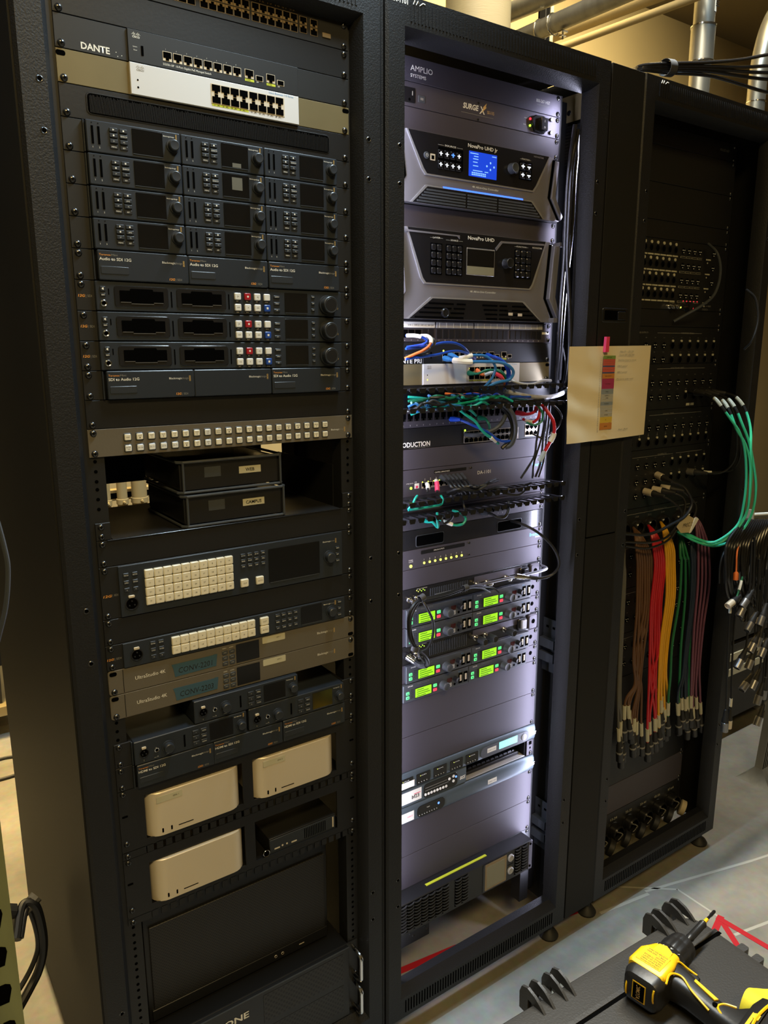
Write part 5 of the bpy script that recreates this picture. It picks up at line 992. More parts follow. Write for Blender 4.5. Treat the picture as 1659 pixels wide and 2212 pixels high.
('network_cable', 'teal cable running level below the finger tray and hooking upward', None, 'teal', 2.6,[(385,10,-783),(411,2,-781),(448,0,-780),(466,2,-779),(475,8,-770),(480,20,-765)], '--'),
('network_cable', 'teal cable looping out from the lower patch panel with a white sleeve', None, 'teal', 2.8,[(522,30,-804),(526,8,-806),(534,0,-818),(526,0,-829),(508,4,-830),(489,12,-823),(485,30,-819)], '-w'),
('network_cable', 'teal plug and cable hanging at the lower patch panel, left of the loop', None, 'teal', 2.8,[(468,52,-824),(466,30,-823),(466,12,-831),(463,10,-815),(470,20,-801)], 'j-'),
('network_cable', 'black cable looped beside the teal one under the finger tray', None, 'black', 2.8,[(498,20,-804),(473,6,-811),(476,4,-823),(498,8,-817),(511,16,-808)], '--'),
('network_cable', 'black cable strand crossing the lower patch panel below the tray', None, 'black', 2.8,[(539,20,-777),(530,2,-790),(535,0,-805),(539,8,-817)], '--'),
('network_cable', 'black cable plugged into the last ports of the lower patch panel, sagging once', None, 'black', 3.2,[(635,52,-827),(631,25,-824),(640,8,-831),(654,2,-830),(665,4,-817),(675,14,-799)], 'j-'),
('network_cable', 'black cable sagging below the right end of the upper finger tray', None, 'black', 2.8,[(634,12,-766),(657,0,-777),(688,-4,-782),(713,0,-775),(736,12,-766)], '--'),
('antenna_cable', 'long black cable leaving the slotted plate and circling back to the antenna unit', None, 'black', 3.4,[(759,110,-871),(721,40,-857),(724,10,-860),(743,-12,-874),(773,-20,-899),(799,-22,-927),(813,-22,-954),(812,-20,-974),(799,-12,-990),(773,-4,-995),(746,6,-991),(722,16,-987)], '-b'),
('antenna_cable', 'thin coaxial cable in the bundle along the grille, ending highest', 'strapped coaxial cables', 'black', 2.2,[(422,5,-981),(451,0,-979),(487,-2,-977),(530,0,-975),(582,14,-983),(625,30,-995)], '--'),
('antenna_cable', 'thin coaxial cable in the bundle along the grille, ending lowest at the green key', 'strapped coaxial cables', 'black', 2.2,[(418,0,-982),(446,-6,-980),(482,-8,-978),(530,-4,-976),(593,10,-990),(630,20,-1010)], '--'),
('antenna_cable', 'thin coaxial cable in the bundle along the grille, between the two others', 'strapped coaxial cables', 'black', 2.2,[(421,4,-986),(454,0,-986),(490,-2,-984),(539,2,-981),(589,14,-988),(642,26,-1002),(660,20,-1016)], '--'),
('antenna_cable', 'black coaxial loop hanging in front of the green displays, right side', None, 'black', 3.0,[(416,0,-981),(421,-10,-997),(432,-14,-1021),(437,-14,-1045),(436,-10,-1074),(428,-4,-1095),(418,6,-1103)], '--'),
('antenna_cable', 'black coaxial loop hanging in front of the green displays, left side', None, 'black', 4.2,[(415,2,-979),(388,-8,-986),(373,-12,-1004),(372,-12,-1034),(378,-10,-1061),(398,-4,-1087),(416,0,-1103),(432,2,-1121),(440,10,-1139),(437,30,-1148),(423,50,-1136)], '-b'),
('antenna_cable', 'black coaxial strand crossing inside the hanging loop', None, 'black', 2.6,[(413,2,-981),(385,-8,-1003),(378,-10,-1030),(389,-8,-1069),(413,0,-1110),(429,6,-1129)], '--'),
('network_cable', 'teal cable packed loosely in the upper cable tray, first from its left end', 'loose cables packed in the upper tray', 'teal', 2.7,[(479,14,-578),(495,1,-572),(537,19,-573),(547,-2,-575),(575,-2,-568),(626,22,-585)], '--'),
('network_cable', 'black cable packed loosely in the upper cable tray, second from its left end', 'loose cables packed in the upper tray', 'black', 2.7,[(398,19,-578),(414,-5,-563),(449,-4,-569),(491,4,-565),(534,13,-564),(586,28,-579)], '--'),
('network_cable', 'green cable packed loosely in the upper cable tray, third from its left end', 'loose cables packed in the upper tray', 'green', 2.7,[(491,12,-572),(538,34,-561),(563,28,-572),(574,7,-566),(604,6,-559),(653,25,-565)], '--'),
('network_cable', 'pale blue cable packed loosely in the upper cable tray, fourth from its left end', 'loose cables packed in the upper tray', 'blue2', 2.7,[(479,28,-574),(490,2,-551),(533,13,-566),(565,10,-567),(608,19,-554),(631,5,-572)], '--'),
('network_cable', 'black cable packed loosely in the upper cable tray, fifth from its left end', 'loose cables packed in the upper tray', 'black', 2.7,[(392,-1,-578),(412,-2,-564),(455,26,-564),(470,16,-565),(479,2,-567),(500,-1,-578)], '--'),
('network_cable', 'teal cable packed loosely in the upper cable tray, sixth from its left end', 'loose cables packed in the upper tray', 'teal', 2.7,[(511,5,-564),(548,26,-570),(569,29,-560),(570,10,-556),(598,20,-567),(629,34,-563)], '--'),
('network_cable', 'dark grey cable packed loosely in the upper cable tray, seventh from its left end', 'loose cables packed in the upper tray', 'slate', 2.7,[(423,6,-570),(436,-2,-559),(461,4,-566),(485,9,-567),(526,32,-567),(534,17,-573)], '--'),
('network_cable', 'deep blue cable packed loosely in the upper cable tray, eighth from its left end', 'loose cables packed in the upper tray', 'blue', 2.7,[(579,27,-572),(576,2,-553),(624,32,-563),(645,32,-554),(654,18,-563),(656,-2,-561)], '--'),
('network_cable', 'green cable packed loosely in the upper cable tray, ninth from its left end', 'loose cables packed in the upper tray', 'green', 2.7,[(387,4,-562),(431,18,-559),(451,1,-550),(483,-3,-556),(535,16,-551),(574,19,-568)], '--'),
('network_cable', 'black cable packed loosely in the upper cable tray, tenth from its left end', 'loose cables packed in the upper tray', 'black', 2.7,[(435,5,-554),(462,-4,-553),(506,9,-550),(533,-1,-555),(596,30,-555),(626,20,-571)], '--'),
('network_cable', 'teal cable packed loosely in the upper cable tray, eleventh from its left end', 'loose cables packed in the upper tray', 'teal', 2.7,[(512,-5,-555),(565,22,-563),(569,-5,-562),(616,13,-558),(640,7,-559),(661,-3,-570)], '--'),
('network_cable', 'black cable packed loosely in the upper cable tray, twelfth from its left end', 'loose cables packed in the upper tray', 'black', 2.7,[(505,22,-583),(544,31,-578),(568,21,-571),(608,29,-581),(638,26,-573),(665,17,-587)], '--'),
('network_cable', 'black cable lying among the lower tray fingers, first of nine', 'black cables in the lower finger trays', 'black', 2.8,[(553,-5,-765),(606,28,-773),(621,18,-772),(645,18,-766),(659,8,-764)], '--'),
('network_cable', 'black cable lying among the lower tray fingers, second of nine', 'black cables in the lower finger trays', 'black', 2.8,[(599,14,-773),(605,0,-773),(633,10,-776),(666,25,-778),(653,-8,-764)], '--'),
('network_cable', 'black cable lying among the lower tray fingers, third of nine', 'black cables in the lower finger trays', 'black', 2.8,[(534,25,-749),(548,8,-750),(573,4,-751),(597,-1,-747),(647,21,-748)], '--'),
('network_cable', 'black cable lying among the lower tray fingers, fourth of nine', 'black cables in the lower finger trays', 'black', 2.8,[(600,3,-764),(639,10,-760),(686,23,-772),(725,26,-771),(731,-2,-759)], '--'),
('network_cable', 'black cable lying among the lower tray fingers, fifth of nine', 'black cables in the lower finger trays', 'black', 2.8,[(546,15,-751),(557,3,-748),(600,27,-757),(592,-5,-743),(640,23,-744)], '--'),
('network_cable', 'black cable lying among the lower tray fingers, sixth of nine', 'black cables in the lower finger trays', 'black', 2.8,[(497,20,-759),(505,-3,-750),(529,-7,-753),(565,1,-759),(587,-6,-749)], '--'),
('network_cable', 'black cable lying among the lower tray fingers, seventh of nine', 'black cables in the lower finger trays', 'black', 2.8,[(577,21,-774),(598,17,-776),(615,9,-764),(625,-8,-759),(675,18,-768)], '--'),
('network_cable', 'black cable lying among the lower tray fingers, eighth of nine', 'black cables in the lower finger trays', 'black', 2.8,[(507,11,-755),(534,19,-755),(556,21,-751),(555,-5,-750),(597,18,-754)], '--'),
('network_cable', 'black cable lying among the lower tray fingers, ninth of nine', 'black cables in the lower finger trays', 'black', 2.8,[(496,6,-765),(535,24,-765),(561,26,-768),(576,15,-760),(603,18,-757)], '--'),
('power_cable', 'leftmost thick glossy black cable falling beside the middle rack panels', 'black cables falling beside the middle rack panels', 'gloss', 5,[(833,10,21),(823,14,-84),(824,16,-180),(825,16,-259),(825,20,-349),(834,30,-463),(848,45,-561)], '--'),
('power_cable', 'second from left thick glossy black cable falling beside the middle rack panels', 'black cables falling beside the middle rack panels', 'gloss', 5,[(844,12,13),(829,10,-64),(827,10,-151),(826,8,-259),(835,6,-339),(847,6,-442),(851,10,-506),(848,16,-546)], '--'),
('power_cable', 'third from left thick glossy black cable falling beside the middle rack panels', 'black cables falling beside the middle rack panels', 'gloss', 4.5,[(859,20,8),(846,16,-80),(844,14,-159),(841,14,-218),(838,20,-318),(838,25,-421),(847,35,-528)], '--'),
('power_cable', 'fourth from left thick glossy black cable falling beside the middle rack panels', 'black cables falling beside the middle rack panels', 'gloss', 4.5,[(842,20,-4),(834,25,-100),(833,26,-197),(836,28,-297),(835,30,-400),(841,36,-506)], '--'),
('power_cable', 'rightmost thick glossy black cable falling beside the middle rack panels', 'black cables falling beside the middle rack panels', 'gloss', 4,[(862,30,1),(847,26,-117),(841,24,-217),(838,26,-318),(841,32,-421),(848,40,-549)], '--'),
('power_cable', 'black cable curving out of the dark gap level with the paper', None, 'gloss', 4,[(875,60,-436),(875,45,-474),(874,40,-507),(872,50,-562)], '--'),
('microphone_cable', 'mint green cable looping out of the right rack, leftmost of the four', 'mint green cables looping from the right rack', 'mint', 3.6,[(1413,40,-576),(1398,0,-580),(1394,-30,-590),(1398,-50,-612),(1418,-65,-643),(1453,-75,-682),(1479,-80,-734),(1499,-80,-808),(1505,-78,-875),(1506,-70,-937),(1481,-60,-969),(1444,-45,-992),(1423,-30,-997),(1416,-5,-992),(1392,10,-979),(1343,20,-963)], 'k-'),
('microphone_cable', 'mint green cable looping out of the right rack, second from left of the four', 'mint green cables looping from the right rack', 'mint', 3.6,[(1436,40,-577),(1429,0,-584),(1432,-30,-597),(1429,-55,-625),(1441,-70,-669),(1477,-80,-715),(1502,-85,-768),(1516,-85,-848),(1522,-78,-917),(1500,-65,-964),(1463,-48,-997),(1429,-30,-1004),(1405,-5,-994),(1348,20,-964)], 'k-'),
('microphone_cable', 'mint green cable looping out of the right rack, third from left of the four', 'mint green cables looping from the right rack', 'mint', 3.6,[(1465,40,-577),(1465,0,-583),(1461,-30,-595),(1458,-55,-620),(1468,-70,-658),(1495,-80,-710),(1513,-88,-769),(1536,-90,-836),(1545,-84,-906),(1534,-70,-961),(1496,-50,-1001),(1448,-30,-1011),(1394,-5,-993),(1352,20,-966)], 'k-'),
('microphone_cable', 'mint green cable looping out of the right rack, rightmost of the four', 'mint green cables looping from the right rack', 'mint', 3.6,[(1492,40,-578),(1497,0,-580),(1499,-30,-591),(1504,-55,-622),(1504,-75,-672),(1499,-85,-729),(1516,-85,-809),(1524,-80,-897),(1512,-70,-945),(1472,-50,-988),(1435,-30,-998),(1392,-5,-984),(1357,20,-967)], 'k-'),
('microphone_cable', 'thin black cable beside the green loop with a tan sleeve, longer one', None, 'black', 2.6,[(1480,10,-589),(1493,-20,-618),(1508,-30,-670),(1522,-30,-723),(1528,-25,-764),(1521,-10,-796),(1502,5,-809),(1461,20,-807),(1451,50,-807)], '-x'),
('microphone_cable', 'thin black cable beside the green loop with a tan sleeve, shorter one', None, 'black', 2.6,[(1491,10,-589),(1518,-20,-632),(1532,-30,-697),(1555,-25,-753),(1558,-15,-788),(1551,0,-806),(1488,15,-806),(1478,50,-807)], '-w'),
('microphone_cable', 'black cable curving from a silver connector across the coloured bundles', None, 'black', 4,[(1288,40,-806),(1283,10,-812),(1308,-10,-825),(1317,-25,-846),(1326,-30,-875),(1300,-30,-905),(1240,-30,-920),(1188,-25,-933),(1136,-20,-936),(1085,0,-929)], 'X-'),
('microphone_cable', 'black cable from the lower silver connector, dropping behind the tag', None, 'black', 3,[(1247,40,-846),(1251,10,-850),(1272,-10,-866),(1297,-20,-893),(1286,-20,-924),(1238,-20,-957),(1165,-15,-962),(1087,0,-952)], 'X-'),
('microphone_cable', 'black cable from the middle lower connector, bending down and left', None, 'black', 3,[(1288,40,-843),(1298,10,-846),(1316,-8,-858),(1318,-16,-883),(1296,-20,-919),(1250,-20,-965),(1167,-15,-978),(1089,0,-964)], 'X-'),
('microphone_cable', 'black cable from the right lower connector, bending down to the tag', None, 'black', 3,[(1326,40,-842),(1341,10,-847),(1373,-8,-878),(1374,-14,-903),(1363,-14,-922)], 'X-'),
('microphone_cable', 'black cable arching at the right edge of the stage box to a blank panel', None, 'slate', 3.8,[(1424,50,-178),(1419,20,-203),(1426,10,-239),(1426,10,-281),(1407,12,-318),(1370,20,-343),(1340,40,-364),(1310,60,-384)], '--'),
('headphone_cable', 'black cable hanging in a wide curve from the right post of the right rack', None, 'black', 3,[(1490,-32,-299),(1509,-50,-324),(1515,-60,-379),(1504,-55,-434),(1506,-34,-458)], '--'),
('snake_cable', 'leftmost brown cable of the brown bundle hanging in the right rack', 'brown cables hanging in the right rack', 'brown', 3.7,[(1199,60,-941),(1159,22,-951),(1151,8,-995),(1164,11,-1043),(1168,7,-1162),(1172,10,-1300),(1186,9,-1384),(1153,12,-1428),(1160,14,-1525)], '-t'),
('snake_cable', 'second from left brown cable of the brown bundle hanging in the right rack', 'brown cables hanging in the right rack', 'brown', 3.7,[(1199,60,-941),(1165,23,-952),(1162,9,-997),(1174,11,-1045),(1180,8,-1165),(1187,8,-1303),(1193,11,-1387),(1168,13,-1428),(1185,15,-1528)], '-t'),
('snake_cable', 'third from left brown cable of the brown bundle hanging in the right rack', 'brown cables hanging in the right rack', 'brown', 3.7,[(1199,60,-941),(1171,25,-953),(1174,11,-999),(1188,14,-1048),(1202,16,-1172),(1212,13,-1311),(1200,12,-1389),(1177,15,-1445),(1196,17,-1547)], '-t'),
('snake_cable', 'fourth from left brown cable of the brown bundle hanging in the right rack', 'brown cables hanging in the right rack', 'brown', 3.7,[(1199,60,-941),(1178,26,-955),(1186,12,-1001),(1196,12,-1049),(1205,11,-1171),(1180,11,-1302),(1206,12,-1391),(1194,16,-1493),(1211,18,-1596)], '-t'),
('snake_cable', 'fifth from left brown cable of the brown bundle hanging in the right rack', 'brown cables hanging in the right rack', 'brown', 3.7,[(1199,60,-941),(1184,27,-956),(1198,13,-1003),(1212,16,-1053),(1220,14,-1175),(1205,16,-1310),(1210,12,-1391),(1207,17,-1482),(1215,19,-1582)], '-t'),
('snake_cable', 'sixth from left brown cable of the brown bundle hanging in the right rack', 'brown cables hanging in the right rack', 'brown', 3.7,[(1199,60,-941),(1190,29,-957),(1211,15,-1005),(1222,16,-1054),(1232,15,-1177),(1225,17,-1315),(1221,16,-1396),(1221,19,-1496),(1232,21,-1597)], '-t'),
('snake_cable', 'rightmost brown cable of the brown bundle hanging in the right rack', 'brown cables hanging in the right rack', 'brown', 3.7,[(1199,60,-941),(1197,30,-958),(1223,16,-1008),(1233,16,-1056),(1248,19,-1182),(1197,18,-1309),(1233,21,-1401),(1243,20,-1506),(1260,22,-1610)], '-t'),
('snake_cable', 'leftmost red cable of the red bundle hanging in the right rack', 'red cables hanging in the right rack', 'red', 3.7,[(1265,60,-942),(1228,22,-953),(1226,8,-999),(1236,7,-1054),(1234,9,-1162),(1248,12,-1291),(1249,7,-1389),(1264,12,-1527),(1279,14,-1631)], '-t'),
('snake_cable', 'second from left red cable of the red bundle hanging in the right rack', 'red cables hanging in the right rack', 'red', 3.7,[(1265,60,-942),(1234,24,-954),(1237,10,-1001),(1254,14,-1059),(1247,12,-1166),(1262,15,-1295),(1277,10,-1397),(1275,14,-1506),(1292,16,-1611)], '-t'),
('snake_cable', 'third from left red cable of the red bundle hanging in the right rack', 'red cables hanging in the right rack', 'red', 3.7,[(1265,60,-942),(1240,25,-955),(1248,11,-1003),(1262,13,-1060),(1262,16,-1170),(1276,17,-1299),(1265,13,-1395),(1298,15,-1504),(1315,17,-1609)], '-t'),
('snake_cable', 'fourth from left red cable of the red bundle hanging in the right rack', 'red cables hanging in the right rack', 'red', 3.7,[(1265,60,-942),(1246,27,-957),(1260,13,-1005),(1275,16,-1063),(1276,19,-1173),(1288,17,-1302),(1289,13,-1401),(1308,17,-1511),(1322,19,-1615)], '-t'),
('snake_cable', 'fifth from left red cable of the red bundle hanging in the right rack', 'red cables hanging in the right rack', 'red', 3.7,[(1265,60,-942),(1253,28,-958),(1271,14,-1007),(1284,16,-1065),(1278,14,-1173),(1292,13,-1302),(1273,13,-1397),(1327,18,-1468),(1347,20,-1574)], '-t'),
('snake_cable', 'rightmost red cable of the red bundle hanging in the right rack', 'red cables hanging in the right rack', 'red', 3.7,[(1265,60,-942),(1259,30,-959),(1282,16,-1009),(1295,17,-1067),(1298,21,-1179),(1305,15,-1305),(1264,18,-1396),(1338,20,-1482),(1355,22,-1587)], '-t'),
('snake_cable', 'leftmost yellow cable of the yellow bundle hanging in the right rack', 'yellow cables hanging in the right rack', 'yellow', 3.7,[(1322,60,-941),(1282,22,-953),(1278,8,-999),(1296,13,-1052),(1302,8,-1148),(1294,9,-1272),(1297,9,-1373),(1312,12,-1494),(1333,14,-1600)], '-t'),
('snake_cable', 'second from left yellow cable of the yellow bundle hanging in the right rack', 'yellow cables hanging in the right rack', 'yellow', 3.7,[(1322,60,-941),(1289,24,-954),(1290,10,-1001),(1300,9,-1052),(1314,10,-1151),(1303,10,-1275),(1309,12,-1377),(1322,14,-1452),(1338,16,-1556)], '-t'),
('snake_cable', 'third from left yellow cable of the yellow bundle hanging in the right rack', 'yellow cables hanging in the right rack', 'yellow', 3.7,[(1322,60,-941),(1296,26,-955),(1302,12,-1003),(1315,13,-1056),(1328,13,-1154),(1319,15,-1280),(1325,18,-1383),(1325,16,-1442),(1343,18,-1547)], '-t'),
('snake_cable', 'fourth from left yellow cable of the yellow bundle hanging in the right rack', 'yellow cables hanging in the right rack', 'yellow', 3.7,[(1322,60,-941),(1303,28,-957),(1315,14,-1005),(1331,17,-1059),(1337,12,-1156),(1335,19,-1285),(1334,18,-1386),(1348,18,-1488),(1369,20,-1595)], '-t'),
('snake_cable', 'rightmost yellow cable of the yellow bundle hanging in the right rack', 'yellow cables hanging in the right rack', 'yellow', 3.7,[(1322,60,-941),(1310,30,-958),(1327,16,-1008),(1340,17,-1061),(1350,15,-1159),(1344,19,-1287),(1337,14,-1385),(1365,20,-1476),(1375,22,-1580)], '-t'),
('snake_cable', 'leftmost green cable of the green bundle hanging in the right rack', 'green cables hanging in the right rack', 'dkgreen', 3.7,[(1411,60,-984),(1364,22,-994),(1353,8,-1040),(1360,9,-1048),(1362,6,-1159),(1345,6,-1297),(1351,7,-1401),(1358,12,-1471),(1369,14,-1575)], '-t'),
('snake_cable', 'second from left green cable of the green bundle hanging in the right rack', 'green cables hanging in the right rack', 'dkgreen', 3.7,[(1411,60,-984),(1378,26,-997),(1377,12,-1045),(1391,17,-1055),(1403,15,-1169),(1397,11,-1311),(1405,12,-1417),(1416,16,-1487),(1431,18,-1594)], '-t'),
('snake_cable', 'rightmost green cable of the green bundle hanging in the right rack', 'green cables hanging in the right rack', 'dkgreen', 3.7,[(1411,60,-984),(1392,30,-1000),(1402,16,-1050),(1415,21,-1060),(1443,22,-1179),(1452,18,-1326),(1463,18,-1434),(1476,20,-1520),(1488,22,-1628)], '-t'),
('snake_cable', 'leftmost navy blue cable of the navy blue bundle hanging in the right rack', 'navy blue cables hanging in the right rack', 'navy', 3.7,[(1472,60,-978),(1419,22,-988),(1404,8,-1034),(1413,8,-1071),(1430,13,-1188),(1414,7,-1328),(1410,6,-1416),(1404,12,-1481),(1427,14,-1589)], '-t'),
('snake_cable', 'second from left navy blue cable of the navy blue bundle hanging in the right rack', 'navy blue cables hanging in the right rack', 'navy', 3.7,[(1472,60,-978),(1426,25,-990),(1414,11,-1036),(1427,13,-1074),(1432,9,-1188),(1431,13,-1334),(1435,16,-1426),(1426,15,-1470),(1449,17,-1578)], '-t'),
('snake_cable', 'third from left navy blue cable of the navy blue bundle hanging in the right rack', 'navy blue cables hanging in the right rack', 'navy', 3.7,[(1472,60,-978),(1433,27,-991),(1424,13,-1039),(1436,14,-1076),(1446,13,-1191),(1446,18,-1339),(1441,16,-1427),(1448,17,-1479),(1470,19,-1588)], '-t'),
('snake_cable', 'rightmost navy blue cable of the navy blue bundle hanging in the right rack', 'navy blue cables hanging in the right rack', 'navy', 3.7,[(1472,60,-978),(1440,30,-993),(1435,16,-1041),(1452,20,-1080),(1469,22,-1198),(1459,21,-1344),(1457,20,-1433),(1460,20,-1476),(1483,22,-1586)], '-t'),
('snake_cable', 'leftmost mauve cable of the mauve bundle hanging in the right rack', 'mauve cables hanging in the right rack', 'purple', 3.7,[(1485,60,-944),(1438,22,-956),(1429,8,-1003),(1439,10,-1019),(1453,9,-1134),(1449,6,-1263),(1457,6,-1398),(1473,12,-1477),(1488,14,-1584)], '-t'),
('snake_cable', 'second from left mauve cable of the mauve bundle hanging in the right rack', 'mauve cables hanging in the right rack', 'purple', 3.7,[(1485,60,-944),(1450,25,-958),(1450,11,-1007),(1466,16,-1025),(1478,12,-1140),(1482,16,-1273),(1487,17,-1409),(1490,15,-1514),(1516,17,-1626)], '-t'),
('snake_cable', 'third from left mauve cable of the mauve bundle hanging in the right rack', 'mauve cables hanging in the right rack', 'purple', 3.7,[(1485,60,-944),(1462,27,-960),(1472,13,-1011),(1478,13,-1026),(1499,13,-1143),(1493,13,-1274),(1500,16,-1412),(1506,17,-1487),(1531,19,-1599)], '-t'),
('snake_cable', 'rightmost mauve cable of the mauve bundle hanging in the right rack', 'mauve cables hanging in the right rack', 'purple', 3.7,[(1485,60,-944),(1474,30,-962),(1493,16,-1015),(1506,19,-1031),(1531,20,-1151),(1512,15,-1279),(1518,19,-1418),(1536,20,-1514),(1562,22,-1627)], '-t'),
('snake_cable', 'leftmost grey cable of the grey bundle hanging in the right rack', 'grey cables hanging in the right rack', 'greyc', 3.7,[(1162,60,-962),(1111,22,-970),(1090,8,-1011),(1101,10,-1058),(1102,7,-1188),(1114,12,-1327),(1115,9,-1409),(1128,12,-1486),(1145,14,-1587)], '-t'),
('snake_cable', 'second from left grey cable of the grey bundle hanging in the right rack', 'grey cables hanging in the right rack', 'greyc', 3.7,[(1162,60,-962),(1116,25,-971),(1097,11,-1012),(1107,12,-1059),(1117,16,-1194),(1120,14,-1330),(1120,10,-1411),(1141,15,-1474),(1149,17,-1572)], '-t'),
('snake_cable', 'third from left grey cable of the grey bundle hanging in the right rack', 'grey cables hanging in the right rack', 'greyc', 3.7,[(1162,60,-962),(1121,27,-972),(1104,13,-1014),(1118,18,-1063),(1115,13,-1193),(1128,18,-1333),(1136,19,-1419),(1146,17,-1513),(1161,19,-1615)], '-t'),
('snake_cable', 'rightmost grey cable of the grey bundle hanging in the right rack', 'grey cables hanging in the right rack', 'greyc', 3.7,[(1162,60,-962),(1126,30,-974),(1111,16,-1016),(1118,15,-1062),(1121,14,-1194),(1137,22,-1337),(1140,19,-1420),(1159,20,-1501),(1172,22,-1602)], '-t'),
('coiled_cable', 'leftmost black cable looped over the hook right of the racks', 'black looped cables hung on the hook at the right', 'gloss', 4.2,[(1589,-42,-949),(1531,-62,-949),(1437,-78,-993),(1439,-82,-1081),(1459,-80,-1140),(1498,-78,-1191),(1531,-70,-1157),(1523,-66,-1099),(1582,-58,-998),(1604,-40,-957)], '--'),
('coiled_cable', 'second from left black cable looped over the hook right of the racks', 'black looped cables hung on the hook at the right', 'gloss', 4.2,[(1600,-42,-950),(1542,-62,-950),(1452,-77,-996),(1452,-81,-1083),(1469,-79,-1121),(1497,-77,-1169),(1520,-69,-1133),(1516,-66,-1098),(1582,-58,-998),(1614,-40,-958)], '--'),
('coiled_cable', 'third from left black cable looped over the hook right of the racks', 'black looped cables hung on the hook at the right', 'gloss', 4.2,[(1610,-42,-951),(1553,-62,-952),(1468,-76,-999),(1458,-80,-1084),(1475,-78,-1125),(1509,-76,-1174),(1537,-68,-1139),(1530,-66,-1100),(1598,-58,-1000),(1625,-40,-959)], '--'),
('coiled_cable', 'fourth from left black cable looped over the hook right of the racks', 'black looped cables hung on the hook at the right', 'gloss', 4.2,[(1620,-42,-952),(1565,-62,-953),(1484,-75,-1003),(1473,-79,-1087),(1493,-77,-1146),(1520,-75,-1195),(1540,-67,-1158),(1529,-66,-1100),(1601,-58,-1001),(1635,-40,-961)], '--'),
('coiled_cable', 'fifth from left black cable looped over the hook right of the racks', 'black looped cables hung on the hook at the right', 'gloss', 4.2,[(1630,-42,-953),(1576,-62,-955),(1499,-74,-1006),(1501,-78,-1093),(1521,-76,-1145),(1554,-74,-1195),(1581,-66,-1159),(1567,-66,-1107),(1617,-58,-1003),(1645,-40,-962)], '--'),
('coiled_cable', 'sixth from left black cable looped over the hook right of the racks', 'black looped cables hung on the hook at the right', 'gloss', 4.2,[(1640,-42,-954),(1588,-62,-956),(1515,-73,-1009),(1511,-77,-1094),(1541,-75,-1204),(1574,-73,-1255),(1600,-65,-1219),(1574,-66,-1108),(1628,-58,-1005),(1656,-40,-964)], '--'),
('coiled_cable', 'seventh from left black cable looped over the hook right of the racks', 'black looped cables hung on the hook at the right', 'gloss', 4.2,[(1651,-42,-956),(1600,-62,-958),(1532,-72,-1012),(1534,-76,-1099),(1557,-74,-1167),(1592,-72,-1218),(1620,-64,-1182),(1600,-66,-1113),(1641,-58,-1006),(1666,-40,-965)], '--'),
('coiled_cable', 'eighth from left black cable looped over the hook right of the racks', 'black looped cables hung on the hook at the right', 'gloss', 4.2,[(1661,-42,-957),(1612,-62,-959),(1548,-71,-1015),(1542,-75,-1100),(1556,-73,-1119),(1590,-71,-1169),(1616,-63,-1133),(1604,-66,-1113),(1650,-58,-1008),(1677,-40,-966)], '--'),
('coiled_cable', 'ninth from left black cable looped over the hook right of the racks', 'black looped cables hung on the hook at the right', 'gloss', 4.2,[(1672,-42,-958),(1623,-62,-961),(1564,-70,-1019),(1552,-74,-1102),(1566,-72,-1120),(1606,-70,-1171),(1639,-62,-1135),(1623,-66,-1117),(1668,-58,-1010),(1687,-40,-968)], '--'),
('coiled_cable', 'tenth from left black cable looped over the hook right of the racks', 'black looped cables hung on the hook at the right', 'gloss', 4.2,[(1682,-42,-959),(1635,-62,-962),(1581,-69,-1022),(1568,-73,-1105),(1591,-71,-1172),(1631,-69,-1224),(1663,-61,-1188),(1636,-66,-1119),(1677,-58,-1012),(1698,-40,-969)], '--'),
('coiled_cable', 'eleventh from left black cable looped over the hook right of the racks', 'black looped cables hung on the hook at the right', 'gloss', 4.2,[(1693,-42,-960),(1647,-62,-964),(1598,-68,-1025),(1592,-72,-1110),(1613,-70,-1161),(1649,-68,-1213),(1678,-60,-1176),(1652,-66,-1122),(1685,-58,-1013),(1709,-40,-970)], '--'),
('coiled_cable', 'twelfth from left black cable looped over the hook right of the racks', 'black looped cables hung on the hook at the right', 'gloss', 4.2,[(1703,-42,-961),(1659,-62,-966),(1615,-67,-1029),(1609,-71,-1113),(1639,-69,-1214),(1668,-67,-1265),(1689,-59,-1226),(1654,-66,-1122),(1688,-58,-1013),(1720,-40,-972)], '--'),
('coiled_cable', 'thirteenth from left black cable looped over the hook right of the racks', 'black looped cables hung on the hook at the right', 'gloss', 4.2,[(1714,-42,-962),(1671,-62,-967),(1632,-66,-1032),(1626,-70,-1116),(1646,-68,-1160),(1678,-66,-1211),(1702,-58,-1173),(1675,-66,-1126),(1703,-58,-1015),(1730,-40,-973)], '--'),
('coiled_cable', 'fourteenth from left black cable looped over the hook right of the racks', 'black looped cables hung on the hook at the right', 'gloss', 4.2,[(1725,-42,-964),(1684,-62,-969),(1649,-65,-1036),(1648,-69,-1120),(1673,-67,-1192),(1712,-65,-1245),(1741,-57,-1208),(1705,-66,-1131),(1719,-58,-1018),(1741,-40,-975)], '--'),
('coiled_cable', 'rightmost black cable looped over the hook right of the racks', 'black looped cables hung on the hook at the right', 'gloss', 4.2,[(1736,-42,-965),(1696,-62,-970),(1666,-64,-1039),(1665,-68,-1123),(1699,-66,-1240),(1736,-64,-1293),(1764,-56,-1256),(1717,-66,-1133),(1729,-58,-1019),(1752,-40,-976)], '--'),
('microphone_cable', 'black cable with silver connector in the right cluster, number one counted downwards', 'silver-ended cables in the hanging cluster', 'black', 3.2,[(1587,-75,-995),(1586,-80,-1064),(1583,-85,-1148),(1555,-86,-1179)], '-S'),
('microphone_cable', 'black cable with silver connector in the right cluster, number two counted downwards', 'silver-ended cables in the hanging cluster', 'black', 3.2,[(1572,-75,-1007),(1571,-80,-1076),(1568,-85,-1159),(1541,-86,-1200)], '-S'),
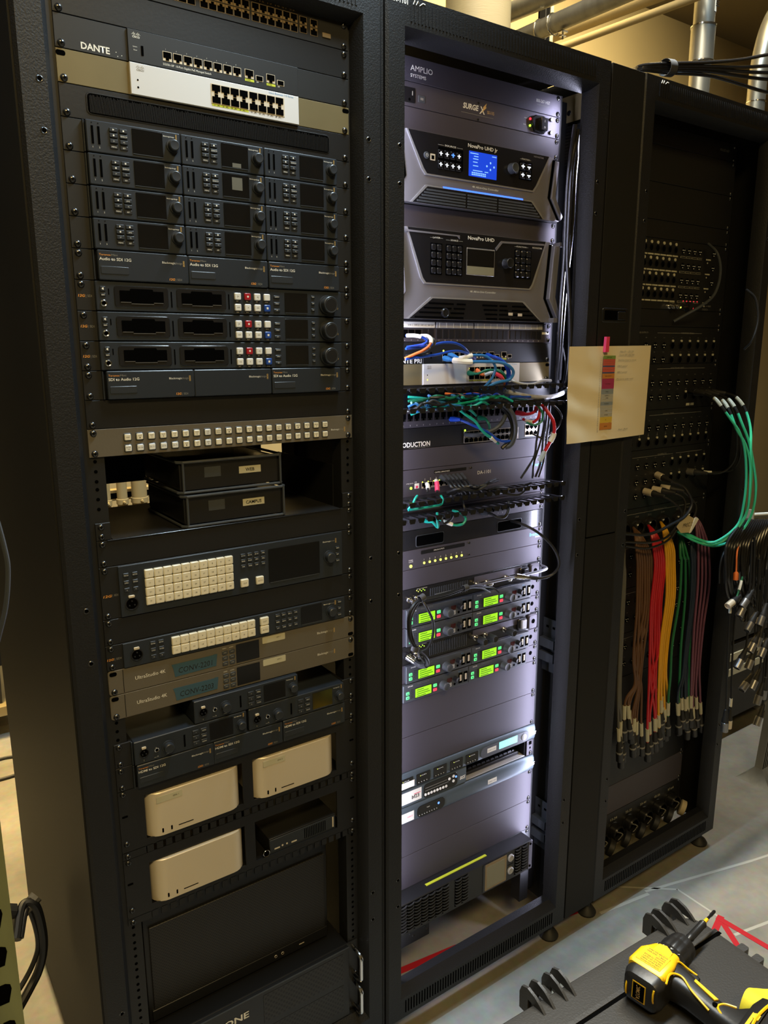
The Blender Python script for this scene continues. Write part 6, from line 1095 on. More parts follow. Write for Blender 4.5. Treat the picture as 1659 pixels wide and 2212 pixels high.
('microphone_cable', 'black cable with silver connector in the right cluster, number three counted downwards', 'silver-ended cables in the hanging cluster', 'black', 3.2,[(1674,-75,-1051),(1674,-80,-1122),(1671,-85,-1208),(1654,-86,-1249)], '-S'),
('microphone_cable', 'black cable with silver connector in the right cluster, number four counted downwards', 'silver-ended cables in the hanging cluster', 'black', 3.2,[(1624,-75,-1069),(1623,-80,-1139),(1620,-85,-1224),(1594,-86,-1258)], '-S'),
('microphone_cable', 'black cable with silver connector in the right cluster, number five counted downwards', 'silver-ended cables in the hanging cluster', 'black', 3.2,[(1672,-75,-1108),(1672,-80,-1180),(1669,-85,-1267),(1651,-86,-1317)], '-S'),
('microphone_cable', 'black cable with silver connector in the right cluster, number six counted downwards', 'silver-ended cables in the hanging cluster', 'black', 3.2,[(1651,-75,-1134),(1651,-80,-1206),(1648,-85,-1292),(1623,-86,-1331)], '-S'),
('microphone_cable', 'black cable with silver connector in the right cluster, number seven counted downwards', 'silver-ended cables in the hanging cluster', 'black', 3.2,[(1704,-75,-1165),(1704,-80,-1238),(1702,-85,-1327),(1685,-86,-1361)], '-S'),
('microphone_cable', 'black cable with silver connector in the right cluster, number eight counted downwards', 'silver-ended cables in the hanging cluster', 'black', 3.2,[(1588,-75,-1173),(1587,-80,-1244),(1584,-85,-1330),(1559,-86,-1368)], '-S'),
('microphone_cable', 'black cable with silver connector in the right cluster, number nine counted downwards', 'silver-ended cables in the hanging cluster', 'black', 3.2,[(1645,-75,-1169),(1645,-80,-1241),(1642,-85,-1328),(1617,-86,-1382)], '-S'),
('microphone_cable', 'black cable with silver connector in the right cluster, number ten counted downwards', 'silver-ended cables in the hanging cluster', 'black', 3.2,[(1680,-75,-1257),(1680,-80,-1331),(1678,-85,-1420),(1654,-86,-1460)], '-S'),
('microphone_cable', 'black cable with silver connector in the right cluster, number eleven counted downwards', 'silver-ended cables in the hanging cluster', 'black', 3.2,[(1640,-75,-1264),(1639,-80,-1337),(1637,-85,-1425),(1605,-86,-1456)], '-S'),
('microphone_cable', 'black cable with silver connector in the right cluster, number twelve counted downwards', 'silver-ended cables in the hanging cluster', 'black', 3.2,[(1722,-75,-1281),(1722,-80,-1356),(1720,-85,-1447),(1714,-86,-1507)], '-S'),
('microphone_cable', 'black cable with silver connector in the right cluster, number thirteen counted downwards', 'silver-ended cables in the hanging cluster', 'black', 3.2,[(1706,-75,-1308),(1706,-80,-1383),(1704,-85,-1474),(1689,-86,-1519)], '-S'),
('microphone_cable', 'black cable with silver connector in the right cluster, number fourteen counted downwards', 'silver-ended cables in the hanging cluster', 'black', 3.2,[(1721,-75,-1388),(1722,-80,-1464),(1720,-85,-1557),(1704,-86,-1596)], '-S'),
('microphone_cable', 'black cable hanging lowest by the right post, ending in a silver connector with white sleeve', None, 'black', 3,[(1517,-60,-1185),(1514,-70,-1355),(1521,-75,-1474),(1521,-78,-1564)], 'wS'),
('microphone_cable', 'black cable beside the lowest one, ending in a smaller tan connector', None, 'black', 3,[(1547,-60,-1191),(1547,-66,-1365),(1556,-70,-1486),(1554,-72,-1569)], '-T'),
('coiled_cable', 'leftmost loose black cable curving down left of the hook', 'loose black curves left of the hook', 'black', 3,[(1589,-45,-973),(1512,-60,-988),(1453,-65,-1019),(1434,-66,-1057),(1442,-64,-1113)], '--'),
('coiled_cable', 'second from left loose black cable curving down left of the hook', 'loose black curves left of the hook', 'black', 3,[(1589,-45,-973),(1512,-60,-988),(1472,-65,-1022),(1453,-66,-1060),(1469,-64,-1118)], '--'),
('coiled_cable', 'rightmost loose black cable curving down left of the hook', 'loose black curves left of the hook', 'black', 3,[(1589,-45,-973),(1512,-60,-988),(1486,-65,-1024),(1468,-66,-1062),(1490,-64,-1122)], '--'),
('network_cable', 'orange network cable hanging beside the looped black cables', None, 'orange', 2.6,[(1514,-70,-986),(1490,-80,-1028),(1490,-82,-1062),(1489,-84,-1086)], '-O'),
('network_cable', 'short green network cable with white sleeve poking out of the cluster', None, 'dkgreen', 2.6,[(1523,-85,-1102),(1509,-88,-1133),(1492,-90,-1160),(1476,-90,-1168)], 'wT'),
('overhead_cable', 'black overhead cable, topmost in the strapped bundle above the right rack', 'bundled black cables above the right rack', 'gloss', 4.2,[(1160,150,221),(1104,80,199),(1073,30,189),(1149,20,205),(1313,20,239),(1452,20,272),(1575,20,308),(1713,20,344)], '--'),
('overhead_cable', 'black overhead cable, second from top in the strapped bundle above the right rack', 'bundled black cables above the right rack', 'gloss', 4.2,[(1160,150,221),(1104,80,199),(1074,30,186),(1149,20,199),(1315,20,230),(1455,20,255),(1580,20,282),(1719,20,313)], '--'),
('overhead_cable', 'black overhead cable, second from bottom in the strapped bundle above the right rack', 'bundled black cables above the right rack', 'gloss', 4.2,[(1160,150,221),(1104,80,199),(1074,30,183),(1150,20,192),(1316,20,219),(1458,20,234),(1587,20,250),(1728,20,272)], '--'),
('overhead_cable', 'black overhead cable, lowest in the strapped bundle above the right rack', 'bundled black cables above the right rack', 'gloss', 4.2,[(1160,150,221),(1104,80,199),(1074,30,180),(1151,20,186),(1318,20,210),(1462,20,215),(1593,20,219),(1737,20,234)], '--'),
('overhead_cable', 'black overhead cable, middle one in the strapped bundle above the right rack', 'bundled black cables above the right rack', 'gloss', 4.2,[(1160,150,221),(1104,80,199),(1074,30,185),(1150,20,196),(1315,20,225),(1456,20,245),(1584,20,266),(1724,20,293)], '--')]

for c_ in CABLES: cable(*c_)
# strap round the overhead bundle and the bundle on the grille
def strap(c, d, r, w_, label, m_='strap'):
    o = thing('cable_strap', label, 'strap', c); q = B(); dd = Vector(d).normalized(); q.lathe([(-w_/2, r-1), (-w_/2, r), (w_/2, r), (w_/2, r-1), (-w_/2, r-1)], (0, 0, 0), d, 20, cap=False); part('band', q, m_, o); return o
strap((1155, 20, 197), (1, 0, .1), 19, 26, 'grey strap wrapped round the overhead cable bundle')
strap((413, -4, -975), (1, 0, .35), 8, 12, 'black strap at the left of the grille bundle')
strap((537, -1, -976), (1, 0, .1), 7, 12, 'black strap at the right of the grille bundle')
strap((391, -10, -1084), (.3, 0, 1), 9, 10, 'black strap pinching the bottom of the hanging coaxial loops')
# paper with a rack drawing taped to the cable column
o = thing('paper_sheet', 'creased cream paper with a coloured rack drawing, taped to the cable column', 'paper', (948, -34, -560))
NX, NZ = 30, 24; v = []; f = []
for j in range(NZ+1):
    for i in range(NX+1):
        s_, t = i/NX, j/NZ; x = -147+s_*291; z = -108+t*218-(1-t)*0+(s_-.5)*3
        y = -6*math.sin(s_*3.0)*(.3+.7*(1-t))-9*(1-t)**2*(1-s_)-1.6*math.sin(s_*17+t*5)*math.exp(-((s_-.25)**2)*12)-1.3*math.sin(t*21+s_*9)*math.exp(-((s_-.2)**2+(t-.4)**2)*9)
        v.append((x+(1-t)*(-5), y, z))
for j in range(NZ):
    for i in range(NX): a = j*(NX+1)+i; f.append((a, a+1, a+NX+2, a+NX+1))
n_ = len(v); v2 = v+[(x, y+.5, z) for x, y, z in v]; f2 = f+[tuple(q+n_ for q in a[::-1]) for a in f]
sheet = part('sheet', B().add(v2, f2), 'paper', o)
def py(x, z): s_ = (x+147)/291; t = (z+108)/218; return -6*math.sin(s_*3.0)*(.3+.7*(1-t))-9*(1-t)**2*(1-s_)-1.5
ROWS = [('greenp', 8, 'NETWORK'), ('redp', 5, ''), ('redp', 5, ''), ('redp', 5, ''), ('navyp', 3, ''), ('redp', 6, ''), ('redp', 6, ''), ('navyp', 3, ''), ('orangep', 12, 'VIDEO OUTPUT'), ('pinkd', 24, 'MULTIVIEW'), ('slate2', 12, 'PANEL 1'), ('greyl', 6, 'BLANK 1U'), ('greyl', 6, 'STRIP'), ('greyl', 6, ''), ('slate2', 8, 'PLAYBACK'), ('greyl', 8, ''), ('greyl', 9, 'SHELF'), ('greyl', 10, 'ENGINE'), ('yellowp', 14, 'PC\nPC'), ('orangep', 16, 'SERVER')]
mat('pinkd', (.35, .03, .10), .7); mat('slate2', (.22, .25, .27), .7); mat('greyl', (.38, .36, .30), .7)
z = 88
for m_, h, s_ in ROWS:
    y_ = py(0, z-h/2)-1.2; sc_ = 1.0
    b_ = B(); xl = -36-(88-z)*.05; b_.prism([(xl, z-h+.3), (xl+43, z-h+.3), (xl+43, z), (xl, z)], y_, y_+.4); part('drawing_row', b_, m_, sheet, smooth=False)
    if s_: text(sheet, s_.split('\n')[0], xl+21, z-h/2-1.2, 2.4, 'ink_black', y_-.2, align='CENTER')
    z -= h
for i in range(44): slab('tick_mark', 'ink_grey', sheet, -44-i*.2, -42.6-i*.2, 84-i*4, 85-i*4, py(-44, 84-i*4)-1.6, py(-44, 84-i*4)-.6)
for s_, x, z, w_ in (('Video IN — DR-1101', 22, 96, 50), ('Send SR+REAR', 18, 88, 56), ('Switches (need to move)', 16, 76, 66), ('MKS panel', 14, 62, 36), ('MKS panel', 14, 48, 36), ('Moved to (side rack)', 12, 32, 62), ('Sam Bell', 24, -88, 36)): text(sheet, s_, x, z, 3.6, 'ink_grey', py(x+20, z)-2.2, width=w_, slant=.3)
b_ = B(); b_.plate(-50, -46, 60, 92, 0, .3); part('pink_tape', B().prism([(-35, 96), (-23, 96), (-22, 131), (-33, 131)], -8.4, -1), 'pink', o, smooth=False)
# tag hanging among the coloured bundles
o = thing('paper_tag', 'folded tan paper tag with black handwriting among the green bundle', 'tag', (1310, -28, -925)); b_ = B(); b_.prism([(-42, -6), (-20, -26), (18, -30), (40, 6), (10, 20), (-8, 24)], 0, .8); part('card', b_, 'tag_paper', o, smooth=False); b_ = B(); b_.prism([(18, -31), (24, -29), (55, 4), (46, 10), (38, 10)], -3, .6, 0); part('folded_edge', b_, 'label_white', o, smooth=False); text(o, 'PREC 2', -14, -12, 11, 'ink_black', -.4, width=44, slant=.2)

# ================= PIPES AND WALL THINGS =================
def pipe(name, label, pts, r, m_, group=None, bend=False, n=20):
    o = thing(name, label, 'pipe' if 'pipe' in name or 'column' in name else 'conduit', pts[0], group); o0 = Vector(pts[0]); P_ = [Vector(q)-o0 for q in (curve(pts, 6) if bend else pts)]
    part('tube', B().tube(P_, r, n), m_, o); return o, o0
def bolts(o, c, r, name='clamp'):
    q = B(); q.lathe([(-2, r+1), (-2, r+3), (2, r+3), (2, r+1), (-2, r+1)], (0, 0, 0), (0, 0, 1), 24, cap=False); k = part(name, q, 'steel', o, c)
o, o0 = pipe('steel_conduit', 'upright steel conduit with a printed sticker and a bolted coupling behind the right rack', [(2568, 900, -400), (2568, 900, 1945)], 43, 'steel')
cp = part('coupling', B().lathe([(-72, 45), (-70, 49), (70, 49), (72, 45)], (0, 0, 0), (0, 0, 1), 24), 'steel', o, (0, 0, 1190)); 
for z in (-68, 68): part('coupling_ring', B().lathe([(-3, 49), (-2, 52), (2, 52), (3, 49)], (0, 0, 0), (0, 0, 1), 24), 'chrome', cp, (0, 0, z))
for z in (-48, -34, 40, 54): put('set_screw', 'setsc', lambda b_: b_.lathe([(0, 5), (9, 5), (9, 3), (14, 3)], (0, 0, 0), (1, -.3, 0), 8), 'screw', cp, (44, -14, z))
st = part('sticker', B().loops([[(44.5*math.sin(a), -44.5*math.cos(a), z) for a in [.05+k*.11 for k in range(7)]][::1]+[(43.6*math.sin(a), -43.6*math.cos(a), z) for a in [.05+k*.11 for k in range(7)]][::-1] for z in (-45, 55)]), 'label_white', o, (0, 0, 1350))
b_ = B()
for k in range(9): b_.box(10, 24 if k % 2 else 30, -45.6, -42.5, 40-k*8, 43-k*8)
part('printing', b_, 'ink_black', st)
o, _ = pipe('steel_conduit', 'steel conduit at the right edge that bends away over the right rack', [(3008, 900, -400), (3008, 900, 300), (3006, 900, 640), (3012, 900, 800), (3060, 900, 960), (3160, 900, 1080), (3320, 900, 1150), (3520, 900, 1180)], 40, 'steel', bend=True)
part('coupling_ring', B().lathe([(-3, 40), (-2, 43), (2, 43), (3, 40)], (0, 0, 0), (0, 0, 1), 24), 'chrome', o, (0, 0, 1042))
o, _ = pipe('paint_column', 'thick beige painted pipe rising behind the middle rack', [(1324, 900, -2050), (1324, 900, 1945)], 108, 'pipe_paint', n=40)
o, _ = pipe('steel_conduit', 'large horizontal steel conduit with hanging clamp bolts above the middle rack', [(1868, 1340, 780), (1921, 300, 787)], 34, 'steel')
for y in (-180, -250): part('clamp_band', B().tube([(38*math.cos(a)+12, y, 38*math.sin(a)) for a in [k*math.pi/12 for k in range(25)]], 2.5, 6), 'chrome', o)
q = B(); q.lathe([(-70, 4), (-40, 4)], (10, -300, 0), (0, 0, 1), 8); q.box(-6, 26, -312, -288, -46, -40); q.box(-2, 22, -308, -292, -60, -56); part('clamp_bolt', q, 'chrome', o)
pipe('steel_conduit', 'darker steel conduit higher up beside the beige pipe', [(1840, 1340, 880), (1920, 600, 880)], 36, 'steel')
pipe('painted_pipe', 'slim beige pipe running above the steel conduit toward the wall', [(2362, 1620, 985), (2480, 300, 985)], 30, 'pipe_paint'); pipe('painted_pipe', 'slimmest beige pipe under the other beige one on the wall', [(2345, 1620, 912), (2500, 300, 930)], 16, 'pipe_paint')
o = thing('strut_channel', 'upright steel strut carrying the horizontal conduits', 'strut', (2120, 1380, -2050)); part('channel', B().box(-26, 6, 0, 8, 0, 3990).box(-26, -20, -34, 8, 0, 3990).box(0, 6, -34, 8, 0, 3990), 'interior', o); part('flange', B().box(12, 60, 0, 40, 0, 3990), 'pipe_paint', o)
for i, (x, r, w_) in enumerate(((161, 14, 'leftmost'), (216, 18, 'middle'), (277, 27, 'rightmost'))):
    o, _ = pipe('painted_pipe', 'beige pipe behind the left rack seen over the empty shelf, %s of three' % w_, [(x, 1500, -2050), (x, 1500, 1945)], r, 'pipe_paint', 'beige pipes behind the left rack')
    q = B(); q.lathe([(-10, r+.5), (-9, r+3.5), (9, r+3.5), (10, r+.5)], (0, 0, 0), (0, 0, 1), 22); k = part('pipe_clamp', q, 'pipe_paint', o, (0, 0, 1062)); part('clamp_bolt', B().lathe([(0, 5), (16, 5), (16, 2), (24, 2)], (0, -r-1, 0), (0, -1, 0), 10), 'pipe_paint', k)
o = thing('strut_channel', 'beige horizontal strut behind the three beige pipes', 'strut', (220, 1530, -975)); part('channel', B().box(-300, 400, 0, 40, -14, 24), 'pipe_paint', o); part('channel_slot', B().box(-300, 400, -1, 0, -6, 14), 'hole', o)
# low shelf and boxes seen past the left rack
o = thing('storage_shelving', 'dark storage shelving standing at the far left behind the left rack', 'shelving', (-420, 2060, -2050)); part('bottom_shelf', B().plate(-900, 330, 105, 145, 0, 480), 'pipe_paint', o); [part('leg', B().box(x, x+40, 20, 60, 0, 2900), 'case_grey', o) for x in (-900, 290)]
part('reflection_backing', B().box(-900, 330, 470, 480, 145, 2900), 'black', o); [part('added_upper_shelf', B().plate(-900, 330, z, z+35, 0, 470), 'black', o) for z in (900, 1550, 2200)]  # tall shelves and closed back added to darken the rack side's reflection
o = thing('dark_bin', 'dark plastic bin on the bottom shelf at the far left', 'bin', (-345, 2100, -1905)); part('body', B().loops([[(-480, 0, 0), (170, 0, 0), (170, 250, 0), (-480, 250, 0)], [(-495, -12, 530), (185, -12, 530), (185, 262, 530), (-495, 262, 530)]]), 'black', o, smooth=False); part('rim', B().box(-500, 190, -18, 268, 530, 545), 'slate', o)
# green upright of a boltless shelf in the foreground
o = thing('shelf_upright', 'worn green steel upright with teardrop holes at the lower left edge', 'shelving upright', (-452, -350, -2050)); g = part('front_face', B().box(-75, 0, 0, 3, 0, 2400), 'rack_green', o); part('side_flange', B().box(-3, 0, 3, 50, 0, 2400), 'rack_green', g)
for i in range(8):
    z = 700+i*50.8*1.0
    for x in (-16, -52): put('teardrop_hole', 'tear', lambda b_: b_.prism([(-5, -13), (5, -13), (9, 4), (8, 10), (3, 13), (-3, 13), (-8, 10), (-9, 4)], -.6, .2), 'hole', o, (x-2, 0, z))
tag(thing_ := part('floor_cable', B().tube(curve([(-420, 1650, -2044), (-300, 1840, -2044), (-215, 1888, -2044), (-120, 1830, -2044), (-150, 1740, -2044), (-300, 1735, -2044), (-450, 1820, -2044)], 8), 6, 8), 'rubber', None), 'black cable loop lying on the lit floor at the far left', 'cable'); thing_.location = W(0, 0, 0)
def loose(label, pts, r, m_='black', name='loose_cable', cat='cable'):
    o0 = Vector(pts[0]); o = part(name, B().tube([q-o0 for q in curve(pts, 7)], r, 10), m_, None); o.location = W(*o0); return tag(o, label, cat)
loose('thick black cable bowing down beside the left cabinet, outer one', [(-400, 200, -1560), (-378, 250, -1530), (-357, 250, -1538), (-349, 250, -1589), (-350, 250, -1640), (-362, 250, -1685), (-384, 240, -1712), (-430, 200, -1740), (-470, 150, -1760)], 9)
loose('thinner black cable bowing down beside the left cabinet, inner one', [(-392, 200, -1560), (-372, 245, -1536), (-362, 250, -1570), (-358, 250, -1620), (-366, 245, -1650), (-392, 230, -1680), (-440, 200, -1710)], 5)
loose('rumpled pale grey sleeve lying over the shelf edge by the left cabinet', [(-450, 220, -1600), (-415, 240, -1585), (-395, 250, -1555), (-370, 255, -1540), (-350, 262, -1528)], 13, 'greyc', 'fabric_sleeve', 'sleeve')
loose('black bundled plug end resting beside the green upright', [(-450, 240, -1520), (-412, 245, -1522), (-392, 245, -1530)], 13, 'rubber', 'plug_bundle', 'plug')
loose('braided black cord dangling at the left edge of the picture', [(-420, -200, -560), (-405, -200, -650), (-398, -200, -700), (-397, -200, -730), (-404, -200, -775), (-418, -200, -820)], 3.2, 'slate', 'braided_cord', 'cord')
mat('road_black', (.02, .018, .014), .6)
# right side: hook, far case and truss
o = thing('wall_hook', 'pale metal hook arm holding the looped black cables', 'hook', (1606, -45, -940)); part('arm', B().tube([(-4, 0, 4), (40, 0, 0), (220, -10, -14)], 5, 8), 'label_white', o); part('back_plate', B().box(-6, -2, -12, 12, -30, 20), 'silver', o)
o = thing('road_case', 'dark road case with two pale edge strips beyond the right rack', 'case', (1960, 340, -2050)); part('body', B().box(0, 1400, 0, 500, 90, 420), 'road_black', o, smooth=False); part('lid', B().box(0, 1400, 0, 500, 440, 690), 'road_black', o, smooth=False); [part('edge_strip', B().box(-4, 1404, -6, 0, z, z+30), 'label_tape', o) for z in (290, 355)]
for x in (120, 700, 1280): put('caster', 'cast', lambda b_: (b_.lathe([(-18, 42), (-16, 46), (16, 46), (18, 42)], (0, 60, 46), (1, 0, 0), 20), b_.box(-24, 24, 30, 90, 80, 92)), 'grey', o, (x, 0, 0))
o = thing('light_stand', 'leaning grey aluminium upright with a foot at the right edge', 'stand', (2115, 95, -2050)); part('upright', B().loops([[(-22, -14, 40), (22, -14, 40), (22, 14, 40), (-22, 14, 40)], [(40, -14, 480), (84, -14, 480), (84, 14, 480), (40, 14, 480)]]), 'steel', o, smooth=False); part('foot', B().loops([[(-60, -70, 0), (120, -70, 0), (120, 60, 0), (-60, 60, 0)], [(-40, -50, 16), (100, -50, 16), (100, 40, 16), (-40, 40, 16)], [(-20, -14, 52), (26, -14, 52), (26, 14, 52), (-20, 14, 52)]]), 'steel', o)
for k in range(3): part('groove', B().loops([[(-16+k*13, -14.6, 42), (-12+k*13, -14.6, 42), (-12+k*13, -13.8, 42), (-16+k*13, -13.8, 42)], [(46+k*13, -14.6, 478), (50+k*13, -14.6, 478), (50+k*13, -13.8, 478), (46+k*13, -13.8, 478)]]), 'hole', o)
# floor markings
def strip(name, label, cat, p0, p1, w_, m_, z=-2050, h=.5):
    a, b_ = Vector((*p0, 0)), Vector((*p1, 0)); L_ = (b_-a).length; o = thing(name, label, cat, (*p0, z)); o.rotation_euler = (0, 0, math.atan2(b_.y-a.y, b_.x-a.x)); part('strip', B().box(0, L_, -w_/2, w_/2, 0, h), m_, o, smooth=False); return o
strip('floor_tape', 'red tape on the floor inside the middle rack', 'tape', (420, 146), (640, 117), 19, 'red_tape')
strip('floor_tape', 'red tape on the floor in the shadow between the rack feet', 'tape', (960, 33), (1052, 13), 17, 'red_tape')
strip('floor_tape', 'long red tape on the lit floor running off to the right', 'tape', (1322, -224), (1340, -470), 18, 'red_tape', h=1.)
strip('floor_tape', 'short red tape forming the left side of the arrow on the floor', 'tape', (1336, -228), (1262, -252), 18, 'red_tape', h=.7)
strip('floor_tape', 'middle red tape of the floor arrow, running under the black case', 'tape', (1328, -226), (1262, -330), 17, 'red_tape', h=.4)
for i, (a, c_, w_) in enumerate((((1060, -22), (1243, -52), 10), ((1243, -40), (1640, -146), 9), ((1640, -146), (1900, -205), 8), ((1330, -88), (1328, -230), 7), ((1300, -290), (1500, -335), 9), ((1180, 30), (1330, -90), 6))):
    strip('floor_joint', ('pale scraped line on the floor beside the cable column feet', 'long pale scraped line crossing the blue-lit floor', 'pale scraped line end at the far right edge', 'pale floor joint leading to the red tape arrow', 'pale floor joint right of the red tape', 'faint pale joint by the right rack foot')[i], 'floor mark', a, c_, w_, 'joint' if 'joint' in MT else 'greyl', h=.25)['group'] = 'scraped joint lines in the floor'

# ================= TOTE AND DRILL =================
o = thing('storage_tote', 'large black plastic tote with ribbed handles and a flat lid at the lower right', 'storage tote', (717, -486, -2050)); o.rotation_euler = (0, 0, math.radians(-2.6))
# local: x from 0 to the left, y from 0 toward the viewer
part('body', B().loops([[(x, y, z) for x, y in ((-720+k, -520+k), (-30-k, -520+k), (-30-k, -30-k), (-720+k, -30-k))] for k, z in ((40, 0), (0, 470))]), 'tote', o, smooth=False)
def rrect(x0, x1, y0, y1, r, z):
    q = []
    for cx, cy, st in ((x1-r, y0+r, -90), (x1-r, y1-r, 0), (x0+r, y1-r, 90), (x0+r, y0+r, 180)):
        for k in range(7): t = math.radians(st+k*15); q.append((cx+r*math.cos(t), cy+r*math.sin(t), z))
    return q
lid = part('lid', B().loops([rrect(-760, 0, -560, 0, 48, 462), rrect(-760, 0, -560, 0, 48, 488), rrect(-752, -8, -552, -8, 44, 498), rrect(-738, -22, -538, -22, 40, 500)]), 'tote', o)
part('lid_groove', B().box(-760, -4, -80, -74, 499, 500.6), 'hole', lid); part('lid_ridge', B().box(-756, -6, -74, -66, 499, 502), 'tote', lid)
def fin(x):
    q = B(); pf = [(6, 468), (26, 468), (27, 500), (22, 514), (8, 520), (-10, 516), (-24, 508), (-34, 500), (-34, 499), (6, 499)]
    q.loops([[(x-2.5, y, z) for y, z in pf], [(x+2.5, y, z) for y, z in pf]]); part('latch_rib', q, 'tote', lid)
for xx in (-418, -396, -366, -346, -96, -74, -40, -20): fin(xx)
for x0, x1 in ((-414, -370), (-92, -44)): part('latch_bridge', B().loops([rrect(x0, x1, -4, 22, 6, 470), rrect(x0, x1, -4, 22, 6, 492)]), 'tote', lid)
for y in (-120, -150, -182): part('edge_lug', B().loops([rrect(-8, 12, y-8, y+8, 4, 470), rrect(-8, 12, y-8, y+8, 4, 496)]), 'tote', lid)
# cordless drill lying on its side on the lid; local x forward, y from handle (-) to spine (+), z up
o = thing('cordless_drill', 'yellow and black cordless drill with a long bit lying on the black tote', 'drill', (432, -585, -1512)); o.rotation_euler = (0, 0, math.radians(7.5))
AX = (1, 0, 0)
def sq_ring(x, hy, hz, r, cy=0, cz=0, n=5):
    q = []
    for sy, sz, st in ((1, -1, -90), (1, 1, 0), (-1, 1, 90), (-1, -1, 180)):
        for k in range(n): t = math.radians(st+k*90/(n-1)); q.append((x, cy+sy*(hy-r)+r*math.cos(t), cz+sz*(hz-r)+r*math.sin(t)))
    return q
mh = part('motor_housing', B().loops([sq_ring(-2, 22, 20, 12), sq_ring(2, 30, 27, 14), sq_ring(12, 34, 31, 16), sq_ring(50, 34, 32, 16), sq_ring(66, 32, 31, 16)]), 'tool_black', o)
part('gear_cover', B().loops([sq_ring(20, 30, 11, 6, 3, 21), sq_ring(24, 33, 13, 7, 3, 21.5), sq_ring(60, 32, 13, 7, 3, 21.5), sq_ring(76, 27, 12, 8, 2, 20), sq_ring(90, 24, 10, 8, 1, 19)]), 'tool_yellow', o)
lb = part('warning_label', B().box(28, 66, -18, 26, 34.2, 35.2), 'tool_yellow', o); 
for k in range(7): text(lb, ('DCD708 20V MAX', 'TYPE 1  1650 RPM', 'DANGER', 'WARNING: TO REDUCE', 'THE RISK OF INJURY', 'USER MUST READ', 'INSTRUCTION MANUAL')[k], 64-k*5.2, -14, 3., 'label_red' if k == 2 else 'ink_black', 0, width=34 if k != 2 else 16, rot=(0, 0, math.radians(90)))
for t_ in lb.children: x_, z_ = t_.location.x, t_.location.z; t_.location = (x_, z_, 35.4*MM); t_.rotation_euler = (math.radians(0), 0, 0); t_.rotation_euler = Matrix(((0, 0, -1), (1, 0, 0), (0, -1, 0))).transposed().to_euler() if False else (math.radians(-90), 0, math.radians(90))
q = B(); q.lathe([(86, 27), (88, 31.5), (100, 31.5), (103, 29.5)], (0, 0, 0), AX, 28); part('torque_collar', q, 'tool_black', o)
for k in range(12): a = k*math.pi/6; part('collar_lug', B().lathe([(90, 2.2), (100, 2.2)], (0, 31*math.cos(a), 31*math.sin(a)), AX, 6), 'tool_black', o)
for k in range(5): a = math.radians(60+k*24); t_ = text(o, str(3*k+3), 0, 0, 5, 'ink_white', 0); t_.location = Vector((92, -32.3*math.cos(a), 32.3*math.sin(a)))*MM; t_.rotation_euler = (a-math.pi/2+math.pi, 0, 0); t_.rotation_euler = (a-math.radians(90)+math.radians(90), 0, 0)
q = B(); rg = []
for x, r in ((103, 26), (106, 28), (128, 28), (132, 26.5), (134, 27), (150, 24), (154, 19)):
    rg.append([(x, (r-(1.6 if k % 4 > 1 and 104 < x < 150 else 0))*math.cos(k*math.pi/24), (r-(1.6 if k % 4 > 1 and 104 < x < 150 else 0))*math.sin(k*math.pi/24)) for k in range(48)])
part('chuck', q.loops(rg), 'tool_black', o)
part('chuck_nose', B().lathe([(153, 17), (156, 15), (160, 9)], (0, 0, 0), AX, 20), 'alu', o)
part('bit_collar', B().lathe([(158, 4.5), (168, 4.5)], (0, 0, 0), AX, 12), 'tool_yellow', o); bh = part('bit_holder', B().lathe([(168, 4), (174, 6), (178, 7.4), (182, 6.8), (226, 6.8), (228, 7.6), (232, 6)], (0, 0, 0), AX, 16), 'tool_black', o)
part('bit_collar', B().lathe([(232, 3.4), (246, 3.4)], (0, 0, 0), AX, 10), 'tool_yellow', o); part('screw_bit', B().lathe([(246, 3), (258, 2.4), (262, 3.4), (276, 3.2), (280, 1)], (0, 0, 0), AX, 6), 'screw', o)
# rear badge
rb = part('rear_frame', B().loops([[(-2.6, y, z) for y, z in ((-11, -16), (13, -16), (13, 18), (-11, 18))], [(-1.5, y, z) for y, z in ((-11, -16), (13, -16), (13, 18), (-11, 18))]]), 'tool_yellow', o, smooth=False); part('rear_badge', B().box(-3.2, -2.4, -9, 11, -14, 16), 'hole', rb)
t_ = text(rb, 'ATOMIC', 0, 0, 7, 'ink_gold', 0, width=26, bold=.01); t_.location = Vector((-3.5, 5, -12))*MM; t_.rotation_euler = (0, math.radians(-90), math.radians(-90)); t_.rotation_euler = Matrix(((0, 1, 0), (0, 0, -1), (1, 0, 0))).to_euler() if False else (math.radians(90), math.radians(-90), 0)
for y, z in ((-24, 8), (24, -6)): part('rear_vent', B().tube([(0, y, z-12), (-2.5, y, z-6), (-2.5, y, z+6), (0, y, z+12)], 1.6, 6), 'tool_yellow', o)
# handle, trigger, battery
HS = [((62, -18, 0), 27, 26), ((64, -40, -1), 24, 24), ((60, -62, -1), 20, 22), ((54, -88, -1), 18, 20.5), ((50, -112, -1), 18.5, 20), ((52, -132, -1), 24, 21), ((58, -146, -1), 34, 23)]
def hring(c, hx, hz): r = min(hx, hz)*.62; return [(c[0]+px, c[1], c[2]+pz) for px, pz in [((1 if s1 > 0 else -1)*(hx-r)+r*math.cos(math.radians(st+k*22.5)), (1 if s2 > 0 else -1)*(hz-r)+r*math.sin(math.radians(st+k*22.5))) for s1, s2, st in ((1, -1, -90), (1, 1, 0), (-1, 1, 90), (-1, -1, 180)) for k in range(5)]]
hd = part('handle', B().loops([hring(*h) for h in HS]), 'tool_black', o)
part('trigger', B().loops([hring((90, -32, 0), 8, 9), hring((92, -44, 0), 12, 9), hring((86, -58, 0), 10, 9)]), 'tool_black', o)
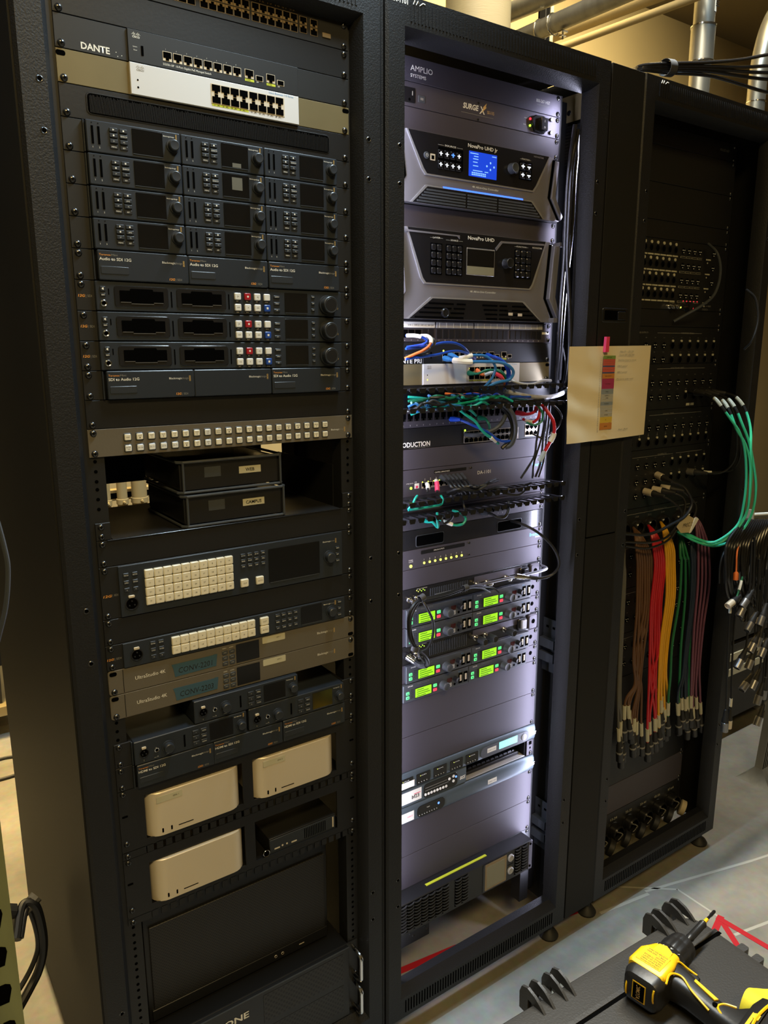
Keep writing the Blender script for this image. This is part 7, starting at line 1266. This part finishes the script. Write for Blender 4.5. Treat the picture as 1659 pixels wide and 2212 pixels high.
for nm, pts in (('upper', [(20, -34, 27), (38, -30, 30.5), (52, -34, 27), (56, -46, 24.5), (46, -64, 21.5), (38, -86, 19), (35, -100, 15)]), ('lower', [(40, -128, 14), (42, -114, 18.5), (50, -108, 19.5), (62, -114, 19), (68, -130, 20)]), ('front', [(66, -22, 28), (84, -24, 24), (92, -36, 14), (96, -52, 8)])):
    part('yellow_trim', B().tube(curve(pts, 4), 1.9, 6), 'tool_yellow', hd)
part('side_badge', B().loops([[(x, y, z) for x, y in ((66, -60), (72, -60), (60, -104), (54, -100))] for z in (20, 22.4)]), 'tool_yellow', hd); part('handle_screw', B().lathe([(-1, 4), (1.4, 4.4)], (48, -104, 19.6), (0, 0, 1), 12), 'hole', hd); part('housing_screw', B().lathe([(-1, 4), (1.5, 4.6)], (24, -22, 28.5), (0, 0, 1), 12), 'screw', hd)
part('selector', B().loops([[(x, y, z) for x, y in ((66, -14), (84, -12), (92, 2), (88, 14), (66, 16))] for z in (28, 33)]), 'tool_yellow', o, smooth=False)
ft = part('battery_foot', B().loops([hring((60, -146, -1), 42, 25), hring((66, -152, -1), 56, 28), hring((68, -168, -1), 60, 29)]), 'tool_black', o)
bt = part('battery', B().loops([hring((70, -170, -1), 60, 29), hring((72, -174, -1), 63, 31), hring((72, -214, -1), 63, 31), hring((72, -220, -1), 58, 28)]), 'tool_black', o)
part('yellow_trim', B().tube(curve([(24, -166, 27), (60, -162, 29.5), (100, -166, 29), (118, -170, 20)], 4), 2.4, 6), 'tool_yellow', ft); part('lanyard_slot', B().box(24, 70, -159, -154, 26, 28.5), 'tool_yellow', ft); part('lamp_button', B().box(58, 70, -166, -158, 27, 30), 'tool_yellow', ft)
part('battery_label', B().box(26, 112, -206, -182, 29, 30.8), 'tool_yellow', bt); part('label_field', B().box(29, 109, -203, -185, 30, 31.2), 'hole', bt)
for k in range(5): part('grip_line', B().box(116+k*3, 117.4+k*3, -204, -184, 26, 30.6-k), 'ink_white', bt)
# yellow strap
o = thing('webbing_strap', 'fuzzy bright yellow strap folded behind the drill battery', 'strap', (570, -716, -1550)); P_ = curve([(-10, 0, 2), (-16, 2, 20), (-8, 4, 38), (8, 6, 44), (30, 4, 34), (60, -6, 24), (100, -14, 18), (160, -20, 10)], 6); q = B(); rg = []
for i, c_ in enumerate(P_):
    d = (P_[min(i+1, len(P_)-1)]-P_[max(i-1, 0)]).normalized(); n_ = Vector((d.z, 0, -d.x)).normalized()*2.5; w_ = Vector((0, 22, 0)); rg.append([tuple(c_+a) for a in (n_-w_, n_+w_, -n_+w_, -n_-w_)])
part('webbing', q.loops(rg), 'strap_yellow', o)
